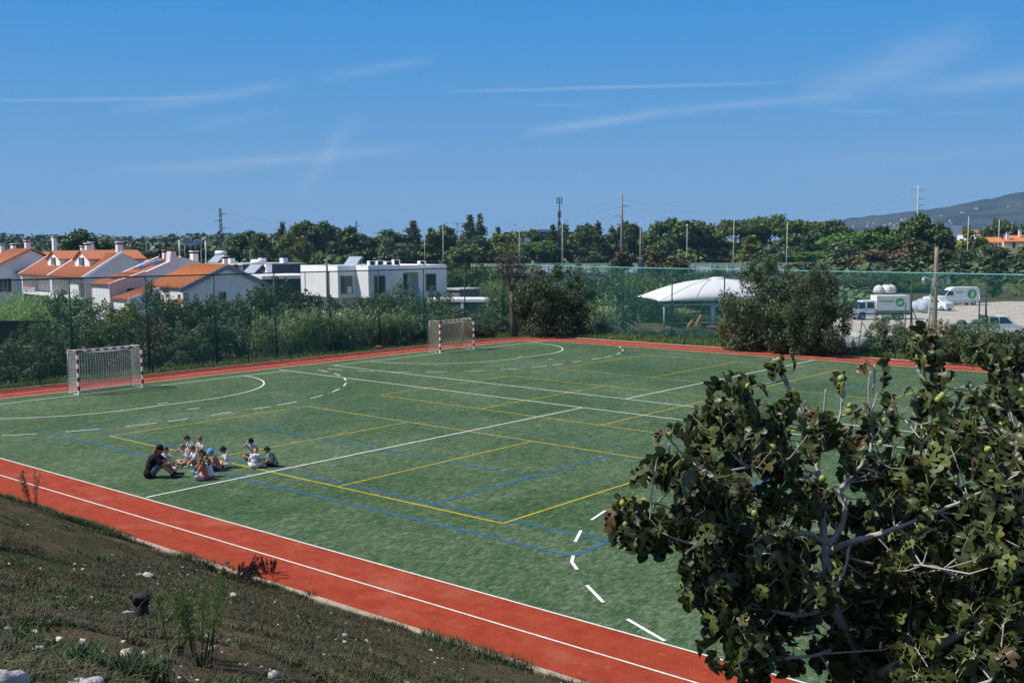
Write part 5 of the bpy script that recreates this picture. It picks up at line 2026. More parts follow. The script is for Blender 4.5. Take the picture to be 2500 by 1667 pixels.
# small blue sign on a slanting post
b = G(2092, 871)
root = empty('small_sign', (b.x, b.y, -.1), math.atan2(RH[1], RH[0]), 'small blue sign on a thin leaning post at the track edge', 'sign')
hs = zat(772, 57)+.1
MB().tube([(0, 0, 0), (.30, 0, hs)], .03, 8).build('post', STEEL, root)
o = MB().box(.0, .36, -.05, -.03, hs-.42, hs+.06).build('board', mat('blue_sign_paint', (.03, .16, .35), rough=.5), root, .01)
o.location.x = .08
mb = MB()
mb.add([(.06, -.056, hs-.3), (.2, -.056, hs-.12), (.30, -.056, hs-.3), (.24, -.056, hs-.3), (.2, -.056, hs-.22), (.12, -.056, hs-.3)], [(0, 1, 4, 5), (1, 2, 3, 4)])
mb.add([(.1+.03*math.cos(6.28*k/10), -.056, hs-.06+.03*math.sin(6.28*k/10)) for k in range(10)], [tuple(range(10))])
mb.build('pictogram', WHITE, root).location.x = .08
# yard fence posts
YF = [(2165, 790, 862, 62), (2215, 740, 850, 66), (2396, 735, 880, 57)]
root = empty('yard_fence', (*D(2096, 613, 62)[:2], -.9), 0, 'thin dark wire fence with steel posts along the pale yard', 'fence')
mb0 = MB()
prev = None
for u, vt, vb, d in YF:
    p = D(u, 613, d)
    z0, z1 = float(height(p.x, p.y)), zat(vt, d, u)
    o = Vector(root.location)
    MB().tube([Vector((p.x, p.y, z0-.2))-o, Vector((p.x, p.y, z1))-o], .045, 6).build('post', DARKST, root)
    if u == 2165:
        q = D(2110, 613, 64)
        MB().tube([Vector((q.x, q.y, z1-.1))-o, Vector((p.x-.4, p.y, z0))-o], .03, 6).build('brace', DARKST, root)

# ------------------------------------------------------------------ white membrane canopy
CAN = mat('white_membrane', (.74, .74, .76), var=.02, scale=.5, rough=.6)
ctr = G(1752, 800, -1.8)
ctr = D(1752, 613, 104)
root = empty('canopy', (ctr.x, ctr.y, -1.8), math.atan2(RH[1], RH[0])+R(6), 'white domed membrane canopy on pale posts behind the far net', 'canopy')
A, B_, zr, hd = 7.7, 5.2, 3.05, 2.05
V, F = [], []
nx, ny = 44, 30
for j in range(ny+1):
    for i in range(nx+1):
        a, b = 2*i/nx-1, 2*j/ny-1
        # edges scalloped inwards between the corners
        sx = 1-.05*(1-b*b)
        sy = 1-.04*(1-a*a)
        r2 = max(0, 1-a*a)*max(0, 1-b*b)
        z = zr+hd*(max(0, 1-a*a)**.66)*(max(0, 1-b*b)**.6)
        V.append((A*a*sx, B_*b*sy, z))
I = np.arange((nx+1)*(ny+1)).reshape(ny+1, nx+1)
F = np.stack([I[:-1, :-1], I[:-1, 1:], I[1:, 1:], I[1:, :-1]], -1).reshape(-1, 4)
o = np_mesh('membrane', np.array(V), F, CAN, root, smooth=True)
sd = o.modifiers.new('thickness', 'SOLIDIFY')
sd.thickness = .03
mb = MB()


def on_mem(a, b):
    return Vector((A*a*(1-.05*(1-b*b)), B_*b*(1-.04*(1-a*a)), zr+hd*(max(0, 1-a*a)**.66)*(max(0, 1-b*b)**.6)+.03))


for a in (-.5, 0.0, .5):
    mb.tube([on_mem(a*(1-.85*(j/14)), -1+j/14*.97) for j in range(15)], .022, 4)
for a in (-1, 1):
    mb.tube([on_mem(a*(1-j/14), -1+j/14) for j in range(15)], .022, 4)
mb.build('seam', mat('grey_seam', (.5, .5, .53), rough=.7), root)
MB().lathe((0, 0, zr+hd-.02), [(0, .22), (.5, .2), (.9, .06), (.95, -.05), (0, -.08)], 20).build('vent_cap', CAN, root)
PALEP = mat('pale_blue_steel', (.40, .48, .52), var=.05, rough=.5)
for x, y in ((-1.9, -4.4), (-7.0, -4.6), (6.6, -4.4), (6.6, 4.4)):
    MB().tube([(x, y, 0), (x, y, zr-.25)], .24 if x > -5 else .09, 10).build('post', PALEP, root)
mb = MB()
mb.box(-6.9, -1.9, -4.5, -4.35, zr-.5, zr-.36)
mb.box(-1.9, 6.6, -4.52, -4.3, zr-.72, zr-.4)
mb.box(-7.0, 6.6, 4.3, 4.45, zr-.5, zr-.35)
mb.build('beam', PALEP, root)
# cabin and timber below it
root = empty('site_cabin', (*(Vector(ctr)+Vector((RH[0], RH[1], 0))*2.6+Vector((FH[0], FH[1], 0))*1.5)[:2], -1.8), math.atan2(RH[1], RH[0]), 'dark teal cabin with a brown roof edge under the white canopy', 'cabin')
MB().box(-1.6, 2.6, -1.2, 1.2, .1, 2.2).build('wall', mat('dark_teal_cladding', (.02, .06, .08), rough=.6), root)
MB().box(-1.8, 2.8, -1.35, 1.35, 2.2, 2.42).build('roof', mat('brown_board', (.16, .10, .05), rough=.8), root)
MB().box(.1, 1.2, -1.23, -1.2, .9, 1.8).build('window', GLASS, root)
WOOD = mat('brown_timber', (.22, .13, .06), (.34, .22, .12), scale=3, rough=.9)
for i, (u, v, d, l, lab) in enumerate(((1657, 806, 88, 2.0, 'brown wooden board lying on props left of the canopy post'), (1755, 797, 88, 2.2, 'curved brown board pile beneath the canopy by the olive tree'))):
    p = D(u, 613, d)
    z = zat(v, d, u)
    root = empty('timber_stack', (p.x, p.y, z-.7), math.atan2(RH[1], RH[0]), lab, 'timber')
    mb = MB()
    for k in range(4):
        mb.box(-l/2+.06*k, l/2-.04*k, -.4+.2*k, -.24+.2*k, .55, .66+.02*k)
    mb.build('boards', WOOD, root)
    for x in (-l*.35, l*.35):
        MB().box(x-.06, x+.06, -.3, .3, -.8, .55).build('prop', WOOD, root)
for i, (u, v, d, lab) in enumerate(((1690, 790, 94, 'orange brown machine part standing left of the canopy post'), (1711, 778, 95, 'orange machine arm leaning right of the canopy post'))):
    p = D(u, 613, d)
    root = empty('rusty_machine', (p.x, p.y, -1.8), math.atan2(RH[1], RH[0]), lab, 'machine')
    OR_ = mat('orange_machine_paint', (.38, .15, .03), (.22, .1, .04), scale=4, rough=.7)
    hh = zat(v-8, d, u)+1.8
    MB().tube([(-.2, 0, 0), (-.25, 0, hh*.6), (.15, 0, hh)], [.22, .2, .14], 8).build('arm', OR_, root)
    MB().prism([(-.5, 0), (-.6, hh*.45), (.1, hh*.5), (.4, 0)], -.35, .35).build('housing', OR_, root)
    MB().lathe((0, -.38, hh*.25), [(0, -.06), (.3, -.06), (.3, .06), (0, .06)], 14, 'y').build('wheel', RUBBER, root)
# dead branches by the far net
mb = MB()
s = random.Random(4)
c0_ = D(1500, 812, 76)
for i in range(46):
    a = Vector((s.uniform(-2.2, 2.6), s.uniform(-.8, .8), s.uniform(.05, .5)))
    dv = Vector((s.uniform(-1, 1), s.uniform(-.6, .6), s.uniform(-.1, .7))).normalized()*s.uniform(.5, 1.6)
    mb.tube([a, a+dv*.5+Vector((0, 0, .08)), a+dv], [.035, .025, .01], 5)
o = mb.build('branch_pile', mat('dead_branch_bark', (.30, .27, .23), (.42, .39, .34), scale=8, rough=.95))
o.location = (G(1500, 815)[0], 40.0, -.1)
tag(o, 'pile of dead grey branches lying behind the far net', 'branches')
# ------------------------------------------------------------------ houses
HA = R(-6)
E1 = Vector((math.cos(HA), math.sin(HA), 0))


def house_root(name, u, v, z, lab, ang=HA, cat='house'):
    p = G(u, v, z)
    return empty(name, (p.x, p.y, -1.85), ang, lab, cat), z+1.85


def window(root, x, y, z, w, h, face, shutters=False, frame=True, panes=2):
    """face 'y': on a wall facing -y at y; face 'x': on a wall facing +x at x"""
    mb, g = MB(), MB()

    def bx(m, a0, a1, d0, d1, z0, z1):
        if face == 'y':
            m.box(x+a0, x+a1, y-d1, y-d0, z0, z1)
        else:
            m.box(x+d0, x+d1, y+a0, y+a1, z0, z1)
    f = .07
    bx(mb, -w/2-f, -w/2, -.04, .05, z-f, z+h+f)
    bx(mb, w/2, w/2+f, -.04, .05, z-f, z+h+f)
    bx(mb, -w/2, w/2, -.04, .05, z+h, z+h+f)
    bx(mb, -w/2, w/2, -.04, .09, z-f, z)
    for i in range(1, panes):
        bx(mb, -w/2+w*i/panes-.03, -w/2+w*i/panes+.03, -.04, .04, z, z+h)
    o = mb.build('window', WHITE, root)
    bx(g, -w/2, w/2, -.03, .012, z, z+h)
    g.build('pane', GLASS, o)
    if shutters:
        for s in (-1, 1):
            m = MB()
            bx(m, s*(w/2+f+.24)-.23, s*(w/2+f+.24)+.23, .01, .06, z-.03, z+h+.03)
            for k in range(5):
                bx(m, s*(w/2+f+.24)-.19, s*(w/2+f+.24)+.19, .06, .075, z+h*k/5+.04, z+h*(k+.7)/5)
            m.build('shutter', SHUT, o)
    return o


def tiled_slope(name, root, a, b, c, d, m, th=.12, rows=None, cols=None):
    """roof slope with rolls of barrel tiles: a-b the eave, d-c the ridge"""
    a, b, c, d = map(Vector, (a, b, c, d))
    mb = MB()
    mb.slab(a, b, c, d, th)
    n = (b-a).cross(d-a).normalized()
    L = (b-a).length
    k = cols or max(2, int(L/.42))
    for i in range(k):
        t = (i+.5)/k
        p, q = a.lerp(b, t), d.lerp(c, t)
        mb.tube([p+n*.015, q+n*.015], .085, 6, caps=True)
    r = rows or max(2, int((d-a).length/.55))
    for j in range(1, r):
        t = j/r
        p, q = a.lerp(d, t)+n*.02, b.lerp(c, t)+n*.02
        dn = (a-d).normalized()*.05
        mb.slab(p+dn, q+dn, q-dn+n*.03, p-dn+n*.03, .02)
    return mb.build(name, m, root)


def chimney(root, x, y, z0, h, w=.55, d=.5, cap='white'):
    mb = MB()
    mb.box(x-w/2, x+w/2, y-d/2, y+d/2, z0, z0+h)
    o = mb.build('chimney', WALLW, root)
    m = MB()
    for sx in (-1, 1):
        for sy in (-1, 1):
            m.box(x+sx*w*.42-.06, x+sx*w*.42+.06, y+sy*d*.42-.06, y+sy*d*.42+.06, z0+h, z0+h+.22)
    m.box(x-w*.32, x+w*.32, y-d*.32, y+d*.32, z0+h, z0+h+.2)
    m.build('flue', GLASS, o)
    MB().box(x-w*.62, x+w*.62, y-d*.62, y+d*.62, z0+h+.22, z0+h+.34).build('cap', WALLW if cap == 'white' else TILEB, o, .02)
    return o


# --- gable house with the orange roof
rt, ze = house_root('gable_house', 439, 703, 2.6, 'white gable house with an orange tiled roof and one small gable window')
L, Wd, ya, zr = 9.3, 11.2, 5.65, ze+2.5
mb = MB()
mb.box(-L, 0, .3, Wd-.3, 0, ze-.3)
mb.add([(0, .3, ze-.3), (0, Wd-.3, ze-.3), (0, ya, zr-.22), (-L, .3, ze-.3), (-L, Wd-.3, ze-.3), (-L, ya, zr-.22)], [(0, 1, 2), (3, 5, 4), (0, 2, 5, 3), (1, 4, 5, 2)])
mb.build('wall', WALLW, rt)
tiled_slope('roof', rt, (-L-.2, 0, ze), (.2, 0, ze), (.2, ya, zr), (-L-.2, ya, zr), TILEB)
tiled_slope('roof', rt, (.2, Wd+.3, ze-.1), (-L-.2, Wd+.3, ze-.1), (-L-.2, ya, zr), (.2, ya, zr), TILEB)
BARGE = mat('grey_blue_bargeboard', (.20, .25, .28), rough=.7)
mb = MB()
for y0, z0, y1, z1 in ((-.1, ze-.03, ya, zr+.02), (Wd+.4, ze-.13, ya, zr+.02)):
    mb.add([(.2, y0, z0-.5), (.2, y1, z1-.5), (.2, y1, z1), (.2, y0, z0), (.34, y0, z0-.5), (.34, y1, z1-.5), (.34, y1, z1), (.34, y0, z0)], [(0, 1, 2, 3), (4, 7, 6, 5), (0, 4, 5, 1), (2, 6, 7, 3), (0, 3, 7, 4), (1, 5, 6, 2)])
mb.build('bargeboard', BARGE, rt)
window(rt, 0.0, 5.0, ze-1.65, .85, 1.05, 'x')
window(rt, -.9, .3, ze-1.95, .6, 1.2, 'y', panes=1)
m_ = MB().box(-4.6, -3.2, .26, .31, ze-2.1, ze-.75)
m_.build('roller_shutter', mat('beige_shutter', (.52, .51, .48), rough=.7), rt)
chimney(rt, -1.2, ya+.4, zr-.6, 1.25, .5, .5)
MB().lathe((-5.0, 4.0, zr-1.15), [(0, -.0), (.2, 0), (.2, .02)], 8).build('vent', STEEL, rt)

# --- house with solar panels on the roof
rt, ze = house_root('solar_house', 352, 668, 4.0, 'narrow white and pinkish gable house with blue solar panels on its orange roof')
L, Wd, ya = 6.6, 7.4, 4.6
zr, zb = ze+1.75, ze+.9
mb = MB()
mb.box(-L, -.2, .2, Wd, 0, ze-.2)
mb.build('wall', WALLW, rt)
mb = MB()
mb.add([(-.2, .0, 0), (-.2, Wd, 0), (-.2, Wd, zb+.2), (-.2, ya, zr+.25), (-.2, 0, ze+.1), (.12, .0, 0), (.12, Wd, 0), (.12, Wd, zb+.2), (.12, ya, zr+.25), (.12, 0, ze+.1)], [(0, 1, 2, 3, 4), (9, 8, 7, 6, 5), (0, 5, 6, 1), (1, 6, 7, 2), (2, 7, 8, 3), (3, 8, 9, 4), (4, 9, 5, 0)])
mb.build('party_wall', PINKW, rt)
MB().slab((-.25, -.05, ze+.13), (.17, -.05, ze+.13), (.17, ya, zr+.3), (-.25, ya, zr+.3), .07).build('parapet', WALLW, rt)
MB().slab((-L-.2, -.05, ze+.1), (-L+.15, -.05, ze+.1), (-L+.15, ya, zr+.27), (-L-.2, ya, zr+.27), .3).build('parapet', WALLW, rt)
tiled_slope('roof', rt, (-L, -.1, ze), (-.25, -.1, ze), (-.25, ya, zr), (-L, ya, zr), TILE)
tiled_slope('roof', rt, (-.25, Wd+.2, zb-.1), (-L, Wd+.2, zb-.1), (-L, ya, zr), (-.25, ya, zr), TILE)
SOL = mat('blue_solar_cells', (.010, .028, .10), (.016, .045, .15), scale=3, rough=.12, spec=.6)
sl_ = Vector((0, ya, zr-ze)).normalized()
nrm = Vector((0, -(zr-ze), ya)).normalized()
for x0, x1, t0, t1 in ((-5.9, -3.2, .22, .48), (-4.9, -2.2, .52, .80)):
    p = lambda x, t: Vector((x, -.1+t*(ya+.1), ze+t*(zr-ze)))+nrm*.2
    o = MB().slab(p(x0, t0), p(x1, t0), p(x1, t1), p(x0, t1), .06).build('solar_panel', SOL, rt)
    mb = MB()
    mb.tube([p(x0, t0), p(x1, t0), p(x1, t1), p(x0, t1), p(x0, t0)], .02, 4)
    mb.build('panel_frame', STEEL, o)
window(rt, -2.2, .2, ze-1.75, 1.2, 1.0, 'y', True)
chimney(rt, -4.6, ya, zr-.2, .95, .5, .5, 'tile')
mb = MB()
mb.add([(-.9, ya-1.6, zr-.9), (.3, ya-1.6, zr-.9), (.3, ya-.4, zr-.9), (-.9, ya-.4, zr-.9), (-.9, ya-1.3, zr+.9), (.3, ya-1.3, zr+.9), (.3, ya-.7, zr+.9), (-.9, ya-.7, zr+.9)], [(0, 3, 2, 1), (4, 5, 6, 7), (0, 1, 5, 4), (1, 2, 6, 5), (2, 3, 7, 6), (3, 0, 4, 7)])
o = mb.build('chimney', PINKW, rt)
MB().box(-.7, .1, ya-1.2, ya-.8, zr+.9, zr+1.15).build('flue', GLASS, o)
chimney(rt, -1.4, ya+2.4, zr-1.0, 1.6, .9, .7)
# lower extension with skylight (leans to the left of it)
rt, ze = house_root('lean_to', 266, 696, 2.85, 'low white extension with a single sloping tiled roof and a skylight')
mb = MB()
mb.box(-6.3, -.1, .25, 4.0, 0, ze-.1)
mb.build('wall', WALLW, rt)
tiled_slope('roof', rt, (-6.5, 0, ze), (-.1, 0, ze), (-.1, 4.1, ze+1.25), (-6.5, 4.1, ze+1.25), TILE)
mb = MB()
mb.add([(0, .2, 0), (0, 4.3, 0), (0, 4.3, ze+1.5), (0, 0, ze+.1), (-.14, .2, 0), (-.14, 4.3, 0), (-.14, 4.3, ze+1.5), (-.14, 0, ze+.1)], [(0, 1, 2, 3), (7, 6, 5, 4), (0, 4, 5, 1), (1, 5, 6, 2), (2, 6, 7, 3), (3, 7, 4, 0)])
mb.build('party_wall', PINKW, rt)
MB().slab((-.2, -.05, ze+.16), (.08, -.05, ze+.16), (.08, 4.3, ze+1.56), (-.2, 4.3, ze+1.56), .07).build('parapet', WALLW, rt)
MB().slab((-3.6, 1.5, ze+.62), (-2.5, 1.5, ze+.62), (-2.5, 2.5, ze+.92), (-3.6, 2.5, ze+.92), .06).build('skylight', SOL, rt)
mb = MB()
mb.tube([(-6.25, .18, 0), (-6.25, .18, ze-.4), (-6.1, .1, ze-.1)], .06, 6)
mb.build('downpipe', WALLW, rt)
window(rt, .0, 2.4, ze-.9, .9, .5, 'x', panes=1)
# porch roof
rt, ze = house_root('porch', 313, 732, 1.35, 'small white porch with a red tiled lean to roof below the shuttered window')
MB().box(-5.0, -.1, .25, 3.4, 0, ze-.1).build('wall', WALLW, rt)
tiled_slope('roof', rt, (-5.2, 0, ze), (-.1, 0, ze), (-.1, 3.6, ze+1.15), (-5.2, 3.6, ze+1.15), TILE)
mb = MB()
mb.add([(0, .2, 0), (0, 3.6, 0), (0, 3.6, ze+1.3), (0, 0, ze+.1), (-.14, .2, 0), (-.14, 3.6, 0), (-.14, 3.6, ze+1.3), (-.14, 0, ze+.1)], [(0, 1, 2, 3), (7, 6, 5, 4), (0, 4, 5, 1), (1, 5, 6, 2), (2, 6, 7, 3), (3, 7, 4, 0)])
mb.build('parapet_wall', WALLW, rt)

# --- the two terraced houses with dormers
def terrace(u, v, L, lab, bay, right_end):
    rt, ze = house_root('terraced_house', u, v, 3.4, lab, R(-8))
    Wd, ya = 10.5, 4.7
    zr = ze+3.1
    mb = MB()
    mb.box(-L, 0, 2.0, Wd, 0, ze)
    mb.box(-L, -L+.5, .1, 2.0, 0, ze-.1)
    mb.box(-.35, 0, .1, 2.0, 0, ze-.1)
    mb.box(-L, 0, .1, 2.0, 2.45, 2.75)
    if bay:
        mb.box(-L*.55, 0, .4, 2.0, 0, ze-.1)
    mb.build('wall', WALLW, rt)
    tiled_slope('roof', rt, (-L, -.2, ze), (-.1, -.2, ze), (-.1, ya, zr), (-L, ya, zr), TILE)
    tiled_slope('roof', rt, (-.1, Wd+.4, ze-.1), (-L, Wd+.4, ze-.1), (-L, ya, zr), (-.1, ya, zr), TILE)
    for x in (-L-.12, 0.0):
        MB().slab((x-.14, -.3, ze+.16), (x+.14, -.3, ze+.16), (x+.14, ya, zr+.2), (x-.14, ya, zr+.2), .4).build('parapet', WALLW, rt)
    if right_end:
        mb = MB()
        mb.add([(.05, 0, 0), (.05, Wd, 0), (.05, Wd, ze), (.05, ya, zr-.1), (.05, 0, ze-.1), (.15, 0, 0), (.15, Wd, 0), (.15, Wd, ze), (.15, ya, zr-.1), (.15, 0, ze-.1)], [(0, 1, 2, 3, 4), (9, 8, 7, 6, 5), (0, 5, 6, 1), (1, 6, 7, 2), (2, 7, 8, 3), (3, 8, 9, 4), (4, 9, 5, 0)])
        mb.build('end_wall', GREYP, rt)
    # dormer
    dx, dy, dw = (-L*.47 if right_end else -L*.31), 1.9, 3.0
    zs = ze+(dy+.2)/(ya+.2)*(zr-ze)
    zt = zs+1.0
    mb = MB()
    mb.box(dx-dw, dx+dw, dy, 9.0, zs-.3, zt)
    mb.add([(dx-dw, dy, zt), (dx+dw, dy, zt), (dx, dy, zt+1.0), (dx-dw, 9.2, zt), (dx+dw, 9.2, zt), (dx, 9.2, zt+1.0)], [(0, 1, 2), (3, 5, 4), (0, 2, 5, 3), (1, 4, 5, 2)])
    dm = mb.build('dormer', WALLW, rt)
    o1 = tiled_slope('dormer_roof', dm, (dx-dw-.25, dy-.25, zt-.1), (dx-dw-.25, 9.2, zt-.1), (dx, 9.2, zt+1.07), (dx, dy-.25, zt+1.07), TILE)
    o2 = tiled_slope('dormer_roof', dm, (dx+dw+.25, 9.2, zt-.1), (dx+dw+.25, dy-.25, zt-.1), (dx, dy-.25, zt+1.07), (dx, 9.2, zt+1.07), TILE)
    window(rt, dx, dy, zs+.12, .9, 1.05, 'y', True)
    chimney(rt, dx+2.6, ya+1.2, zr-.9, 2.0, .75, .7)
    # openings below the eave
    window(rt, -L*.42, 2.0, 3.6, 1.6, .9, 'y', panes=1)
    if bay:
        o = window(rt, -L*.16, .4, 2.75, 1.5, 1.75, 'y', True)
        mb = MB()
        for k in range(12):
            mb.box(-L*.16-1.3+k*.23, -L*.16-1.27+k*.23, -.35, -.32, 2.75, 3.7)
        mb.box(-L*.16-1.35, -L*.16+1.35, -.37, -.3, 3.68, 3.74)
        mb.box(-L*.16-1.35, -L*.16+1.35, -.4, .4, 2.6, 2.75)
        mb.build('balcony', WHITE, rt)
        window(rt, -L*.2, .4, .5, 1.4, 1.7, 'y', panes=1)
        window(rt, -L*.75, 2.0, 2.8, 1.6, 1.9, 'y', True)
    else:
        window(rt, -L*.18, 2.0, 2.8, 1.1, 1.8, 'y', panes=1)
        o = MB().box(-L*.52, -L*.52+.9, 1.72, 2.0, 4.4, 5.0).build('air_conditioner', WHITE, rt)
        MB().lathe((-L*.52+.35, 1.71, 4.7), [(0, 0), (.22, 0), (.22, .02)], 12, 'y').build('fan_grille', GREYW, o)
        mb = MB()
        for k in range(16):
            mb.box(-L+.4+k*.4, -L+.52+k*.4, .12, .2, 2.75, 3.35)
        mb.box(-L+.3, -L+6.9, .08, .26, 3.35, 3.45)
        mb.build('balustrade', WALLW, rt)
        mb = MB()
        for k in range(7):
            mb.ellipsoid((-L+.8+k*.9, .16, 3.52), (.22, .16, .12), 8, 5)
        mb.build('plant_pots', TILEB, rt)
    return rt


GREYP = mat('pale_grey_render', (.55, .55, .56), var=.05, scale=.6, rough=.85)
terrace(206, 679, 14.8, 'right terraced house with a white dormer, green shutters and a balcony door', True, True)
terrace(121, 674, 14.8, 'left terraced house with a white dormer, an air conditioner and a balustrade', False, False)
# stubby white pillar and patterned wall between terrace and solar house
b = D(265, 613, 126)
rt = empty('garden_pillar', (b.x, b.y, -1.85), HA, 'tall white pillar with a small cap beside the right terrace roof', 'pillar')
MB().box(-.4, .4, -.5, .5, 0, zat(641, 126, 265)+1.85).build('shaft', WALLW, rt)
MB().box(-.5, .5, -.6, .6, zat(641, 126, 265)+1.87, zat(640, 126, 265)+2.0).build('cap', WALLW, rt)


def hip_house(u, v, d, L, W, ze, zr, lab, ch=(), name='house', wall=None, win=()):
    """hipped roof house seen over the others; (u,v) only fixes the bearing"""
    b = D(u, 613, d)
    rt = empty(name, (b.x, b.y, -1.85), HA, lab, 'house')
    ze, zr = ze+1.85, zr+1.85
    MB().box(-L/2+.3, L/2-.3, -W/2+.3, W/2-.3, 0, ze-.03).build('wall', wall or WALLW, rt)
    k = min(L, W)/2
    a = [(-L/2, -W/2, ze), (L/2, -W/2, ze), (L/2, W/2, ze), (-L/2, W/2, ze)]
    r1, r2 = (-L/2+k, 0, zr), (L/2-k, 0, zr)
    if W > L:
        r1, r2 = (0, -W/2+k, zr), (0, W/2-k, zr)
        tiled_slope('roof', rt, a[1], a[2], r2, r1, TILE)
        tiled_slope('roof', rt, a[3], a[0], r1, r2, TILE)
        tiled_slope('roof', rt, a[0], a[1], Vector(r1)+Vector((.02, 0, 0)), r1, TILE)
        tiled_slope('roof', rt, a[2], a[3], Vector(r2)-Vector((.02, 0, 0)), r2, TILE)
    else:
        tiled_slope('roof', rt, a[0], a[1], r2, r1, TILE)
        tiled_slope('roof', rt, a[2], a[3], r1, r2, TILE)
        tiled_slope('roof', rt, a[1], a[2], Vector(r2)+Vector((0, .02, 0)), r2, TILE)
        tiled_slope('roof', rt, a[3], a[0], Vector(r1)-Vector((0, .02, 0)), r1, TILE)
    for x, y, h, w in ch:
        chimney(rt, x, y, zr-.8, h+.8, w, .6)
    for x, z in win:
        window(rt, x, -W/2+.3, z, 1.2, 1.2, 'y')
    return rt


# leftmost gable house (grey in shade) and its neighbours behind
rt = empty('gable_house', (*D(76, 613, 150)[:2], -1.85), R(-8), 'leftmost house with a big shaded grey gable and an orange tiled roof', 'house')
zr = zat(607, 150, 76)+1.85
zl, zr2 = zr-4.6, zr-1.5
mb = MB()
mb.box(-12, 0, -9, 3.0, 0, zl)
mb.add([(0, -9, zl), (0, 3.0, zl), (0, 3.0, zr2-.3), (0, 0, zr-.25), (-12, -9, zl), (-12, 3.0, zl), (-12, 3.0, zr2-.3), (-12, 0, zr-.25)], [(0, 1, 2, 3), (7, 6, 5, 4), (0, 3, 7, 4), (1, 5, 6, 2), (2, 6, 7, 3)])
mb.build('wall', WALLW, rt)
tiled_slope('roof', rt, (-12, -9.2, zl), (.5, -9.2, zl), (.5, 0, zr), (-12, 0, zr), TILE)
tiled_slope('roof', rt, (.5, 3.4, zr2-.15), (-12, 3.4, zr2-.15), (-12, 0, zr), (.5, 0, zr), TILE)
window(rt, 0, -4.2, 2.6, 1.2, 2.0, 'x', True)
chimney(rt, -5, .8, zr-.6, 1.6, .9, .7)
hip_house(20, 613, 176, 30, 10, zat(622, 176), zat(608, 176), 'long tiled house behind the leftmost gable with two white chimneys', ((-2, -.5, 1.2, 1.0), (5, -.5, 1.2, 1.3)))
hip_house(120, 613, 184, 18, 10, zat(624, 184), zat(608, 184), 'tiled hip roof house seen between the left gable and the terraces', ((6.3, -1, 2.6, .9),))
hip_house(95, 613, 152, 8, 8, zat(655, 152), zat(634, 152), 'small hipped tiled annex half in shade between left gable and terraces')
hip_house(262, 613, 160, 20, 11, zat(643, 160), zat(622, 160), 'tiled hip roof house behind the right terrace with two white chimneys', ((-4, -2.5, 1.6, .9), (1.2, -3, 2.2, 1.0)))
hip_house(322, 613, 145, 10, 10, zat(645, 145), zat(622, 145), 'hip roofed tiled house behind the solar panel roof', ())
# small tile heap before the gable house
rt = empty('tile_stack', (*D(424, 613, 96)[:2], zat(757, 96, 424)), HA, 'stack of orange roof tiles on a ledge before the gable house', 'roof tiles')
tiled_slope('tiles', rt, (-1.2, -.8, 0), (1.0, -.8, 0), (.8, .6, 1.0), (-1.2, .6, 1.0), TILEB)
MB().box(-1.4, 1.4, -.9, .9, -2.5, -.1).build('plinth', WALLW, rt)

# --- dark grey flat buildings in the middle
b = D(560, 613, 142)
rt = empty('flat_house', (b.x, b.y, -1.85), HA, 'dark grey flat roofed building behind the white gable house', 'house')
zt = zat(642, 142)+1.85
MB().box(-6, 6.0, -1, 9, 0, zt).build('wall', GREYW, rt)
MB().box(-6.1, 6.1, -1.1, 9.1, zt+.003, zt+.22).build('coping', GREYP, rt)
for x, y in ((-2.6, 1.5), (.4, 5), (5.0, 6)):
    o = MB().box(x-.5, x+.5, y-.4, y+.4, zt+.22, zt+.95).build('chimney', WALLW, rt)
    MB().box(x-.55, x+.55, y-.45, y+.45, zt+1.0, zt+1.3).build('cap', GLASS, o)
b = D(668, 613, 121)
rt = empty('flat_house', (b.x, b.y, -1.85), HA, 'low dark teal flat building with a white roof edge left of the white house', 'house')
zt = zat(667, 121)+1.85
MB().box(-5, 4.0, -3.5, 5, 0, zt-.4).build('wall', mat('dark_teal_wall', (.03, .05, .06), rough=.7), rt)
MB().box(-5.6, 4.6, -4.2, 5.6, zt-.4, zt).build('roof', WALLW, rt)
for i, (u, v, d, lab) in enumerate(((530, 642, 138, 'solar water heater with a tank on the dark grey flat roof'), (618, 668, 119, 'solar water heater with a round white tank on the low flat roof'))):
    b = D(u, 613, d)
    rt = empty('solar_water_heater', (b.x, b.y, zat(v, d, u)), R(5), lab, 'water heater', 'solar water heaters on the flat roofs')
    MB().slab((-1.1, -.9, .08), (1.1, -.9, .08), (1.1, .5, 1.15), (-1.1, .5, 1.15), .08).build('panel', mat('pale_solar_glass', (.28, .33, .42), (.36, .42, .5), scale=2, rough=.12, spec=.7), rt)
    MB().tube([(-1.0, .62, 1.42), (1.0, .62, 1.42)], .3, 14).build('tank', WHITE, rt)
    mb = MB()
    for x in (-.8, .8):
        mb.bar((x, .6, 0), (x, .6, 1.2), .04)
        mb.bar((x, -.9, 0), (x, .6, 1.15), .04)
    mb.build('stand', DARKST, rt)
b = D(650, 613, 119)
rt = empty('air_conditioner', (b.x, b.y, zat(668, 119, 650)), HA, 'square air conditioner box right of the solar water heater on the low roof', 'air conditioner')
MB().box(-.6, .6, -.4, .4, .02, 1.15).build('housing', WHITE, rt, .03)
MB().lathe((.0, -.41, .6), [(0, 0), (.42, 0), (.42, .02)], 14, 'y').build('fan_grille', GLASS, rt)

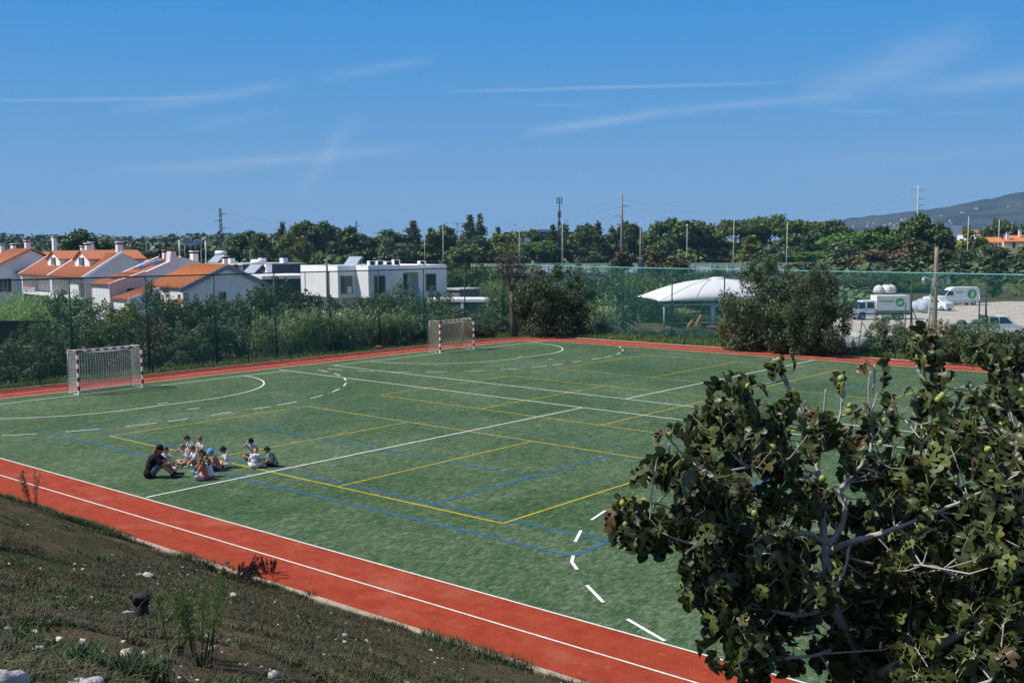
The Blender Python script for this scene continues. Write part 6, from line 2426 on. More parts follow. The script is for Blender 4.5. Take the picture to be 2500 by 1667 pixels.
# --- flat white modern house
WA = R(-15)
p0 = G(733.7, 651.6, 4.8)
rt = empty('modern_house', (p0.x, p0.y, -1.85), WA, 'flat roofed white modern house with big dark windows and an overhanging upper floor', 'house')
Z1, Z2 = 3.55, 6.65
mb = MB()
mb.box(0, 10.2, -.0, 2.0, Z1, Z2)
mb.box(0, 13.3, 2.003, 5.95, Z1, Z2)
mb.box(0, 11.2, 5.953, 8.05, Z1, Z2)
mb.box(0, 12.7, 8.053, 11.5, Z1, Z2)
mb.box(11.203, 13.2, 5.953, 8.05, Z2-.55, Z2)
mb.build('upper_floor', WALLW, rt)
mb = MB()
mb.box(1.35, 8.8, 1.2, 11.1, 0, Z1-.004)
mb.box(8.803, 11.4, 3.2, 11.1, 0, Z1-.004)
mb.build('ground_floor', WALLW, rt)
mb = MB()
for x0, x1, y0, y1 in ((0, 10.2, 0, .18), (10.02, 10.2, .183, 2.0), (0, .18, .183, 11.5), (10.203, 13.3, 2.003, 2.18), (13.12, 13.3, 2.183, 8.05), (12.52, 12.7, 8.053, 11.5), (.183, 12.51, 11.32, 11.5)):
    mb.box(x0, x1, y0, y1, Z2+.003, Z2+.2)
mb.build('parapet', WALLW, rt)


def big_window(x, y0, y1, z0, z1, rec=.0):
    mb = MB()
    f = .09
    mb.box(x-.1, x+.035, y0-f, y0, z0-f, z1+f)
    mb.box(x-.1, x+.035, y1, y1+f, z0-f, z1+f)
    mb.box(x-.1, x+.035, y0, y1, z1, z1+f)
    mb.box(x-.1, x+.06, y0, y1, z0-f, z0)
    o = mb.build('window', mat('window_reveal_grey', (.50, .53, .55), rough=.7), rt)
    MB().box(x-.05, x+.012, y0+.002, y1-.002, z0+.002, z1-.002).build('pane', GLASS, o)
    return o


o = big_window(10.2, .32, 1.6, 3.99, 5.79)
MB().box(10.205, 10.23, 1.05, 1.5, 4.02, 4.7).build('blind', WALLW, o)
big_window(13.3, 2.65, 3.85, 4.0, 5.82)
big_window(11.2, 6.3, 7.5, 4.0, 5.9)
big_window(12.7, 8.95, 10.15, 4.1, 5.88)
big_window(11.4, 8.8, 9.8, .8, 2.6)
# raised frame panels around the windows
mb = MB()
for x, y0, y1, z0, z1 in ((13.3, 2.3, 5.0, 3.75, 6.05), (12.7, 8.4, 11.2, 3.85, 6.1)):
    mb.box(x, x+.05, y0, y0+.08, z0, z1)
    mb.box(x, x+.05, y1-.08, y1, z0, z1)
    mb.box(x, x+.05, y0+.083, y1-.083, z1-.08, z1)
mb.build('facade_frame', WALLW, rt)
mb = MB()
mb.tube([(1.3, -.06, 1.0), (1.3, -.06, 6.2)], .05, 6)
mb.build('downpipe', GREYP, rt)
mb = MB()
mb.box(11.403, 13.9, 5.96, 8.9, Z1-.25, Z1-.003)
mb.build('balcony_slab', WALLW, rt)
MB().box(13.0, 13.06, 5.98, 8.0, Z1, Z1+.85).build('balcony_glass', mat('bluish_balcony_glass', (.12, .28, .33), rough=.1), rt)
for nm, xx, yy in (('solar_panel', 8.8, 2.4),):
    q = rt.matrix_basis @ Vector((xx, yy, 0)) if False else None
Rz = Matrix.Rotation(WA, 3, 'Z')


def on_w(x, y, z):
    return Vector(rt.location)+Rz @ Vector((x, y, z))


pr = empty('solar_collector', on_w(9.2, 2.3, Z2), R(5), 'tilted pale solar panel on the roof of the flat white house', 'solar panel')
MB().slab((-1.0, -.7, .12), (.85, -.7, .12), (.85, .35, 1.15), (-1.0, .35, 1.15), .07).build('panel', mat('pale_solar_glass', (.28, .33, .42), rough=.12), pr)
mb = MB()
for x in (-.8, .75):
    mb.bar((x, .4, 0), (x, .4, 1.1), .04)
    mb.bar((x, -.7, .05), (x, .5, .1), .04)
mb.bar((-.9, .45, 1.0), (.9, .45, 1.0), .08)
mb.build('stand', STEEL, pr)
for i, (x, y, s, lab) in enumerate(((12.0, 3.0, .62, 'first roof air conditioner from the solar panel on the white house, with a slatted side'), (11.8, 4.0, .62, 'second roof air conditioner from the solar panel on the white house, dark fan'), (11.8, 5.0, .52, 'third and lowest roof air conditioner on the white house'), (11.2, 6.2, .72, 'fourth and tallest roof air conditioner on the white house'), (9.5, 10.2, .5, 'lone small roof box at the right end of the white house'))):
    ac = empty('air_conditioner', on_w(x, y, Z2+.0), WA, lab, 'air conditioner', 'air conditioners on the white house roof')
    s *= .8
    MB().box(-.28, .28, -.38, .38, .2, .2+s).build('housing', WHITE, ac, .02)
    MB().lathe((0, 0, 0), [(0, 0), (.001, 0)], 4).build('foot', DARKST, ac) if False else None
    mb = MB()
    mb.box(-.28, .28, -.36, -.28, 0, .2)
    mb.box(-.28, .28, .28, .36, 0, .2)
    mb.build('foot', DARKST, ac)
    MB().box(.28, .292, -.28, .23, .25, .15+s).build('fan_grille', GLASS, ac)
# low white annex and grey shed right of it
b = D(1165, 613, 98)
rt = empty('annex', (b.x, b.y, -1.85), R(28), 'low open white annex with grey bays right of the flat white house', 'outbuilding')
zt = zat(729, 98, 1165)+1.85
MB().box(-5.2, 1.6, -1.6, 2.8, zt-.28, zt).build('roof', WALLW, rt)
mb = MB()
for x in (-1.2, 1.35):
    mb.box(x-.12, x+.12, -1.55, -1.3, 0, zt-.283)
mb.box(1.3, 1.56, -1.29, 2.7, 0, zt-.283)
mb.build('pillar', WALLW, rt)
MB().box(-5.0, 1.25, -.6, 2.7, 0, zt-.283).build('wall', mat('blue_grey_boards', (.16, .19, .24), rough=.7), rt)
b = D(1118, 613, 112)
rt = empty('shed', (b.x, b.y, -1.85), HA, 'grey shed with a thin flat roof behind the low white annex', 'outbuilding')
zt = zat(703, 112, 1118)+1.85
MB().box(-1.6, 1.4, -1, 2, 0, zt-.2).build('wall', mat('mid_grey_block', (.22, .22, .23), rough=.9), rt)
MB().box(-1.8, 1.6, -1.2, 2.2, zt-.2, zt-.05).build('roof', GREYP, rt)
rt = empty('garden_parasol', (*D(878, 613, 96)[:2], zat(744, 96, 878)), 0, 'small red garden parasol half hidden below the overhang of the white house', 'parasol')
MB().lathe((0, 0, 0), [(0, .25), (.3, .16), (.55, 0), (.5, -.02), (0, .2)], 12).build('shade', mat('red_fabric', (.5, .05, .03), rough=.8), rt)
MB().tube([(0, 0, -2.8), (0, 0, .2)], .03, 6).build('pole', WHITE, rt)

# --- houses on the right beyond the yard
CREAM = mat('cream_render', (.60, .50, .30), (.66, .56, .36), scale=.6, rough=.85)
b = D(2445, 613, 330)
z0 = -1.85


def zz(v):
    return zat(v, 330, 2445)-z0


rt = empty('cream_house', (b.x, b.y, z0), math.atan2(RH[1], RH[0])-R(8), 'cream two storey house with orange roofs and white chimneys at the right', 'house')
MB().box(-6, 0, 0, 8, 0, zz(592)).build('wall', CREAM, rt)
mb = MB()
mb.box(0.003, 12, -2, 7, 0, zz(590))
mb.build('wall', CREAM, rt)
mb = MB()
mb.box(-.9, 13, -3.6, -2.003, zz(620), zz(608))
mb.build('balcony', CREAM, rt)
tiled_slope('roof', rt, (-6.3, -.4, zz(592)), (1, -.4, zz(592)), (1, 4, zz(579)), (-6.3, 4, zz(579)), TILEB, cols=14, rows=4)
tiled_slope('roof', rt, (-.4, -2.5, zz(590)), (12.5, -2.5, zz(590)), (11, 2.5, zz(575)), (1.4, 2.5, zz(575)), TILEB, cols=20, rows=4)
tiled_slope('porch_roof', rt, (-4, -3.0, zz(618)), (-.95, -3.0, zz(612)), (-.95, .0, zz(606)), (-3.2, .0, zz(608)), TILEB, cols=8, rows=3)
window(rt, -3.6, 0, zz(600), 1.2, 1.0, 'y', panes=1)
window(rt, -1.0, 0, zz(600), 1.2, 1.0, 'y', panes=1)
window(rt, 3.2, -2, zz(606), 1.0, 2.0, 'y', panes=1)
MB().box(5.5, 8.2, -2.06, -2.0, zz(606), zz(597)).build('roller_shutter', WHITE, rt)
chimney(rt, 1.4, -1.0, zz(589), 2.6, .9, .8)
chimney(rt, 6.0, 1.0, zz(580), 2.2, .8, .8)
b = D(2322, 613, 330)
rt = empty('white_house', (b.x, b.y, -1.85), math.atan2(RH[1], RH[0]), 'white house with a steep slate gable between the dark pines at the right', 'house')
zt = zat(592, 330)+1.85
MB().box(-1.9, 1.6, 0, 5, 0, zt).build('wall', WALLW, rt)
MB().prism([(-2.1, zt), (-.2, zt+1.9), (1.8, zt)], -.3, 5.2).build('roof', GREYW, rt)
MB().box(-2.2, 1.9, -.8, 0, zt-3.4, zt-2.2).build('porch_roof', TILEB, rt)
hip_house(2372, 613, 560, 14, 9, zat(579, 560), zat(570, 560), 'small orange roofed house far behind the bare pale masts')
b = D(2322, 613, 900)
rt = empty('far_block', (b.x, b.y, -1.8), math.atan2(RH[1], RH[0]), 'pale long apartment block below the blue ridge', 'building')
MB().box(-9, 9, 0, 8, 0, zat(558, 900)+1.8).build('wall', WALLW, rt)
# far buildings over the woods
for i, (u, d, w, vt, vb, m, lab) in enumerate(((672, 900, 20, 575, 583, GREYP, 'pale flat building on the wooded rise left of the pine clump'), (248, 1000, 14, 580, 586, mat('far_tan_roof', (.5, .42, .33), rough=.9), 'pale tan roofed house on the wooded skyline above the terraces'), (64, 1000, 18, 578, 588, mat('far_tan_roof', (.5, .42, .33), rough=.9), 'tan house with a roof tower on the left skyline'),
                                             (452, 420, 8, 606, 614, CREAM, 'orange house front among trees under the road boards'))):
    b = D(u, 613, d)
    rt = empty('far_house', (b.x, b.y, -1.8), math.atan2(RH[1], RH[0]), lab, 'building')
    h0, h1 = zat(vb, d)+1.8, zat(vt, d)+1.8
    MB().box(-w/2, w/2, 0, 10, 0, h0+(h1-h0)*.5).build('wall', m, rt)
    if i == 0:
        MB().box(-w*.1, w/2, 1, 9, h0+(h1-h0)*.5, h1).build('upper_floor', m, rt)
        mb = MB()
        for k in range(5):
            mb.box(-w*.45+k*w*.18, -w*.45+k*w*.18+1.6, -.08, 0, h0, h0+(h1-h0)*.3)
        mb.build('window', GLASS, rt)
    else:
        MB().prism([(-w*.56, h0+(h1-h0)*.5), (-w*.3, h1), (w*.3, h1), (w*.56, h0+(h1-h0)*.5)], -1, 11).build('roof', m if i < 3 else TILEB, rt)
    if i == 2:
        MB().tube([(-4, 3, h1), (-4, 3, h1+7)], [1.2, .1], 6).build('spire', GREYW, rt)
b = D(1335, 613, 500)
rt = empty('dark_building', (b.x, b.y, -1.8), math.atan2(RH[1], RH[0]), 'long dark flat building with window bands behind the antenna mast', 'building')
zt = zat(567, 500)+1.8
w = 22
MB().box(-w, 14, 0, 12, 0, zt).build('wall', mat('dark_cladding', (.02, .024, .03), rough=.6), rt)
mb = MB()
for k in range(13):
    mb.box(-w+1+k*2.7, -w+3+k*2.7, -.1, 0, zt-2.4, zt-.9)
mb.build('window', mat('pale_glazing', (.20, .24, .28), rough=.2), rt)
mb = MB()
mb.box(-8, 2, 3, 8, zt, zt+1.4)
mb.build('roof_plant', GREYP, rt)
b = D(1262, 613, 430)
rt = empty('dark_building', (b.x, b.y, -1.8), math.atan2(RH[1], RH[0]), 'small dark block with white bays left of the long dark building', 'building')
zt = zat(579, 430)+1.8
MB().box(-3.6, 3.0, 0, 8, 0, zt).build('wall', mat('dark_cladding', (.02, .024, .03), rough=.6), rt)
mb = MB()
for k in range(3):
    mb.box(-1.4+k*1.5, -.7+k*1.5, -.12, 0, zt-4, zt-.3)
mb.box(3.003, 6, .5, 6, 0, zt-.6)
mb.build('bay', WALLW, rt)

# houses scattered on the ridge
hr = random.Random(9)
spots = []
for i in range(54):
    u = hr.choice([hr.gauss(2215, 45), hr.gauss(2190, 30), hr.gauss(2480, 40), hr.gauss(2150, 40), hr.uniform(2080, 2550)])
    s = hr.uniform(.45, .85)
    spots.append((u, s))
RW = mat('far_white_walls', (.62, .58, .53), var=.1, rough=.9)
mbp = None
for i, (u, s) in enumerate(spots):
    p = hill_z(u, s)
    if i < 3:
        rt = empty('ridge_house', (0, 0, 0), 0)
        w = 9+3*i
        MB().box(-w/2, w/2, -4, 4, -4, 5).build('wall', RW, rt)
        MB().prism([(-w*.56, 5), (0, 7.5), (w*.56, 5)], -4.5, 4.5).build('roof', TILE, rt)
        if i == 0:
            HP = []
        HP.append(rt)
    else:
        rt = dup(HP[i % 3])
    rt.location = p
    rt.rotation_euler = (0, 0, math.atan2(RH[1], RH[0])+hr.uniform(-.5, .5))
    rt.scale = (.9, .9, .8)
    tag(rt, 'pale house scattered on the blue ridge at the right', 'house', 'houses on the blue ridge')
# ------------------------------------------------------------------ people
def capsule(mb, p0, p1, r0, r1, n=10):
    p0, p1 = Vector(p0), Vector(p1)
    d = (p1-p0).normalized()
    mb.tube([p0-d*r0*.97, p0-d*r0*.7, p0-d*r0*.25, p0, p1, p1+d*r1*.25, p1+d*r1*.7, p1+d*r1*.97], [r0*.24, r0*.71, r0*.97, r0, r1, r1*.97, r1*.71, r1*.24], n)


def fuse(mb, voxel, name, m, parent, it=3):
    """grow one continuous skin round the collected volumes"""
    me = bpy.data.meshes.new('volumes')
    me.from_pydata(mb.v, [], mb.f)
    bm = bmesh.new()
    bm.from_mesh(me)
    bmesh.ops.recalc_face_normals(bm, faces=bm.faces)
    bm.to_mesh(me)
    bm.free()
    t = bpy.data.objects.new('volumes', me)
    col.objects.link(t)
    r = t.modifiers.new('r', 'REMESH')
    r.mode = 'VOXEL'
    r.voxel_size = voxel
    r.use_smooth_shade = True
    s = t.modifiers.new('s', 'SMOOTH')
    s.iterations = it
    s.factor = .5
    bpy.context.view_layer.update()
    out = bpy.data.meshes.new_from_object(t.evaluated_get(bpy.context.evaluated_depsgraph_get()))
    bpy.data.objects.remove(t)
    out.name = name
    out.materials.clear()
    out.materials.append(m)
    return link(name, out, parent)


def ik(a, c, l1, l2, pole):
    """elbow between a and c for bone lengths l1, l2, bent towards pole; also the reached end"""
    a, c, pole = Vector(a), Vector(c), Vector(pole)
    d = c-a
    L = min(d.length, (l1+l2)*.995)
    d.normalize()
    c = a+d*L
    x = (l1*l1-l2*l2+L*L)/(2*L)
    h = math.sqrt(max(0, l1*l1-x*x))
    q = pole-d*pole.dot(d)
    q.normalize()
    return a+d*x+q*h, c


def hand(mb, w, dirv, palm, sc_, side):
    """palm, four unequal bent fingers and a thumb from the side of the palm"""
    d = Vector(dirv).normalized()
    n = Vector(palm)
    n = (n-d*n.dot(d)).normalized()
    s = d.cross(n)*side
    k = sc_
    w = Vector(w)
    for j in range(4):
        o = (j-1.5)*.019*k
        capsule(mb, w+s*o*.6, w+d*.075*k+s*o, .0145*k, .0135*k, 8)
        p = w+d*.078*k+s*o
        fl = (.066, .076, .070, .052)[j]*k
        b1 = (d*.9+n*.35).normalized()
        b2 = (d*.45+n*.8).normalized()
        capsule(mb, p, p+b1*fl*.55, .0092*k, .0085*k, 7)
        capsule(mb, p+b1*fl*.55, p+b1*fl*.55+b2*fl*.5, .0085*k, .0072*k, 7)
    t = w+d*.02*k-s*.022*k
    q = t+(d*.6-s*.7+n*.3).normalized()*.04*k
    capsule(mb, t, q, .0125*k, .0105*k, 7)
    capsule(mb, q, q+(d*.85-s*.25+n*.35).normalized()*.034*k, .0105*k, .009*k, 7)


def cloth(name, c, var=.12, scale=9, **kw):
    return mat(name, c, var=var, scale=scale, rough=.9, bump=.5, bscale=14, spec=.15, **kw)


SKIN = mat('skin_tan', (.54, .29, .175), var=.06, scale=6, rough=.6)
SKIN2 = mat('skin_brown', (.36, .185, .105), var=.06, scale=6, rough=.6)
EYE = mat('eye_dark', (.015, .012, .010), rough=.3)


def person(u, v, face, S, pose, label, shirt, bottom, hair, hairtype='short', skin=SKIN, lean=18, head=(0, 12), arms='lap', shoe=None, cap=None, child=True, capm=None, sleeves=.62, number=None, turn=0, bulk=1.0):
    """a seated figure; S scales a 1.75 m adult skeleton; face: direction in the picture plane, 0 right, 90 away"""
    p = G(u, v, .014)
    d = RH*math.cos(R(face))+FH*math.sin(R(face))
    root = empty('person', p, math.atan2(d[1], d[0]), label, 'person')
    S_, hs = S, 1.28 if child else 1.0                    # children have larger heads for their height
    V = lambda x, y, z: Vector((x*S, y*S, z*S))
    la = R(lean)
    back = Vector((math.sin(la), 0, math.cos(la)))
    hip = V(0, 0, .115)
    waist = hip+(back*.8+Vector((-.12, 0, .5))).normalized()*.20*S
    chest = waist+(back+Vector((.08, 0, 0))).normalized()*.20*S
    neck = chest+(back+Vector((.22, 0, 0))).normalized()*.15*S
    sh = [neck+Vector((-.01, s*.165, -.045))*S for s in (1, -1)]
    tl, tn = R(head[1]), R(head[0])
    hd = Vector((math.sin(la*.6+tl*.5)*math.cos(tn), math.sin(la*.6+tl*.5)*math.sin(tn), 1)).normalized()
    hc = neck+hd*(.125+.03*hs)*S+Vector((.025*S, 0, 0))
    hr = Vector((.098, .080, .122))*S*hs
    if child:
        hc.z += .012
    # head frame: turn and nod
    HR = Matrix.Rotation(R(head[0]+turn), 3, 'Z') @ Matrix.Rotation(tl, 3, 'Y')
    # legs
    hips = [hip+V(.02, s*.085, -.01) for s in (1, -1)]
    if pose == 'cross':
        kn = [V(.31, s*.31, .19) for s in (1, -1)]
        an = [V(.30, -s*.02-.04*(s < 0), .065) for s in (1, -1)]
        toe = [a+V(.06, -s*.19, -.015) for s, a in zip((1, -1), an)]
    elif pose == 'knees':
        kn = [V(.33, s*.13, .43) for s in (1, -1)]
        an = [V(.62, s*.12+.02, .085) for s in (1, -1)]
        toe = [a+V(.20, .03*s, -.035) for s, a in zip((1, -1), an)]
    elif pose == 'mixed':
        kn = [V(.34, .24, .36), V(.31, -.31, .17)]
        an = [V(.50, .15, .08), V(.32, .08, .065)]
        toe = [an[0]+V(.19, .02, -.04), an[1]+V(.06, .19, -.015)]
    else:
        kn = [V(.43, s*.14, .16) for s in (1, -1)]
        an = [V(.83, s*.17, .075) for s in (1, -1)]
        toe = [a+V(.05, s*.03, .15) for s, a in zip((1, -1), an)]
    # arms
    AR = {'lap': [(V(.28, .05, .22), Vector((-.3, 1, -.5))), (V(.27, -.07, .23), Vector((-.3, -1, -.5)))],
          'knees': [(kn[0]+V(.04, -.02, .04), Vector((0, 1, -.7))), (kn[1]+V(.04, .02, .04), Vector((0, -1, -.7)))],
          'shins': [((kn[0]+an[0])/2+V(.06, 0, .03), Vector((-.2, 1, -.4))), ((kn[1]+an[1])/2+V(.06, 0, .03), Vector((-.2, -1, -.4)))],
          'hug': [((kn[0]+an[0])/2+V(.05, -.10, .08), Vector((0, 1, -.4))), ((kn[1]+an[1])/2+V(.06, .10, .11), Vector((0, -1, -.4)))],
          'face': [(hc+V(.075, .085, -.05), Vector((.5, .8, -.8))), (V(.27, -.08, .24), Vector((-.3, -1, -.5)))],
          'faceR': [(V(.27, .08, .24), Vector((-.3, 1, -.5))), (hc+V(.09, -.09, .0), Vector((.5, -.8, -.8)))],
          'hold': [(V(.36, .10, .33), Vector((-.3, 1, -.5))), (V(.36, -.06, .34), Vector((-.3, -1, -.5)))],
          'phone': [(chest+V(.24, .05, -.05), Vector((-.2, .8, -.8))), (V(.27, -.12, .22), Vector((-.3, -1, -.5)))]}[arms]
    body = MB()
    capsule(body, hip+V(0, .055, 0), hip+V(0, -.055, 0), .108*S*bulk, .108*S*bulk, 12)
    capsule(body, hip, waist, .112*S*bulk, .102*S*bulk, 12)
    capsule(body, waist+V(0, .03, 0), waist-V(0, .03, 0), .098*S*bulk, .098*S*bulk, 12)
    capsule(body, waist, chest, .105*S*bulk, .118*S*bulk, 12)
    capsule(body, chest+V(0, .06, 0), chest-V(0, .06, 0), .105*S*bulk, .105*S*bulk, 12)
    capsule(body, sh[0], sh[1], .062*S, .062*S, 10)
    capsule(body, chest, neck, .10*S, .055*S, 10)
    capsule(body, neck-hd*.02*S, hc-hd*.04*S, .050*S*(hs**.4), .047*S*(hs**.4), 10)
    for i, s in enumerate((1, -1)):
        capsule(body, hips[i], kn[i], .085*S, .058*S, 10)
        capsule(body, kn[i], an[i]+(kn[i]-an[i])*.5+V(-.006, 0, 0), .056*S, .055*S, 10)
        capsule(body, an[i]+(kn[i]-an[i])*.5, an[i], .052*S, .036*S, 10)
        capsule(body, an[i]+V(-.025, 0, -.02), toe[i], .036*S, .027*S, 10)
    el = []
    for i, s in enumerate((1, -1)):
        e, w = ik(sh[i], AR[i][0], .285*S, .25*S, AR[i][1])
        el.append((e, w))
        capsule(body, sh[i], e, .049*S, .039*S, 10)
        capsule(body, e, w, .038*S, .026*S, 10)
        hand(body, w, (w-e), Vector((0, -s*.4, -1)) if 'face' not in arms else Vector((-.5, -s, 0)), S*1.0, s)
    hp = lambda q: hc+HR @ Vector((q[0]*hr.x, q[1]*hr.y, q[2]*hr.z))
    n0_ = len(body.v)
    body.ellipsoid((0, 0, 0), (1, 1, 1), 18, 12, f=lambda q: Vector((q.x*(1.0 if q.z > -.2 else 1-.12*(-q.z)), q.y*(1 if q.z > 0 else 1-.22*q.z*q.z), q.z)))
    body.v[n0_:] = [tuple(hp(q)) for q in body.v[n0_:]]
    capsule(body, hp((.55, 0, -.62)), hp((.70, 0, -.72)), .030*S*hs, .028*S*hs)           # chin
    capsule(body, hp((.90, 0, .10)), hp((1.12, 0, -.22)), .011*S*hs, .017*S*hs, 8)           # nose
    capsule(body, hp((.85, .3, -.18)), hp((.8, .42, -.2)), .022*S*hs, .022*S*hs, 8)
    capsule(body, hp((.85, -.3, -.18)), hp((.8, -.42, -.2)), .022*S*hs, .022*S*hs, 8)
    capsule(body, hp((.90, -.22, -.46)), hp((.90, .22, -.46)), .013*S*hs, .013*S*hs, 8)      # mouth
    for s in (1, -1):
        capsule(body, hp((-.05, s*1.0, .12)), hp((-.08, s*1.02, -.18)), .016*S*hs, .013*S*hs, 8)
    bo = fuse(body, .0085*max(.75, S), 'body', skin, root, 2)
    mb = MB()
    for s in (1, -1):
        mb.ellipsoid(hp((.90, s*.36, .08)), (.013*S*hs,)*3, 8, 6)
        mb.tube([hp((.95, s*.2, .28)), hp((.90, s*.42, .30)), hp((.76, s*.62, .24))], .006*S*hs, 5)
    mb.build('eyes', EYE, root)
    # shirt
    g = .014
    c = MB()
    capsule(c, hip+V(-.02, .05, .012), hip+V(-.02, -.05, .012), .118*S*bulk+g, .118*S*bulk+g, 12)
    capsule(c, hip+V(-.005, 0, .02), waist, .112*S*bulk+g, .106*S*bulk+g*1.3, 12)
    capsule(c, waist+V(0, .04, 0), waist-V(0, .04, 0), .098*S*bulk+g, .098*S*bulk+g, 12)
    capsule(c, waist, chest, .105*S*bulk+g*1.2, .118*S*bulk+g, 12)
    capsule(c, chest+V(0, .06, 0), chest-V(0, .06, 0), .105*S*bulk+g, .105*S*bulk+g, 12)
    capsule(c, sh[0], sh[1], .062*S+g, .062*S+g, 10)
    capsule(c, chest, neck-back*.02*S, .10*S+g, .055*S+g*.8, 10)
    for i in range(2):
        e = el[i][0]
        q = sh[i].lerp(e, sleeves)
        capsule(c, sh[i], q, .054*S+g, .053*S+g*1.2, 10)
    so_ = fuse(c, .011*max(.75, S), 'shirt', shirt, root, 3)
    if number:
        bw = back
        o = chest-Vector((1, 0, 0))*.0+(-Vector((bw.z, 0, -bw.x)))*(.118*S+g+.012)-bw*.045*S
        text_mesh(number, .19*S*1.25, mat('navy_print', (.015, .02, .06), rough=.8), 'number', so_, .002, frame_m(o, (0, -1, 0), bw), bold=.004)
    # shorts, skirt or trousers
    c = MB()
    capsule(c, hip+V(0, .055, 0), hip+V(0, -.055, 0), .110*S+g, .110*S+g, 12)
    kind, bm_ = bottom
    f = {'shorts': .72, 'long': 1.0, 'skirt': .85}[kind]
    for i in range(2):
        k = hips[i].lerp(kn[i], f)
        capsule(c, hips[i], k, .088*S+g, .066*S+g*1.4, 10)
        if kind == 'long':
            capsule(c, kn[i], kn[i].lerp(an[i], .85), .060*S+g, .046*S+g, 10)
    if kind == 'skirt':
        capsule(c, hip+V(.05, .16, -.03), hip+V(.22, .24, -.03), .075*S, .06*S)
        capsule(c, hip+V(.05, -.16, -.03), hip+V(.22, -.24, -.03), .075*S, .06*S)
        capsule(c, hip+V(.12, 0, 0), kn[0].lerp(kn[1], .5)+V(-.05, 0, -.05), .10*S, .07*S)
    fuse(c, .011*max(.75, S), {'shorts': 'shorts', 'long': 'trousers', 'skirt': 'skirt'}[kind], bm_, root, 3)
    if shoe:
        for i in range(2):
            c = MB()
            dr = (toe[i]-an[i]).normalized()
            capsule(c, an[i]+V(-.03, 0, -.025), toe[i]+dr*.02*S, .046*S, .037*S, 10)
            capsule(c, an[i]+V(0, 0, .0), an[i]+(kn[i]-an[i]).normalized()*.03*S, .047*S, .045*S, 10)
            fuse(c, .012*max(.75, S), 'shoe', shoe, root, 2)
    # hair
    if hair is not None:
        hb_ = MB()
        lump = {'short': .05, 'curly': .13, 'long': .05, 'pony': .05, 'bob': .07, 'mop': .08}[hairtype]
        rs_ = random.Random(label)
        ph = [rs_.uniform(0, 6.28) for _ in range(4)]
        n1 = len(hb_.v)
        low = {'short': -.3, 'curly': -.3, 'long': -.55, 'pony': -.45, 'bob': -.7, 'mop': -.62}[hairtype]
        nu, nv = 26, 18
        vs, fs = [], []
        for j in range(nv+1):
            t = math.pi*j/nv
            for i_ in range(nu):
                a = 2*math.pi*i_/nu
                q = Vector((math.sin(t)*math.cos(a), math.sin(t)*math.sin(a), math.cos(t)))
                k = 1.10+lump*(math.sin(5*a+ph[0]+3*t)*math.sin(6*t+ph[1])+.5*math.sin(11*a+ph[2])*math.sin(9*t+ph[3]))
                if hairtype == 'curly':
                    k += .06
                front = q.x > .25
                lim = (.34 if front else low) if abs(q.y) < .85 or front else low*.7
                if q.z < lim:
                    k = .86                       # tucked under the skin where the face or neck shows
                vs.append((q.x*k-.04, q.y*k, q.z*k+.03))
        for j in range(nv):
            for i_ in range(nu):
                fs.append((j*nu+i_, (j+1)*nu+i_, (j+1)*nu+(i_+1) % nu, j*nu+(i_+1) % nu))
        hb_.add([hp(q) for q in vs], fs, 0, True)
        hb_.add([], [])
        if hairtype in ('long', 'pony', 'bob'):
            bx = Vector((-.8, 0, -.1))
            L = {'long': .30, 'pony': .30, 'bob': .10}[hairtype]*S
            for k_ in range(7 if hairtype != 'pony' else 4):
                o = (k_-3)*.25 if hairtype != 'pony' else (k_-1.5)*.12
                a0 = hp((-.75, o, .0 if hairtype != 'pony' else .35))
                a1 = hp((-.95, o*1.15, -.8 if hairtype != 'pony' else -.2))
                a2 = a1+Vector((-.05*S-.02*abs(o), o*.02, -L))
                hb_.tube([a0, a1, a1.lerp(a2, .5)+Vector((-.015, 0, 0)), a2], [.03*S*hs, .04*S*hs, .036*S*hs, .008*S], 8)
        hb_.build('hair', hair, root)
    if cap:
        # crown of the cap with a brim; cap = brim direction in degrees from the face (0 forwards, 180 backwards)
        cb = MB()
        nu, nv = 22, 8
        vs, fs = [], []
        for j in range(nv+1):
            t = math.pi*.5*j/nv
            for i_ in range(nu):
                a = 2*math.pi*i_/nu
                k = 1.17
                vs.append(hp((math.sin(t)*math.cos(a)*k-.04, math.sin(t)*math.sin(a)*k*1.03, math.cos(t)*k*.98+.12)))
        for j in range(nv):
            for i_ in range(nu):
                fs.append((j*nu+i_, (j+1)*nu+i_, (j+1)*nu+(i_+1) % nu, j*nu+(i_+1) % nu))
        cb.add(vs, fs, 0, True)
        co = cb.build('cap', capm, root)
        if cap == 999:
            return root, el, hp
        bb = MB()
        ca = R(cap)
        ring1, ring2 = [], []
        for i_ in range(13):
            a = ca+R(-62+124*i_/12)
            w = math.sin(math.pi*i_/12)
            ring1.append((math.cos(a)*1.15-.04, math.sin(a)*1.15, .13))
            ring2.append((math.cos(a)*1.15-.04+math.cos(ca)*.75*w, math.sin(a)*1.18+math.sin(ca)*.75*w, .02-.05*w))
        vv = [hp(q) for q in ring1]+[hp(q) for q in ring2]+[hp((q[0], q[1], q[2]-.07)) for q in ring1]+[hp((q[0], q[1], q[2]-.07)) for q in ring2]
        n_ = 13
        ff = []
        for i_ in range(12):
            ff += [(i_, i_+1, n_+i_+1, n_+i_), (2*n_+i_, 3*n_+i_, 3*n_+i_+1, 2*n_+i_+1), (n_+i_, n_+i_+1, 3*n_+i_+1, 3*n_+i_)]
        bb.add(vv, ff, 0, True)
        bb.build('brim', capm, co)
    return root, el, hp


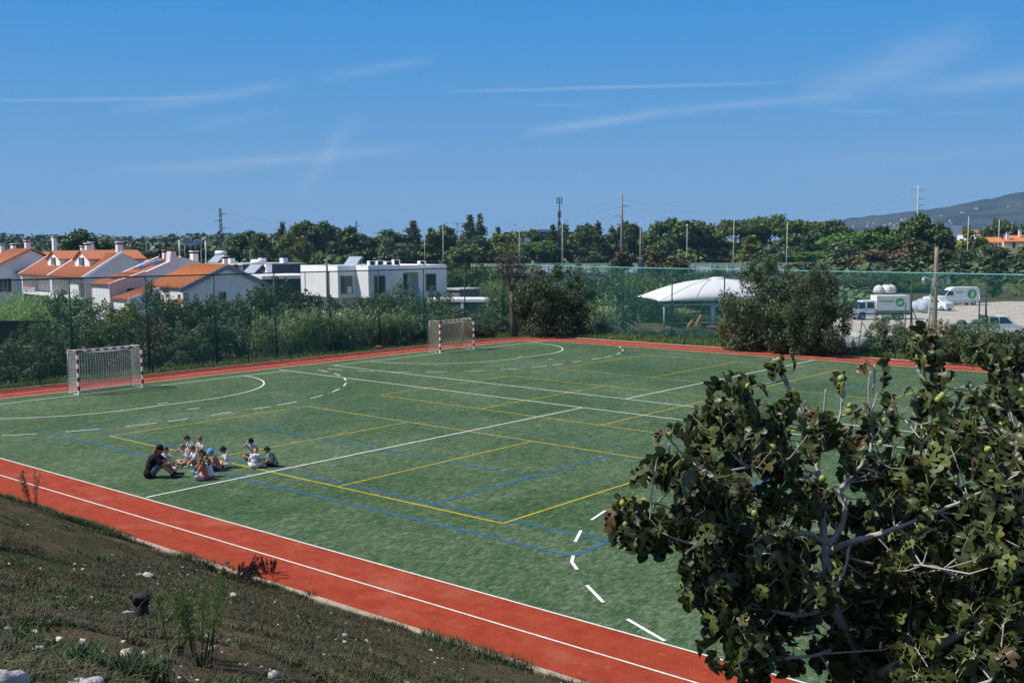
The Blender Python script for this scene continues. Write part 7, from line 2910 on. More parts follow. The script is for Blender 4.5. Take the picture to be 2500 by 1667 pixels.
HB = mat('brown_hair', (.045, .025, .014), var=.3, scale=30, rough=.6, stretch=(1, 1, .3))
HD = mat('black_hair', (.014, .011, .010), var=.3, scale=30, rough=.55)
HL = mat('sandy_hair', (.16, .095, .045), (.30, .19, .09), scale=26, rough=.6)
HG = mat('light_brown_hair', (.10, .062, .032), (.17, .11, .06), scale=26, rough=.6)
HC = mat('curly_ginger_brown_hair', (.13, .055, .02), (.22, .11, .05), scale=24, rough=.7)
WT = cloth('white_tee', (.68, .69, .72))
BT = cloth('black_tee', (.014, .014, .016))
GT = cloth('pale_grey_blue_tee', (.42, .46, .54))
PT = cloth('pink_tee', (.56, .12, .12))
ST = cloth('salmon_tee', (.46, .17, .13))
DKT = cloth('dark_brown_tee', (.03, .024, .02))
JT = cloth('pale_jersey', (.50, .53, .58))
GW = cloth('green_white_tee', (.55, .62, .66), (.05, .17, .08)) if False else mat('green_white_tee', (.05, .17, .08), (.60, .66, .70), scale=3.2, rough=.9, lo=.50, hi=.53)
YW = mat('white_tee_with_yellow_print', (.66, .68, .70), (.62, .55, .12), scale=4, rough=.9, lo=.55, hi=.62)
DEN = cloth('denim_shorts', (.10, .16, .24))
GRS = cloth('grey_shorts', (.25, .28, .32))
DKS = cloth('dark_shorts', (.02, .022, .03))
NAV = cloth('navy_shorts', (.02, .03, .08))
WHS = cloth('white_shorts', (.62, .62, .64))
LIL = cloth('lilac_skirt', (.50, .42, .48))
SHB = mat('black_shoe', (.014, .014, .015), rough=.6)
SHW = mat('white_shoe', (.62, .62, .62), rough=.7)
SHN = mat('blue_grey_shoe', (.28, .36, .40), rough=.7)
BLC = cloth('light_blue_cap', (.10, .38, .75))
BKC = cloth('black_cap', (.012, .012, .013))


def Q(x, y):
    return 320+x/5.88, 1040+y/5.88


# the adult on the left
person(*Q(285, 735), 4, 1.04, 'knees', 'adult in a black tee and black headscarf with a brown ponytail, hugging raised knees', BT, ('shorts', DEN), HC, 'pony', SKIN2, 20, (0, 18), 'hug', SHB, 999, False, BKC, .8, bulk=1.3)
person(*Q(452, 590), -20, .66, 'knees', 'child in a white tee half hidden behind the adult in black', WT, ('shorts', DKS), HB, 'short', SKIN, 16, (0, 10), 'hug', SHW)
# back row
person(*Q(905, 392), 222, .66, 'cross', 'dark haired child in a white tee in the back row, head bowed', WT, ('shorts', GRS), HD, 'mop', SKIN, 26, (0, 26), 'lap', SHB)
person(*Q(1030, 412), 236, .63, 'cross', 'sandy haired child in a white tee in the back row beside the dark haired one', WT, ('shorts', DKS), HL, 'mop', SKIN, 10, (0, 8), 'phone', SHB)
# middle row
person(*Q(808, 548), 228, .66, 'cross', 'sandy short haired child in white tee, cross legged, chin on a hand', WT, ('shorts', GRS), HL, 'short', SKIN, 14, (-8, 8), 'faceR', SHB)
person(*Q(950, 562), 222, .64, 'mixed', 'child with wavy brown hair and white tee, one knee raised, arms on shins', WT, ('shorts', GRS), HG, 'curly', SKIN, 16, (0, 6), 'shins', SHW)
person(*Q(1085, 612), 205, .62, 'mixed', 'brown haired child in a dark tee behind the girl in pink', DKT, ('shorts', DKS), HB, 'short', SKIN, 18, (0, 12), 'shins', SHB)
person(*Q(1140, 728), 165, .62, 'cross', 'child in a white tee with long light brown hair right behind the girl in pink', WT, ('shorts', WHS), HG, 'long', SKIN, 14, (0, 10), 'lap', SHW)
pk, el_, hp_ = person(*Q(1062, 768), 176, .64, 'cross', 'girl in a pink tee and lilac skirt with long brown hair and a turquoise bottle', PT, ('skirt', LIL), HG, 'long', SKIN, 12, (0, 8), 'hold', SHN)
# the bottle in her hands
w_ = (el_[0][1]+el_[1][1])/2
o = MB().lathe((0, 0, 0), [(0, -.10), (.055, -.10), (.06, -.09), (.06, .07), (.05, .09), (.033, .10), (.033, .12), (0, .125)], 16).build('water_bottle', mat('turquoise_bottle', (.06, .36, .42), var=.05, rough=.45))
o.matrix_world = Matrix.Translation(Vector(pk.location)+Matrix.Rotation(pk.rotation_euler.z, 3, 'Z') @ (w_+Vector((.05, .02, -.03)))) @ Matrix.Rotation(pk.rotation_euler.z, 4, 'Z') @ Matrix.Rotation(R(48), 4, 'Y')
tag(o, 'turquoise drinking bottle held by the girl in pink', 'bottle')
person(*Q(1245, 632), 196, .68, 'cross', 'child in a salmon tee and a light blue cap worn backwards', ST, ('shorts', NAV), HB, 'short', SKIN, 20, (0, 14), 'lap', SHB, 180, True, BLC, .7)
person(*Q(1395, 588), 212, .66, 'cross', 'curly dark haired child in a white tee with a yellow print, looking down', YW, ('shorts', WHS), HD, 'curly', SKIN2, 12, (0, 24), 'lap', SHB)
# the three on the right
person(*Q(1752, 470), 262, .68, 'cross', 'child in a pale grey tee and black backwards cap facing the camera', GT, ('shorts', DKS), HD, 'short', SKIN, 10, (0, 14), 'faceR', SHB, 180, True, BKC)
person(*Q(1770, 606), 92, .66, 'cross', 'child seen from behind in a pale jersey with the number 17', JT, ('shorts', WHS), HB, 'short', SKIN, 30, (0, 80), 'lap', SHW, None, True, None, .62, '17')
person(*Q(2065, 572), 192, .66, 'long', 'black haired child in a green and white tee, legs stretched out', GW, ('shorts', DKS), HD, 'mop', SKIN, 26, (0, 30), 'knees', SHB)
# ------------------------------------------------------------------ the bank in front
DRYG = leafmat('bank_grass', [(0, (.020, .017, .011)), (.34, (.068, .056, .034)), (.55, (.046, .052, .020)), (.84, (.062, .080, .026)), (1, (.20, .165, .095))], transl=.12, obvar=0, rough=.8, gain=1.0)
GREENB = leafmat('bank_green_grass', [(0, (.018, .034, .010)), (.6, (.035, .075, .016)), (1, (.07, .11, .03))], transl=.2, obvar=0, rough=.7, gain=1.0)


def visible_bank(n, rs, thr, seed, sc_=.7, near=True):
    """roots on the bank inside the strip the camera looks over, clustered by noise"""
    u = rs.uniform(-60, 1560, n*3)
    v = rs.uniform(1150, 1720, n*3)
    pts = []
    d = FW+RT*((u-PW/2)/(F_REL*PW))[:, None]-UP*((v-PH/2)/(F_REL*PW))[:, None]
    t = np.full(len(u), 14.0)
    for _ in range(14):
        P = CAM+d*t[:, None]
        e = P[:, 2]-height(P[:, 0], P[:, 1])
        t = np.clip(t+e/(-d[:, 2]+.35), 3, 60)
    P = CAM+d*t[:, None]
    ok = (kerb_y(P[:, 0])-P[:, 1] > .02) & (np.abs(P[:, 2]-height(P[:, 0], P[:, 1])) < .15)
    P = P[ok]
    k = vnoise(P[:, 0], P[:, 1], seed, sc_)*.65+vnoise(P[:, 0], P[:, 1], seed+1, sc_*4)*.35
    P = P[k > thr][:n]
    P[:, 2] = height(P[:, 0], P[:, 1])-.01
    return P


V, F = grass_patch(90000, lambda rs, n: visible_bank(n, rs, .36, 61), .018, .08, .0042, 21, 1.1)
tag(np_mesh('dry_grass', V, F, DRYG), kind='stuff')
V, F = grass_patch(30000, lambda rs, n: visible_bank(n, rs, .52, 71, .45), .02, .07, .0055, 22, 1.0)
tag(np_mesh('green_grass', V, F, GREENB), kind='stuff')


def kerb_edge(rs, n):
    x = rs.uniform(14, 37, n)
    t = np.abs(rs.normal(0, .35, n))
    y = kerb_y(x)-t+.03
    k = vnoise(x, y, 81, 1.1) > .38
    x, y = x[k], y[k]
    return np.stack([x, y, height(x, y)-.01], 1)


V, F = grass_patch(14000, kerb_edge, .04, .15, .006, 23, .9)
tag(np_mesh('kerb_grass', V, F, DRYG), kind='stuff')
def kerb_tuft(rs, n):
    x = np.concatenate([rs.uniform(17.3, 22.5, n//2), rs.uniform(22, 36, n-n//2)])
    y = kerb_y(x)+rs.uniform(-.25, .16, n)
    k = vnoise(x, y, 83, 1.6) > np.where(x < 22.5, .25, .60)
    x, y = x[k], y[k]
    return np.stack([x, y, np.maximum(height(x, y), .0)], 1)


V, F = grass_patch(12000, kerb_tuft, .06, .24, .006, 24, .8)
tag(np_mesh('kerb_grass', V, F, GREENB), kind='stuff')
# twigs and dry stalks
rs = np.random.default_rng(8)
P = visible_bank(1500, rs, .40, 91)
mb = MB()
for p in P[:600]:
    a = rs.uniform(0, 6.28)
    l = rs.uniform(.08, .3)
    q = Vector(p)+Vector((math.cos(a)*l, math.sin(a)*l, rs.uniform(.02, .22)))
    mb.tube([Vector(p), Vector(p).lerp(q, .5)+Vector((0, 0, .03)), q], [.003, .0025, .0012], 4, caps=False)
tag(mb.build('dry_stalks', mat('dry_stalk', (.06, .052, .04), (.14, .12, .09), scale=8, rough=.95)), kind='stuff')
# pale pebbles
PEB = mat('pale_pebble', (.30, .27, .23), (.58, .56, .51), scale=9, rough=.95, bump=.4)
P = visible_bank(1000, rs, .50, 95, 1.3)
mb = MB()
for i, p in enumerate(P[:460]):
    dist = np.linalg.norm(p-CAM)
    r = rs.uniform(.008, .026)*(1.0 if rs.random() > .06 else 1.9)
    k = rs.uniform(0, 6, 3)
    mb.ellipsoid((p[0], p[1], p[2]+r*.4), (r, r*rs.uniform(.6, 1), r*.7), 7, 5, f=lambda q: q*(1+.2*math.sin(4*q.x+k[0])*math.sin(4*q.y+k[1])))
tag(mb.build('pebbles', PEB), kind='stuff')


def bank_point(u, v):
    d = ray(u, v)
    t = 2.5
    while t < 60:
        q = CAM+d*t
        if q[2] < float(height(q[0], q[1])):
            return Vector((q[0], q[1], float(height(q[0], q[1]))))
        t += .02
    return Vector(CAM+d*14)


BOULD = mat('grey_boulder', (.30, .29, .28), (.50, .48, .46), scale=6, rough=.9, bump=.7)
for i, (u, v, r, lab) in enumerate(((-4, 1692, .13, 'big pale boulder cut by the bottom left corner'), (192, 1690, .10, 'pale flat boulder at the bottom edge right of the corner boulder'))):
    p = bank_point(u, v)
    rock((p.x, p.y, p.z-.02), r, lab, m=BOULD, sq=.75, seed=20+i)
for i, (u, v, r, lab) in enumerate(((360, 1408, .07, 'larger white stone of the pair right above the black pipe cap'), (340, 1406, .045, 'smaller white stone beside the larger one above the black pipe cap'), (178, 1492, .035, 'white stone left of the black pipe cap'), (312, 1500, .04, 'white stone just left below the black pipe cap'), (570, 1455, .05, 'white stone right of the dark shrub on the bank'), (552, 1378, .09, 'dark stone on the kerb below the track'), (241, 1286, .08, 'brown stone at the kerb right of the red stalked weed'))):
    p = bank_point(u, v)
    rock((p.x, p.y, p.z+r*.2), r, lab, m=ROCK if i < 5 else mat('dark_stone', (.07, .065, .06), rough=.95), sq=.6, seed=30+i, cat='stone')
# black pipe stub with its cap
p = bank_point(346, 1508)
root = empty('pipe_stub', p, 0, 'black plastic pipe stub with a screw cap standing on the bank', 'pipe')
MB().lathe((0, 0, 0), [(.0, -.1), (.055, -.1), (.055, .15), (0, .15)], 18).build('pipe', RUBBER, root)
mb = MB()
mb.lathe((0, 0, .13), [(.0, 0), (.068, 0), (.068, .05), (.045, .07), (0, .07)], 12)
for k in range(6):
    a = k*math.pi/3
    mb.bar((.06*math.cos(a), .06*math.sin(a), .15), (.075*math.cos(a), .075*math.sin(a), .2), .012, 5)
mb.build('cap', RUBBER, root)


def weed(u, v, h, n, m_leaf, m_stem, lab, seed, leafl=.06, asp=.12, spread=.35, dens=60, plume=False, cat='weed', lean=.25):
    p = bank_point(u, v)
    root = empty('weed', p, 0, lab, cat)
    s = random.Random(seed)
    rr = np.random.default_rng(seed)
    mb = MB()
    Pp, Nn = [], []
    for i in range(n):
        a = s.uniform(0, 6.28)
        b = Vector((math.cos(a)*spread*.35*s.random(), math.sin(a)*spread*.35*s.random(), 0))
        hh = h*s.uniform(.6, 1)
        t = b+Vector((math.cos(a)*spread*s.uniform(.1, .6), math.sin(a)*spread*s.uniform(.1, .6), hh))
        m_ = b.lerp(t, .5)+Vector((s.uniform(-1, 1)*.03, s.uniform(-1, 1)*.03, 0))
        mb.tube([b, m_, t], [.006, .0045, .002], 5)
        for k in range(dens):
            q = (s.uniform(.15, 1))**(.6 if not plume else .45)
            c = b.lerp(m_, q*2) if q < .5 else m_.lerp(t, q*2-1)
            w_ = .02+(.05 if plume else .02)*(1-q)
            Pp.append((c.x+s.gauss(0, w_*.5), c.y+s.gauss(0, w_*.5), c.z+s.gauss(0, .02)))
            aa = s.uniform(0, 6.28)
            Nn.append((math.cos(aa), math.sin(aa), s.uniform(-.3, .6)))
    mb.build('stem', m_stem, root)
    Vv, Ff = cards(np.array(Pp), unit(np.array(Nn)), leafl*(.6+.8*rr.random(len(Pp))), leafl*asp, rr, droop=-.6)
    np_mesh('foliage', Vv, Ff, m_leaf, root)
    return root


REDW = leafmat('reddish_weed_leaves', [(0, (.08, .05, .018)), (.5, (.10, .085, .03)), (1, (.16, .12, .05))], transl=.2, obvar=0)
FEA = leafmat('feathery_weed_leaves', [(0, (.035, .06, .02)), (.6, (.06, .10, .03)), (1, (.17, .2, .07))], transl=.3, obvar=0, gain=1.9)
RST = mat('reddish_stem', (.12, .06, .03), rough=.9)
DST = mat('dark_stem', (.035, .028, .02), rough=.9)
GST = mat('green_stem', (.06, .08, .03), rough=.9)
weed(84, 1240, 1.0, 8, REDW, RST, 'tall dry reddish weed standing against the red track at the left', 2, .05, .16, .42, 70)
weed(500, 1640, .60, 9, FEA, GST, 'tall feathery green weed in the middle of the bank, right clump', 3, .036, .07, .34, 240, True)
weed(425, 1600, .48, 5, FEA, GST, 'feathery green weed on the bank, the shorter left clump', 4, .036, .07, .20, 190, True)
weed(575, 1420, .42, 20, leafmat('dark_dry_leaves', [(0, (.02, .018, .013)), (1, (.05, .042, .028))], transl=.1, obvar=0, gain=1.0), DST, 'low dark twiggy shrub on the bank by the kerb', 5, .035, .2, .75, 130)
weed(650, 1410, .35, 14, leafmat('dark_dry_leaves', [(0, (.02, .018, .013)), (1, (.05, .042, .028))], transl=.1, obvar=0, gain=1.0), DST, 'smaller dark twiggy shrub right of the low dark one by the kerb', 6, .035, .2, .55, 110)
weed(75, 1440, .24, 4, REDW, RST, 'thin dark dead stalk on the left of the bank', 7, .03, .15, .05, 26)
for i, (u, v, hh, lab) in enumerate(((200, 1635, .15, 'bright green grass tuft above the flat boulder'), (345, 1672, .19, 'bright green grass tuft at the bottom edge below the feathery weeds'), (235, 1370, .10, 'green leafy tuft left of the white stones on the bank'))):
    p = bank_point(u, v)
    Vv, Ff = grass_patch(260, lambda rs, n: np.stack([rs.normal(0, .06, n), rs.normal(0, .06, n), np.zeros(n)], 1), hh*.5, hh*1.1, .005, 60+i, 1.0)
    o = np_mesh('grass_tuft', Vv, Ff, leafmat('bright_tuft', [(0, (.02, .05, .010)), (1, (.06, .11, .03))], transl=.2, obvar=0, gain=1.0))
    o.location = p
    tag(o, lab, 'grass tuft')
for i, (u, v) in enumerate(((960, 1545), (765, 1470), (1182, 1655), (1425, 1650))):
    pass

# ------------------------------------------------------------------ fig tree
FIGL = leafmat('fig_leaves', [(0, (.11, .065, .028)), (.035, (.085, .058, .026)), (.08, (.085, .088, .024)), (.18, (.026, .042, .011)), (.55, (.048, .072, .018)), (.84, (.09, .12, .028)), (1, (.17, .20, .05))], transl=.24, obvar=0, rough=.42, back=(.5, (.09, .11, .055)), spec=.45, gain=1.0)
FIGV = leafmat('fig_leaf_veins', [(0, (.16, .17, .06)), (1, (.22, .22, .08))], transl=.1, obvar=0, gain=1.0)
FIGF = mat('green_fig_skin', (.20, .26, .045), (.34, .38, .08), scale=20, rough=.5)
rs = np.random.default_rng(77)
fb = bank_point(2150, 1640)
base = D(2160, 1900, 6.5)
base.z = float(height(base.x, base.y))-.1
fig = empty('fig_tree', base, 0, 'large fig tree with big lobed leaves and pale grey branches in the right foreground', 'tree')
O = Vector(base)
LIMBS = [  # traced limbs: (u, v, distance), radius start, radius end
    ([(2160, 1900, 6.5), (2118, 1680, 6.35), (2078, 1570, 6.3), (2038, 1480, 6.25), (2018, 1400, 6.2), (2012, 1330, 6.2)], 0.0390, 0.0288),
    ([(2012, 1330, 6.2), (2008, 1260, 6.2), (2005, 1190, 6.2), (1985, 1110, 6.3), (1962, 1040, 6.35), (1945, 975, 6.4), (1915, 930, 6.45), (1907, 880, 6.45)], 0.0257, 0.0064),
    ([(2012, 1325, 6.2), (1975, 1303, 6.1), (1930, 1302, 6.05), (1872, 1297, 6.0), (1800, 1280, 6.0), (1700, 1265, 6.05), (1640, 1240, 6.1), (1580, 1225, 6.1)], 0.0211, 0.0056),
    ([(2020, 1350, 6.2), (2070, 1325, 6.1), (2140, 1305, 6.0), (2200, 1285, 5.95), (2290, 1250, 5.9), (2400, 1200, 5.9)], 0.0234, 0.0080),
    ([(2022, 1330, 6.2), (2055, 1285, 6.2), (2062, 1225, 6.2), (2055, 1190, 6.25), (2100, 1140, 6.3), (2125, 1095, 6.3), (2130, 1030, 6.35), (2122, 960, 6.35), (2125, 905, 6.35)], 0.0203, 0.0048),
    ([(2074, 1325, 6.1), (2062, 1390, 6.0), (2040, 1440, 5.95)], 0.0109, 0.0064),
    ([(2000, 1170, 6.2), (1900, 1150, 6.1), (1830, 1140, 6.05), (1790, 1110, 6.1), (1770, 1075, 6.15)], 0.0140, 0.0064),
    ([(1975, 1080, 6.3), (2020, 1060, 6.4), (2050, 1020, 6.4), (2055, 960, 6.4), (2058, 915, 6.4)], 0.0117, 0.0048),
    ([(2085, 1570, 6.3), (2180, 1480, 6.6), (2260, 1380, 6.8), (2330, 1250, 6.9), (2330, 1120, 7.0), (2290, 1000, 7.0), (2260, 940, 7.05), (2243, 890, 7.1), (2238, 850, 7.1)], 0.0328, 0.0064),
    ([(2330, 1130, 7.0), (2400, 1070, 6.9), (2300, 1045, 6.9), (2235, 1035, 6.95), (2180, 1010, 7.0)], 0.0140, 0.0056),
    ([(2110, 1660, 6.3), (2240, 1600, 5.8), (2380, 1520, 5.6), (2480, 1420, 5.5), (2540, 1300, 5.5), (2560, 1180, 5.6)], 0.0359, 0.0096),
    ([(2380, 1520, 5.6), (2370, 1440, 5.5), (2300, 1390, 5.4), (2230, 1380, 5.4)], 0.0125, 0.0056),
    ([(2480, 1420, 5.5), (2520, 1500, 5.3), (2470, 1580, 5.2), (2400, 1620, 5.1)], 0.0125, 0.0064),
    ([(2035, 1480, 6.25), (1960, 1500, 5.9), (1880, 1490, 5.8), (1800, 1460, 5.8), (1740, 1470, 5.8)], 0.0140, 0.0048),
    ([(2080, 1570, 6.3), (1980, 1600, 5.9), (1890, 1610, 5.8), (1840, 1630, 5.8)], 0.0140, 0.0048),
    ([(2012, 1400, 6.2), (1920, 1400, 6.2), (1820, 1390, 6.2), (1720, 1390, 6.25)], 0.0140, 0.0048),
    ([(2540, 1300, 5.5), (2500, 1150, 5.9), (2470, 1020, 6.2), (2450, 940, 6.4), (2430, 890, 6.4)], 0.0172, 0.0056),
    ([(2330, 1250, 6.9), (2420, 1180, 7.2), (2480, 1060, 7.3), (2520, 960, 7.3)], 0.0172, 0.0064),
    ([(1830, 1140, 6.05), (1760, 1150, 5.95), (1700, 1130, 5.9), (1650, 1090, 5.9), (1628, 1050, 5.9)], 0.0094, 0.0040),
    ([(1880, 1300, 6.0), (1800, 1340, 5.9), (1700, 1330, 5.85), (1600, 1300, 5.9), (1545, 1310, 5.9)], 0.0101, 0.0040),
    ([(2180, 1480, 6.6), (2150, 1350, 6.9), (2160, 1250, 7.0), (2200, 1150, 7.1)], 0.0156, 0.0064),
    ([(2105, 1690, 6.3), (2200, 1720, 5.6), (2300, 1700, 5.2), (2420, 1660, 5.0)], 0.0156, 0.0080),
]
mb = MB()
nodes, noder = [], []
for pts, ra, rb in LIMBS:
    P = [D(u, v, d)-O for u, v, d in pts]
    if pts[0][1] > 1850:
        P[0] = Vector((0, 0, 0))
    Q, Rr = [], []
    n = len(P)
    for i in range(n-1):             # smooth interpolation through the traced points
        p0, p1, p2, p3 = P[max(0, i-1)], P[i], P[i+1], P[min(n-1, i+2)]
        for k in range(5):
            t = k/5
            q = .5*((2*p1)+(p2-p0)*t+(2*p0-5*p1+4*p2-p3)*t*t+(3*p1-p0-3*p2+p3)*t**3)
            f = (i+t)/(n-1)
            Q.append(q+Vector(rs.normal(0, .003, 3)))
            Rr.append((ra+(rb-ra)*f)*(1+.07*math.sin(i*9+k*2.4)))
    Q.append(P[-1])
    Rr.append(rb)
    mb.tube(Q, Rr, 8)
    nodes += Q[3:]
    noder += Rr[3:]
NODES = np.array([tuple(q) for q in nodes])

ENV = [  # leafy volumes: bearing u, v, distance, half width px, half height px, half depth m, twigs
    (1545, 1235, 6.0, 48, 42, .2, 7), (1555, 1315, 6.0, 45, 45, .2, 6), (1640, 1270, 6.0, 55, 60, .25, 9),
    (1618, 1150, 6.0, 38, 42, .2, 6), (1640, 1085, 5.95, 20, 24, .12, 1), (1705, 1190, 6.0, 70, 66, .35, 18), (1785, 1065, 6.1, 66, 50, .3, 12), (1765, 985, 6.2, 40, 30, .2, 4),
    (1860, 1010, 6.3, 90, 60, .35, 14), (1850, 1160, 6.1, 110, 90, .5, 30), (1740, 1290, 6.0, 90, 70, .4, 22),
    (1740, 1390, 6.0, 75, 50, .4, 14), (1790, 1470, 5.9, 90, 60, .4, 18), (1840, 1580, 5.8, 75, 60, .3, 14), (1840, 1380, 6.0, 110, 80, .5, 26),
    (1960, 1100, 6.2, 90, 90, .5, 18), (2000, 1250, 6.5, 100, 110, .5, 16), (1940, 1420, 6.3, 90, 100, .5, 18),
    (2120, 1080, 6.4, 90, 90, .5, 18), (2180, 1190, 6.6, 120, 110, .6, 36), (2120, 1420, 6.7, 120, 140, .5, 30),
    (2260, 980, 6.9, 70, 60, .4, 9), (2265, 850, 7.0, 32, 30, .2, 4), (2330, 1060, 6.8, 110, 80, .6, 26), (2430, 960, 6.4, 80, 70, .4, 18),
    (2470, 1090, 6.3, 110, 100, .6, 34), (2330, 1220, 6.5, 130, 110, .7, 44), (2470, 1260, 5.9, 110, 120, .6, 42),
    (2250, 1360, 6.3, 130, 110, .7, 44), (2400, 1420, 5.8, 130, 110, .6, 48), (2260, 1520, 6.2, 140, 110, .6, 46), (2450, 1560, 5.4, 120, 110, .5, 42),
    (2300, 1640, 5.6, 150, 80, .5, 36), (2120, 1580, 6.6, 100, 100, .5, 20), (2000, 1640, 6.0, 60, 60, .3, 5), (2560, 1150, 6.0, 80, 200, .6, 26), (2560, 1450, 5.6, 90, 200, .6, 26), (2480, 930, 6.9, 60, 60, .4, 10)]


def fig_leaf():
    """outline of a five lobed fig leaf on its midrib, length 1"""
    half = [(.00, .0), (.12, -.08), (.27, -.05), (.40, .06), (.37, .16), (.29, .25), (.43, .33), (.53, .47), (.47, .58), (.36, .60), (.26, .56), (.23, .63), (.27, .76), (.21, .89), (.09, .98), (.0, 1.0)]
    R_ = half[1:-1]
    right = [(x, y) for x, y in R_]
    left = [(-x, y) for x, y in R_[::-1]]
    ring_ = [(0, 0)]+right+[(0, 1.0)]+left
    ctr = [(0, .12), (0, .38), (0, .62), (0, .82)]
    return ring_, ctr


ring_, ctr_ = fig_leaf()
LV = np.array(ring_+ctr_)
nr = len(ring_)
tris = []
for i in range(nr):
    a, b = i, (i+1) % nr
    ym = (ring_[a][1]+ring_[b][1])/2
    c = nr+min(3, max(0, int(ym*4)))
    tris.append((a, b, c))
half_n = nr//2
for k in range(3):                    # close the gaps along the midrib between fan centres
    for sgn in (1, -1):
        cand = [i for i in range(nr) if (ring_[i][0]*sgn > 0)]
        # ring vertex where the fan centre changes
        for i in cand:
            j = (i+1) % nr
            ya = (ring_[i][1]+ring_[j][1])/2
            h_ = (i-1) % nr
            yb = (ring_[h_][1]+ring_[i][1])/2
            ca, cb_ = min(3, max(0, int(ya*4))), min(3, max(0, int(yb*4)))
            if {ca, cb_} == {k, k+1}:
                tris.append((i, nr+k, nr+k+1))
TR = np.array(tris)
NV_ = len(LV)
VE = [((0, 0), (0, .95), .012), ((0, .10), (.40, .52), .009), ((0, .10), (-.40, .52), .009), ((0, .04), (.30, .08), .007), ((0, .04), (-.30, .08), .007), ((0, .5), (.18, .78), .006), ((0, .5), (-.18, .78), .006)]


def cup(x, y, curl, fold, wav, ph):
    ax = np.abs(x)
    z = fold*ax-curl*y*y*.55-curl*ax*ax*.8+wav*np.sin(7*y+ph)*ax+wav*.6*np.sin(9*x+ph*2)*y
    return z


LVs, LFs, VVs, VFs = [], [], [], []
nl, nvn = 0, 0
USE = np.zeros(len(NODES))
twigs = mb
pet = MB()
figs_at = []


def put_leaf(p, dirv, up, size, curl, fold, wav):
    """a leaf whose base is at p, growing along dirv"""
    global nl, nvn
    dirv = dirv/np.linalg.norm(dirv)
    n = up-dirv*np.dot(up, dirv)
    n /= max(1e-6, np.linalg.norm(n))
    s = np.cross(dirv, n)
    ph = rs.uniform(0, 6.28)
    z = cup(LV[:, 0], LV[:, 1], curl, fold, wav, ph)
    W = p+size*(LV[:, :1]*s+LV[:, 1:2]*dirv*(1-.12*abs(curl))+z[:, None]*n)
    LVs.append(W)
    LFs.append(TR+nl)
    nl += NV_
    for (x0, y0), (x1, y1), w in VE[:5 if size < .12 else 7]:
        xs_, ys_ = np.array([x0, (x0+x1)/2, x1]), np.array([y0, (y0+y1)/2, y1])
        zz_ = cup(xs_, ys_, curl, fold, wav, ph)
        c = p+size*(xs_[:, None]*s+ys_[:, None]*dirv*(1-.12*abs(curl))+(zz_[:, None])*n)+n*.0022
        t = (c[2]-c[0])
        sd = np.cross(t, n)
        sd = sd/max(1e-6, np.linalg.norm(sd))*w*size*.9
        VVs.append(np.array([c[0]-sd, c[0]+sd, c[1]+sd*.6, c[1]-sd*.6, c[2], c[2]]))
        VFs.append(np.array([[0, 1, 2, 3], [3, 2, 4, 5]])+nvn)
        nvn += 6


def twig(tip, start, r0, nleaf, dry):
    a, b = np.array(start), np.array(tip)
    L = np.linalg.norm(b-a)
    mid = a*.45+b*.55+np.array([0, 0, -.10*L])+rs.normal(0, .04*L, 3)
    twigs.tube([Vector(a), Vector(a*.6+mid*.4), Vector(mid), Vector(b*.7+mid*.3), Vector(b)], [r0, r0*.85, r0*.7, r0*.58, r0*.5], 6)
    ax = (b-mid)/np.linalg.norm(b-mid)
    for k in range(nleaf):
        f = 1-.55*L*0-(k/nleaf)*min(.75, .22/L)
        p = b*f+mid*(1-f)
        ang = 2.4*k+rs.uniform(-.5, .5)
        o1 = np.cross(ax, [.3, .2, .9])
        o1 /= np.linalg.norm(o1)
        o2 = np.cross(ax, o1)
        out = math.cos(ang)*o1+math.sin(ang)*o2
        pd = out*.8+ax*.5*(1-k/nleaf)+np.array([0, 0, .25])
        pd /= np.linalg.norm(pd)
        pl = rs.uniform(.03, .09)
        q = p+pd*pl
        pet.tube([Vector(p), Vector(p*.4+q*.6+np.array([0, 0, .006])), Vector(q)], [.0032, .0026, .0022], 5, caps=False)
        droop = rs.uniform(.5, 2.0)
        ld = pd*.6+out*.35+np.array([0, 0, -droop])
        up = out*rs.uniform(.2, 1.0)+np.array([0, 0, rs.uniform(.3, 1.0)])+rs.normal(0, .35, 3)
        size = rs.uniform(.075, .16)
        dr = rs.random() < dry
        put_leaf(q, ld, up, size*(.85 if dr else 1), rs.uniform(.3, 1.25) if not dr else rs.uniform(.9, 1.7), rs.uniform(.2, 1.1) if not dr else rs.uniform(.5, 1.0), rs.uniform(.06, .24))


for (u, v, d, ru, rv, rd, cnt) in ENV:
    for k in range(int(cnt*(.50 if v < 1110 else .66 if v < 1330 else .9))):
        q = np.clip(rs.normal(size=3)*.58, -1.35, 1.35)
        tip = np.array(D(u+q[0]*ru, v+q[1]*rv, d+q[2]*rd)-O)
        dd = np.linalg.norm(NODES-tip, axis=1)
        j = np.argmin(dd+.25*np.maximum(0, NODES[:, 2]-tip[2])+rs.random(len(dd))*.1+.035*USE)
        USE[max(0, j-2):j+3] += 1
        twig(tip, NODES[j], min(.007, .0045+.003*dd[j]), int(rs.integers(4, 8)), .12)
        if rs.random() < .10:
            figs_at.append(tip+np.array([0, 0, .012]))
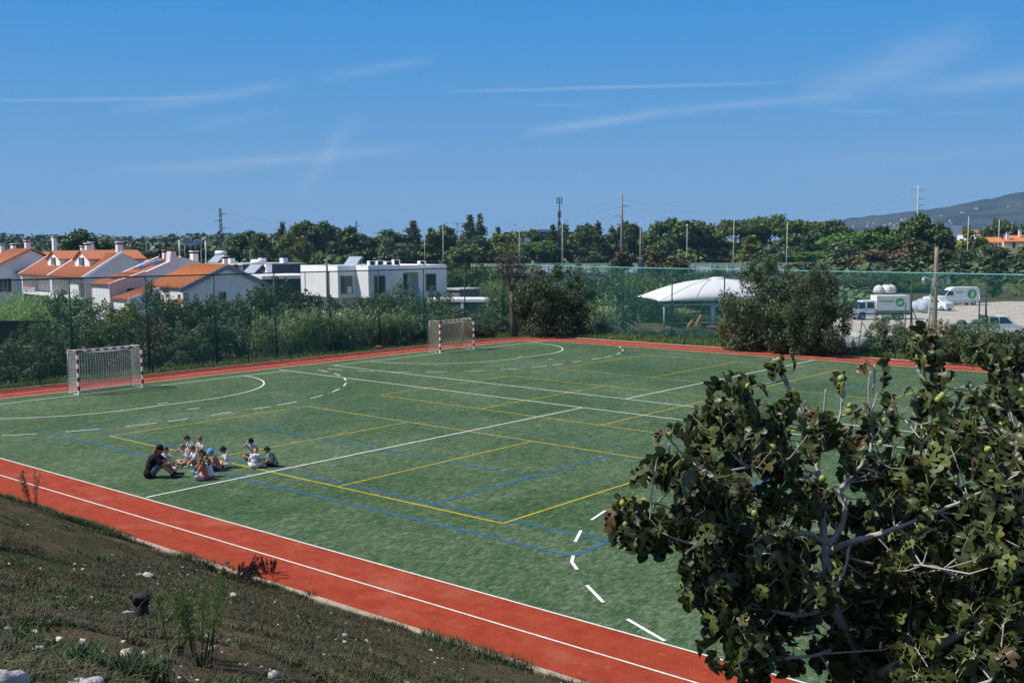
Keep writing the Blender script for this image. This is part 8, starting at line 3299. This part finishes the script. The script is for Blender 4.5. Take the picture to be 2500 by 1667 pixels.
# bare sprigs with small leaf crowns and figs above the canopy
for (u, v, d, u0, v0, d0, n, f) in ((1640, 1062, 5.9, 1632, 1105, 5.9, 4, 1), (1907, 880, 6.45, 1925, 940, 6.45, 5, 1), (2060, 925, 6.4, 2055, 990, 6.4, 2, 1), (2016, 950, 6.4, 2012, 1010, 6.4, 0, 0), (2243, 842, 7.1, 2258, 930, 7.1, 6, 0), (2268, 815, 7.0, 2262, 870, 7.05, 5, 0), (2135, 890, 6.4, 2130, 960, 6.35, 3, 0), (1830, 945, 6.3, 1845, 990, 6.3, 4, 1), (2430, 890, 6.4, 2445, 950, 6.4, 5, 0), (2300, 905, 6.9, 2290, 960, 7.0, 3, 0)):
    twig(np.array(D(u, v, d)-O), np.array(D(u0, v0, d0)-O), .009, n, .3)
    if f:
        figs_at.append(np.array(D(u-6, v-2, d-.06)-O))
for (u, v, d) in ((2072, 1005, 6.35), (2075, 990, 6.3), (2030, 1010, 6.3), (2032, 1028, 6.3), (2008, 1168, 6.1), (2010, 1187, 6.1), (2290, 975, 6.6), (2298, 968, 6.6), (1842, 1252, 5.8), (1758, 1262, 5.8), (1520, 1228, 5.9), (1527, 1312, 5.85), (2240, 1300, 5.8), (2280, 1084, 6.4), (2150, 1080, 6.2), (1942, 1172, 6.0), (1960, 1385, 6.0), (1975, 1470, 5.9), (2220, 1154, 6.3)):
    figs_at.append(np.array(D(u, v, d-.05)-O))
for k in range(46):                   # bare upright shoots, some with a leaf or two
    u, v = rs.uniform(1600, 2480), 0
    top_v = np.interp(u, [1500, 1640, 1760, 1900, 2060, 2180, 2300, 2480], [1190, 1050, 960, 930, 980, 960, 900, 900])
    v = top_v+rs.uniform(-20, 170)
    d = float(np.interp(u, [1500, 1900, 2300, 2480], [6.0, 6.3, 6.9, 6.5]))+rs.uniform(-.3, .3)
    tip = np.array(D(u, v, d)-O)
    low = NODES[:, 2] < tip[2]-.05
    dd = np.linalg.norm(NODES-tip, axis=1)+np.where(low, 0, 5)
    j = int(np.argmin(dd+.06*USE))
    USE[max(0, j-2):j+3] += 1
    if dd[j] < .55:
        twig(tip, NODES[j], .0055, int(rs.integers(0, 3)), .2)
twigs.build('trunk', FIGBARK, fig)
pet.build('leaf_stalk', FIGV, fig)
np_mesh('foliage', np.concatenate(LVs), np.concatenate(LFs), FIGL, fig, smooth=True)
np_mesh('leaf_vein', np.concatenate(VVs), np.concatenate(VFs), FIGV, fig)
for i, q in enumerate(figs_at[:90]):
    s = .021*rs.uniform(.8, 1.15)
    if i == 0:
        fr0 = MB().lathe((0, 0, 0), [(0, -1.0), (.45, -.92), (.85, -.55), (1.0, -.1), (.88, .4), (.5, .85), (.2, 1.15), (.1, 1.35), (0, 1.4)], 14).build('fruit', FIGF, fig)
        o = fr0
    else:
        o = fr0.copy()
        col.objects.link(o)
        o.parent = fig
    o.location = Vector(q)
    o.scale = (s, s, s*1.05)
    o.rotation_euler = (rs.uniform(-.9, .9), rs.uniform(-.9, .9)+(math.pi if rs.random() < .4 else 0), 0)
# ------------------------------------------------------------------ haze
hz = bpy.data.materials.new('haze_air')
hz.use_nodes = True
ht = hz.node_tree
ht.nodes.clear()
ho = nd(ht, 'ShaderNodeOutputMaterial')
hv = nd(ht, 'ShaderNodeVolumePrincipled')
hv.inputs['Color'].default_value = (.36, .66, 1.0, 1)
hv.inputs['Density'].default_value = 0.00009
hv.inputs['Anisotropy'].default_value = 0.0
ht.links.new(hv.outputs[0], ho.inputs['Volume'])
me = bpy.data.meshes.new('haze')
x0, x1, y0, y1, z0, z1 = -5200, 3000, -600, 6000, -20.0, 420.0
me.from_pydata([(x0, y0, z0), (x1, y0, z0), (x1, y1, z0), (x0, y1, z0), (x0, y0, z1), (x1, y0, z1), (x1, y1, z1), (x0, y1, z1)], [], [(0, 3, 2, 1), (4, 5, 6, 7), (0, 1, 5, 4), (1, 2, 6, 5), (2, 3, 7, 6), (3, 0, 4, 7)])
me.materials.append(hz)
tag(link('haze', me), kind='stuff')
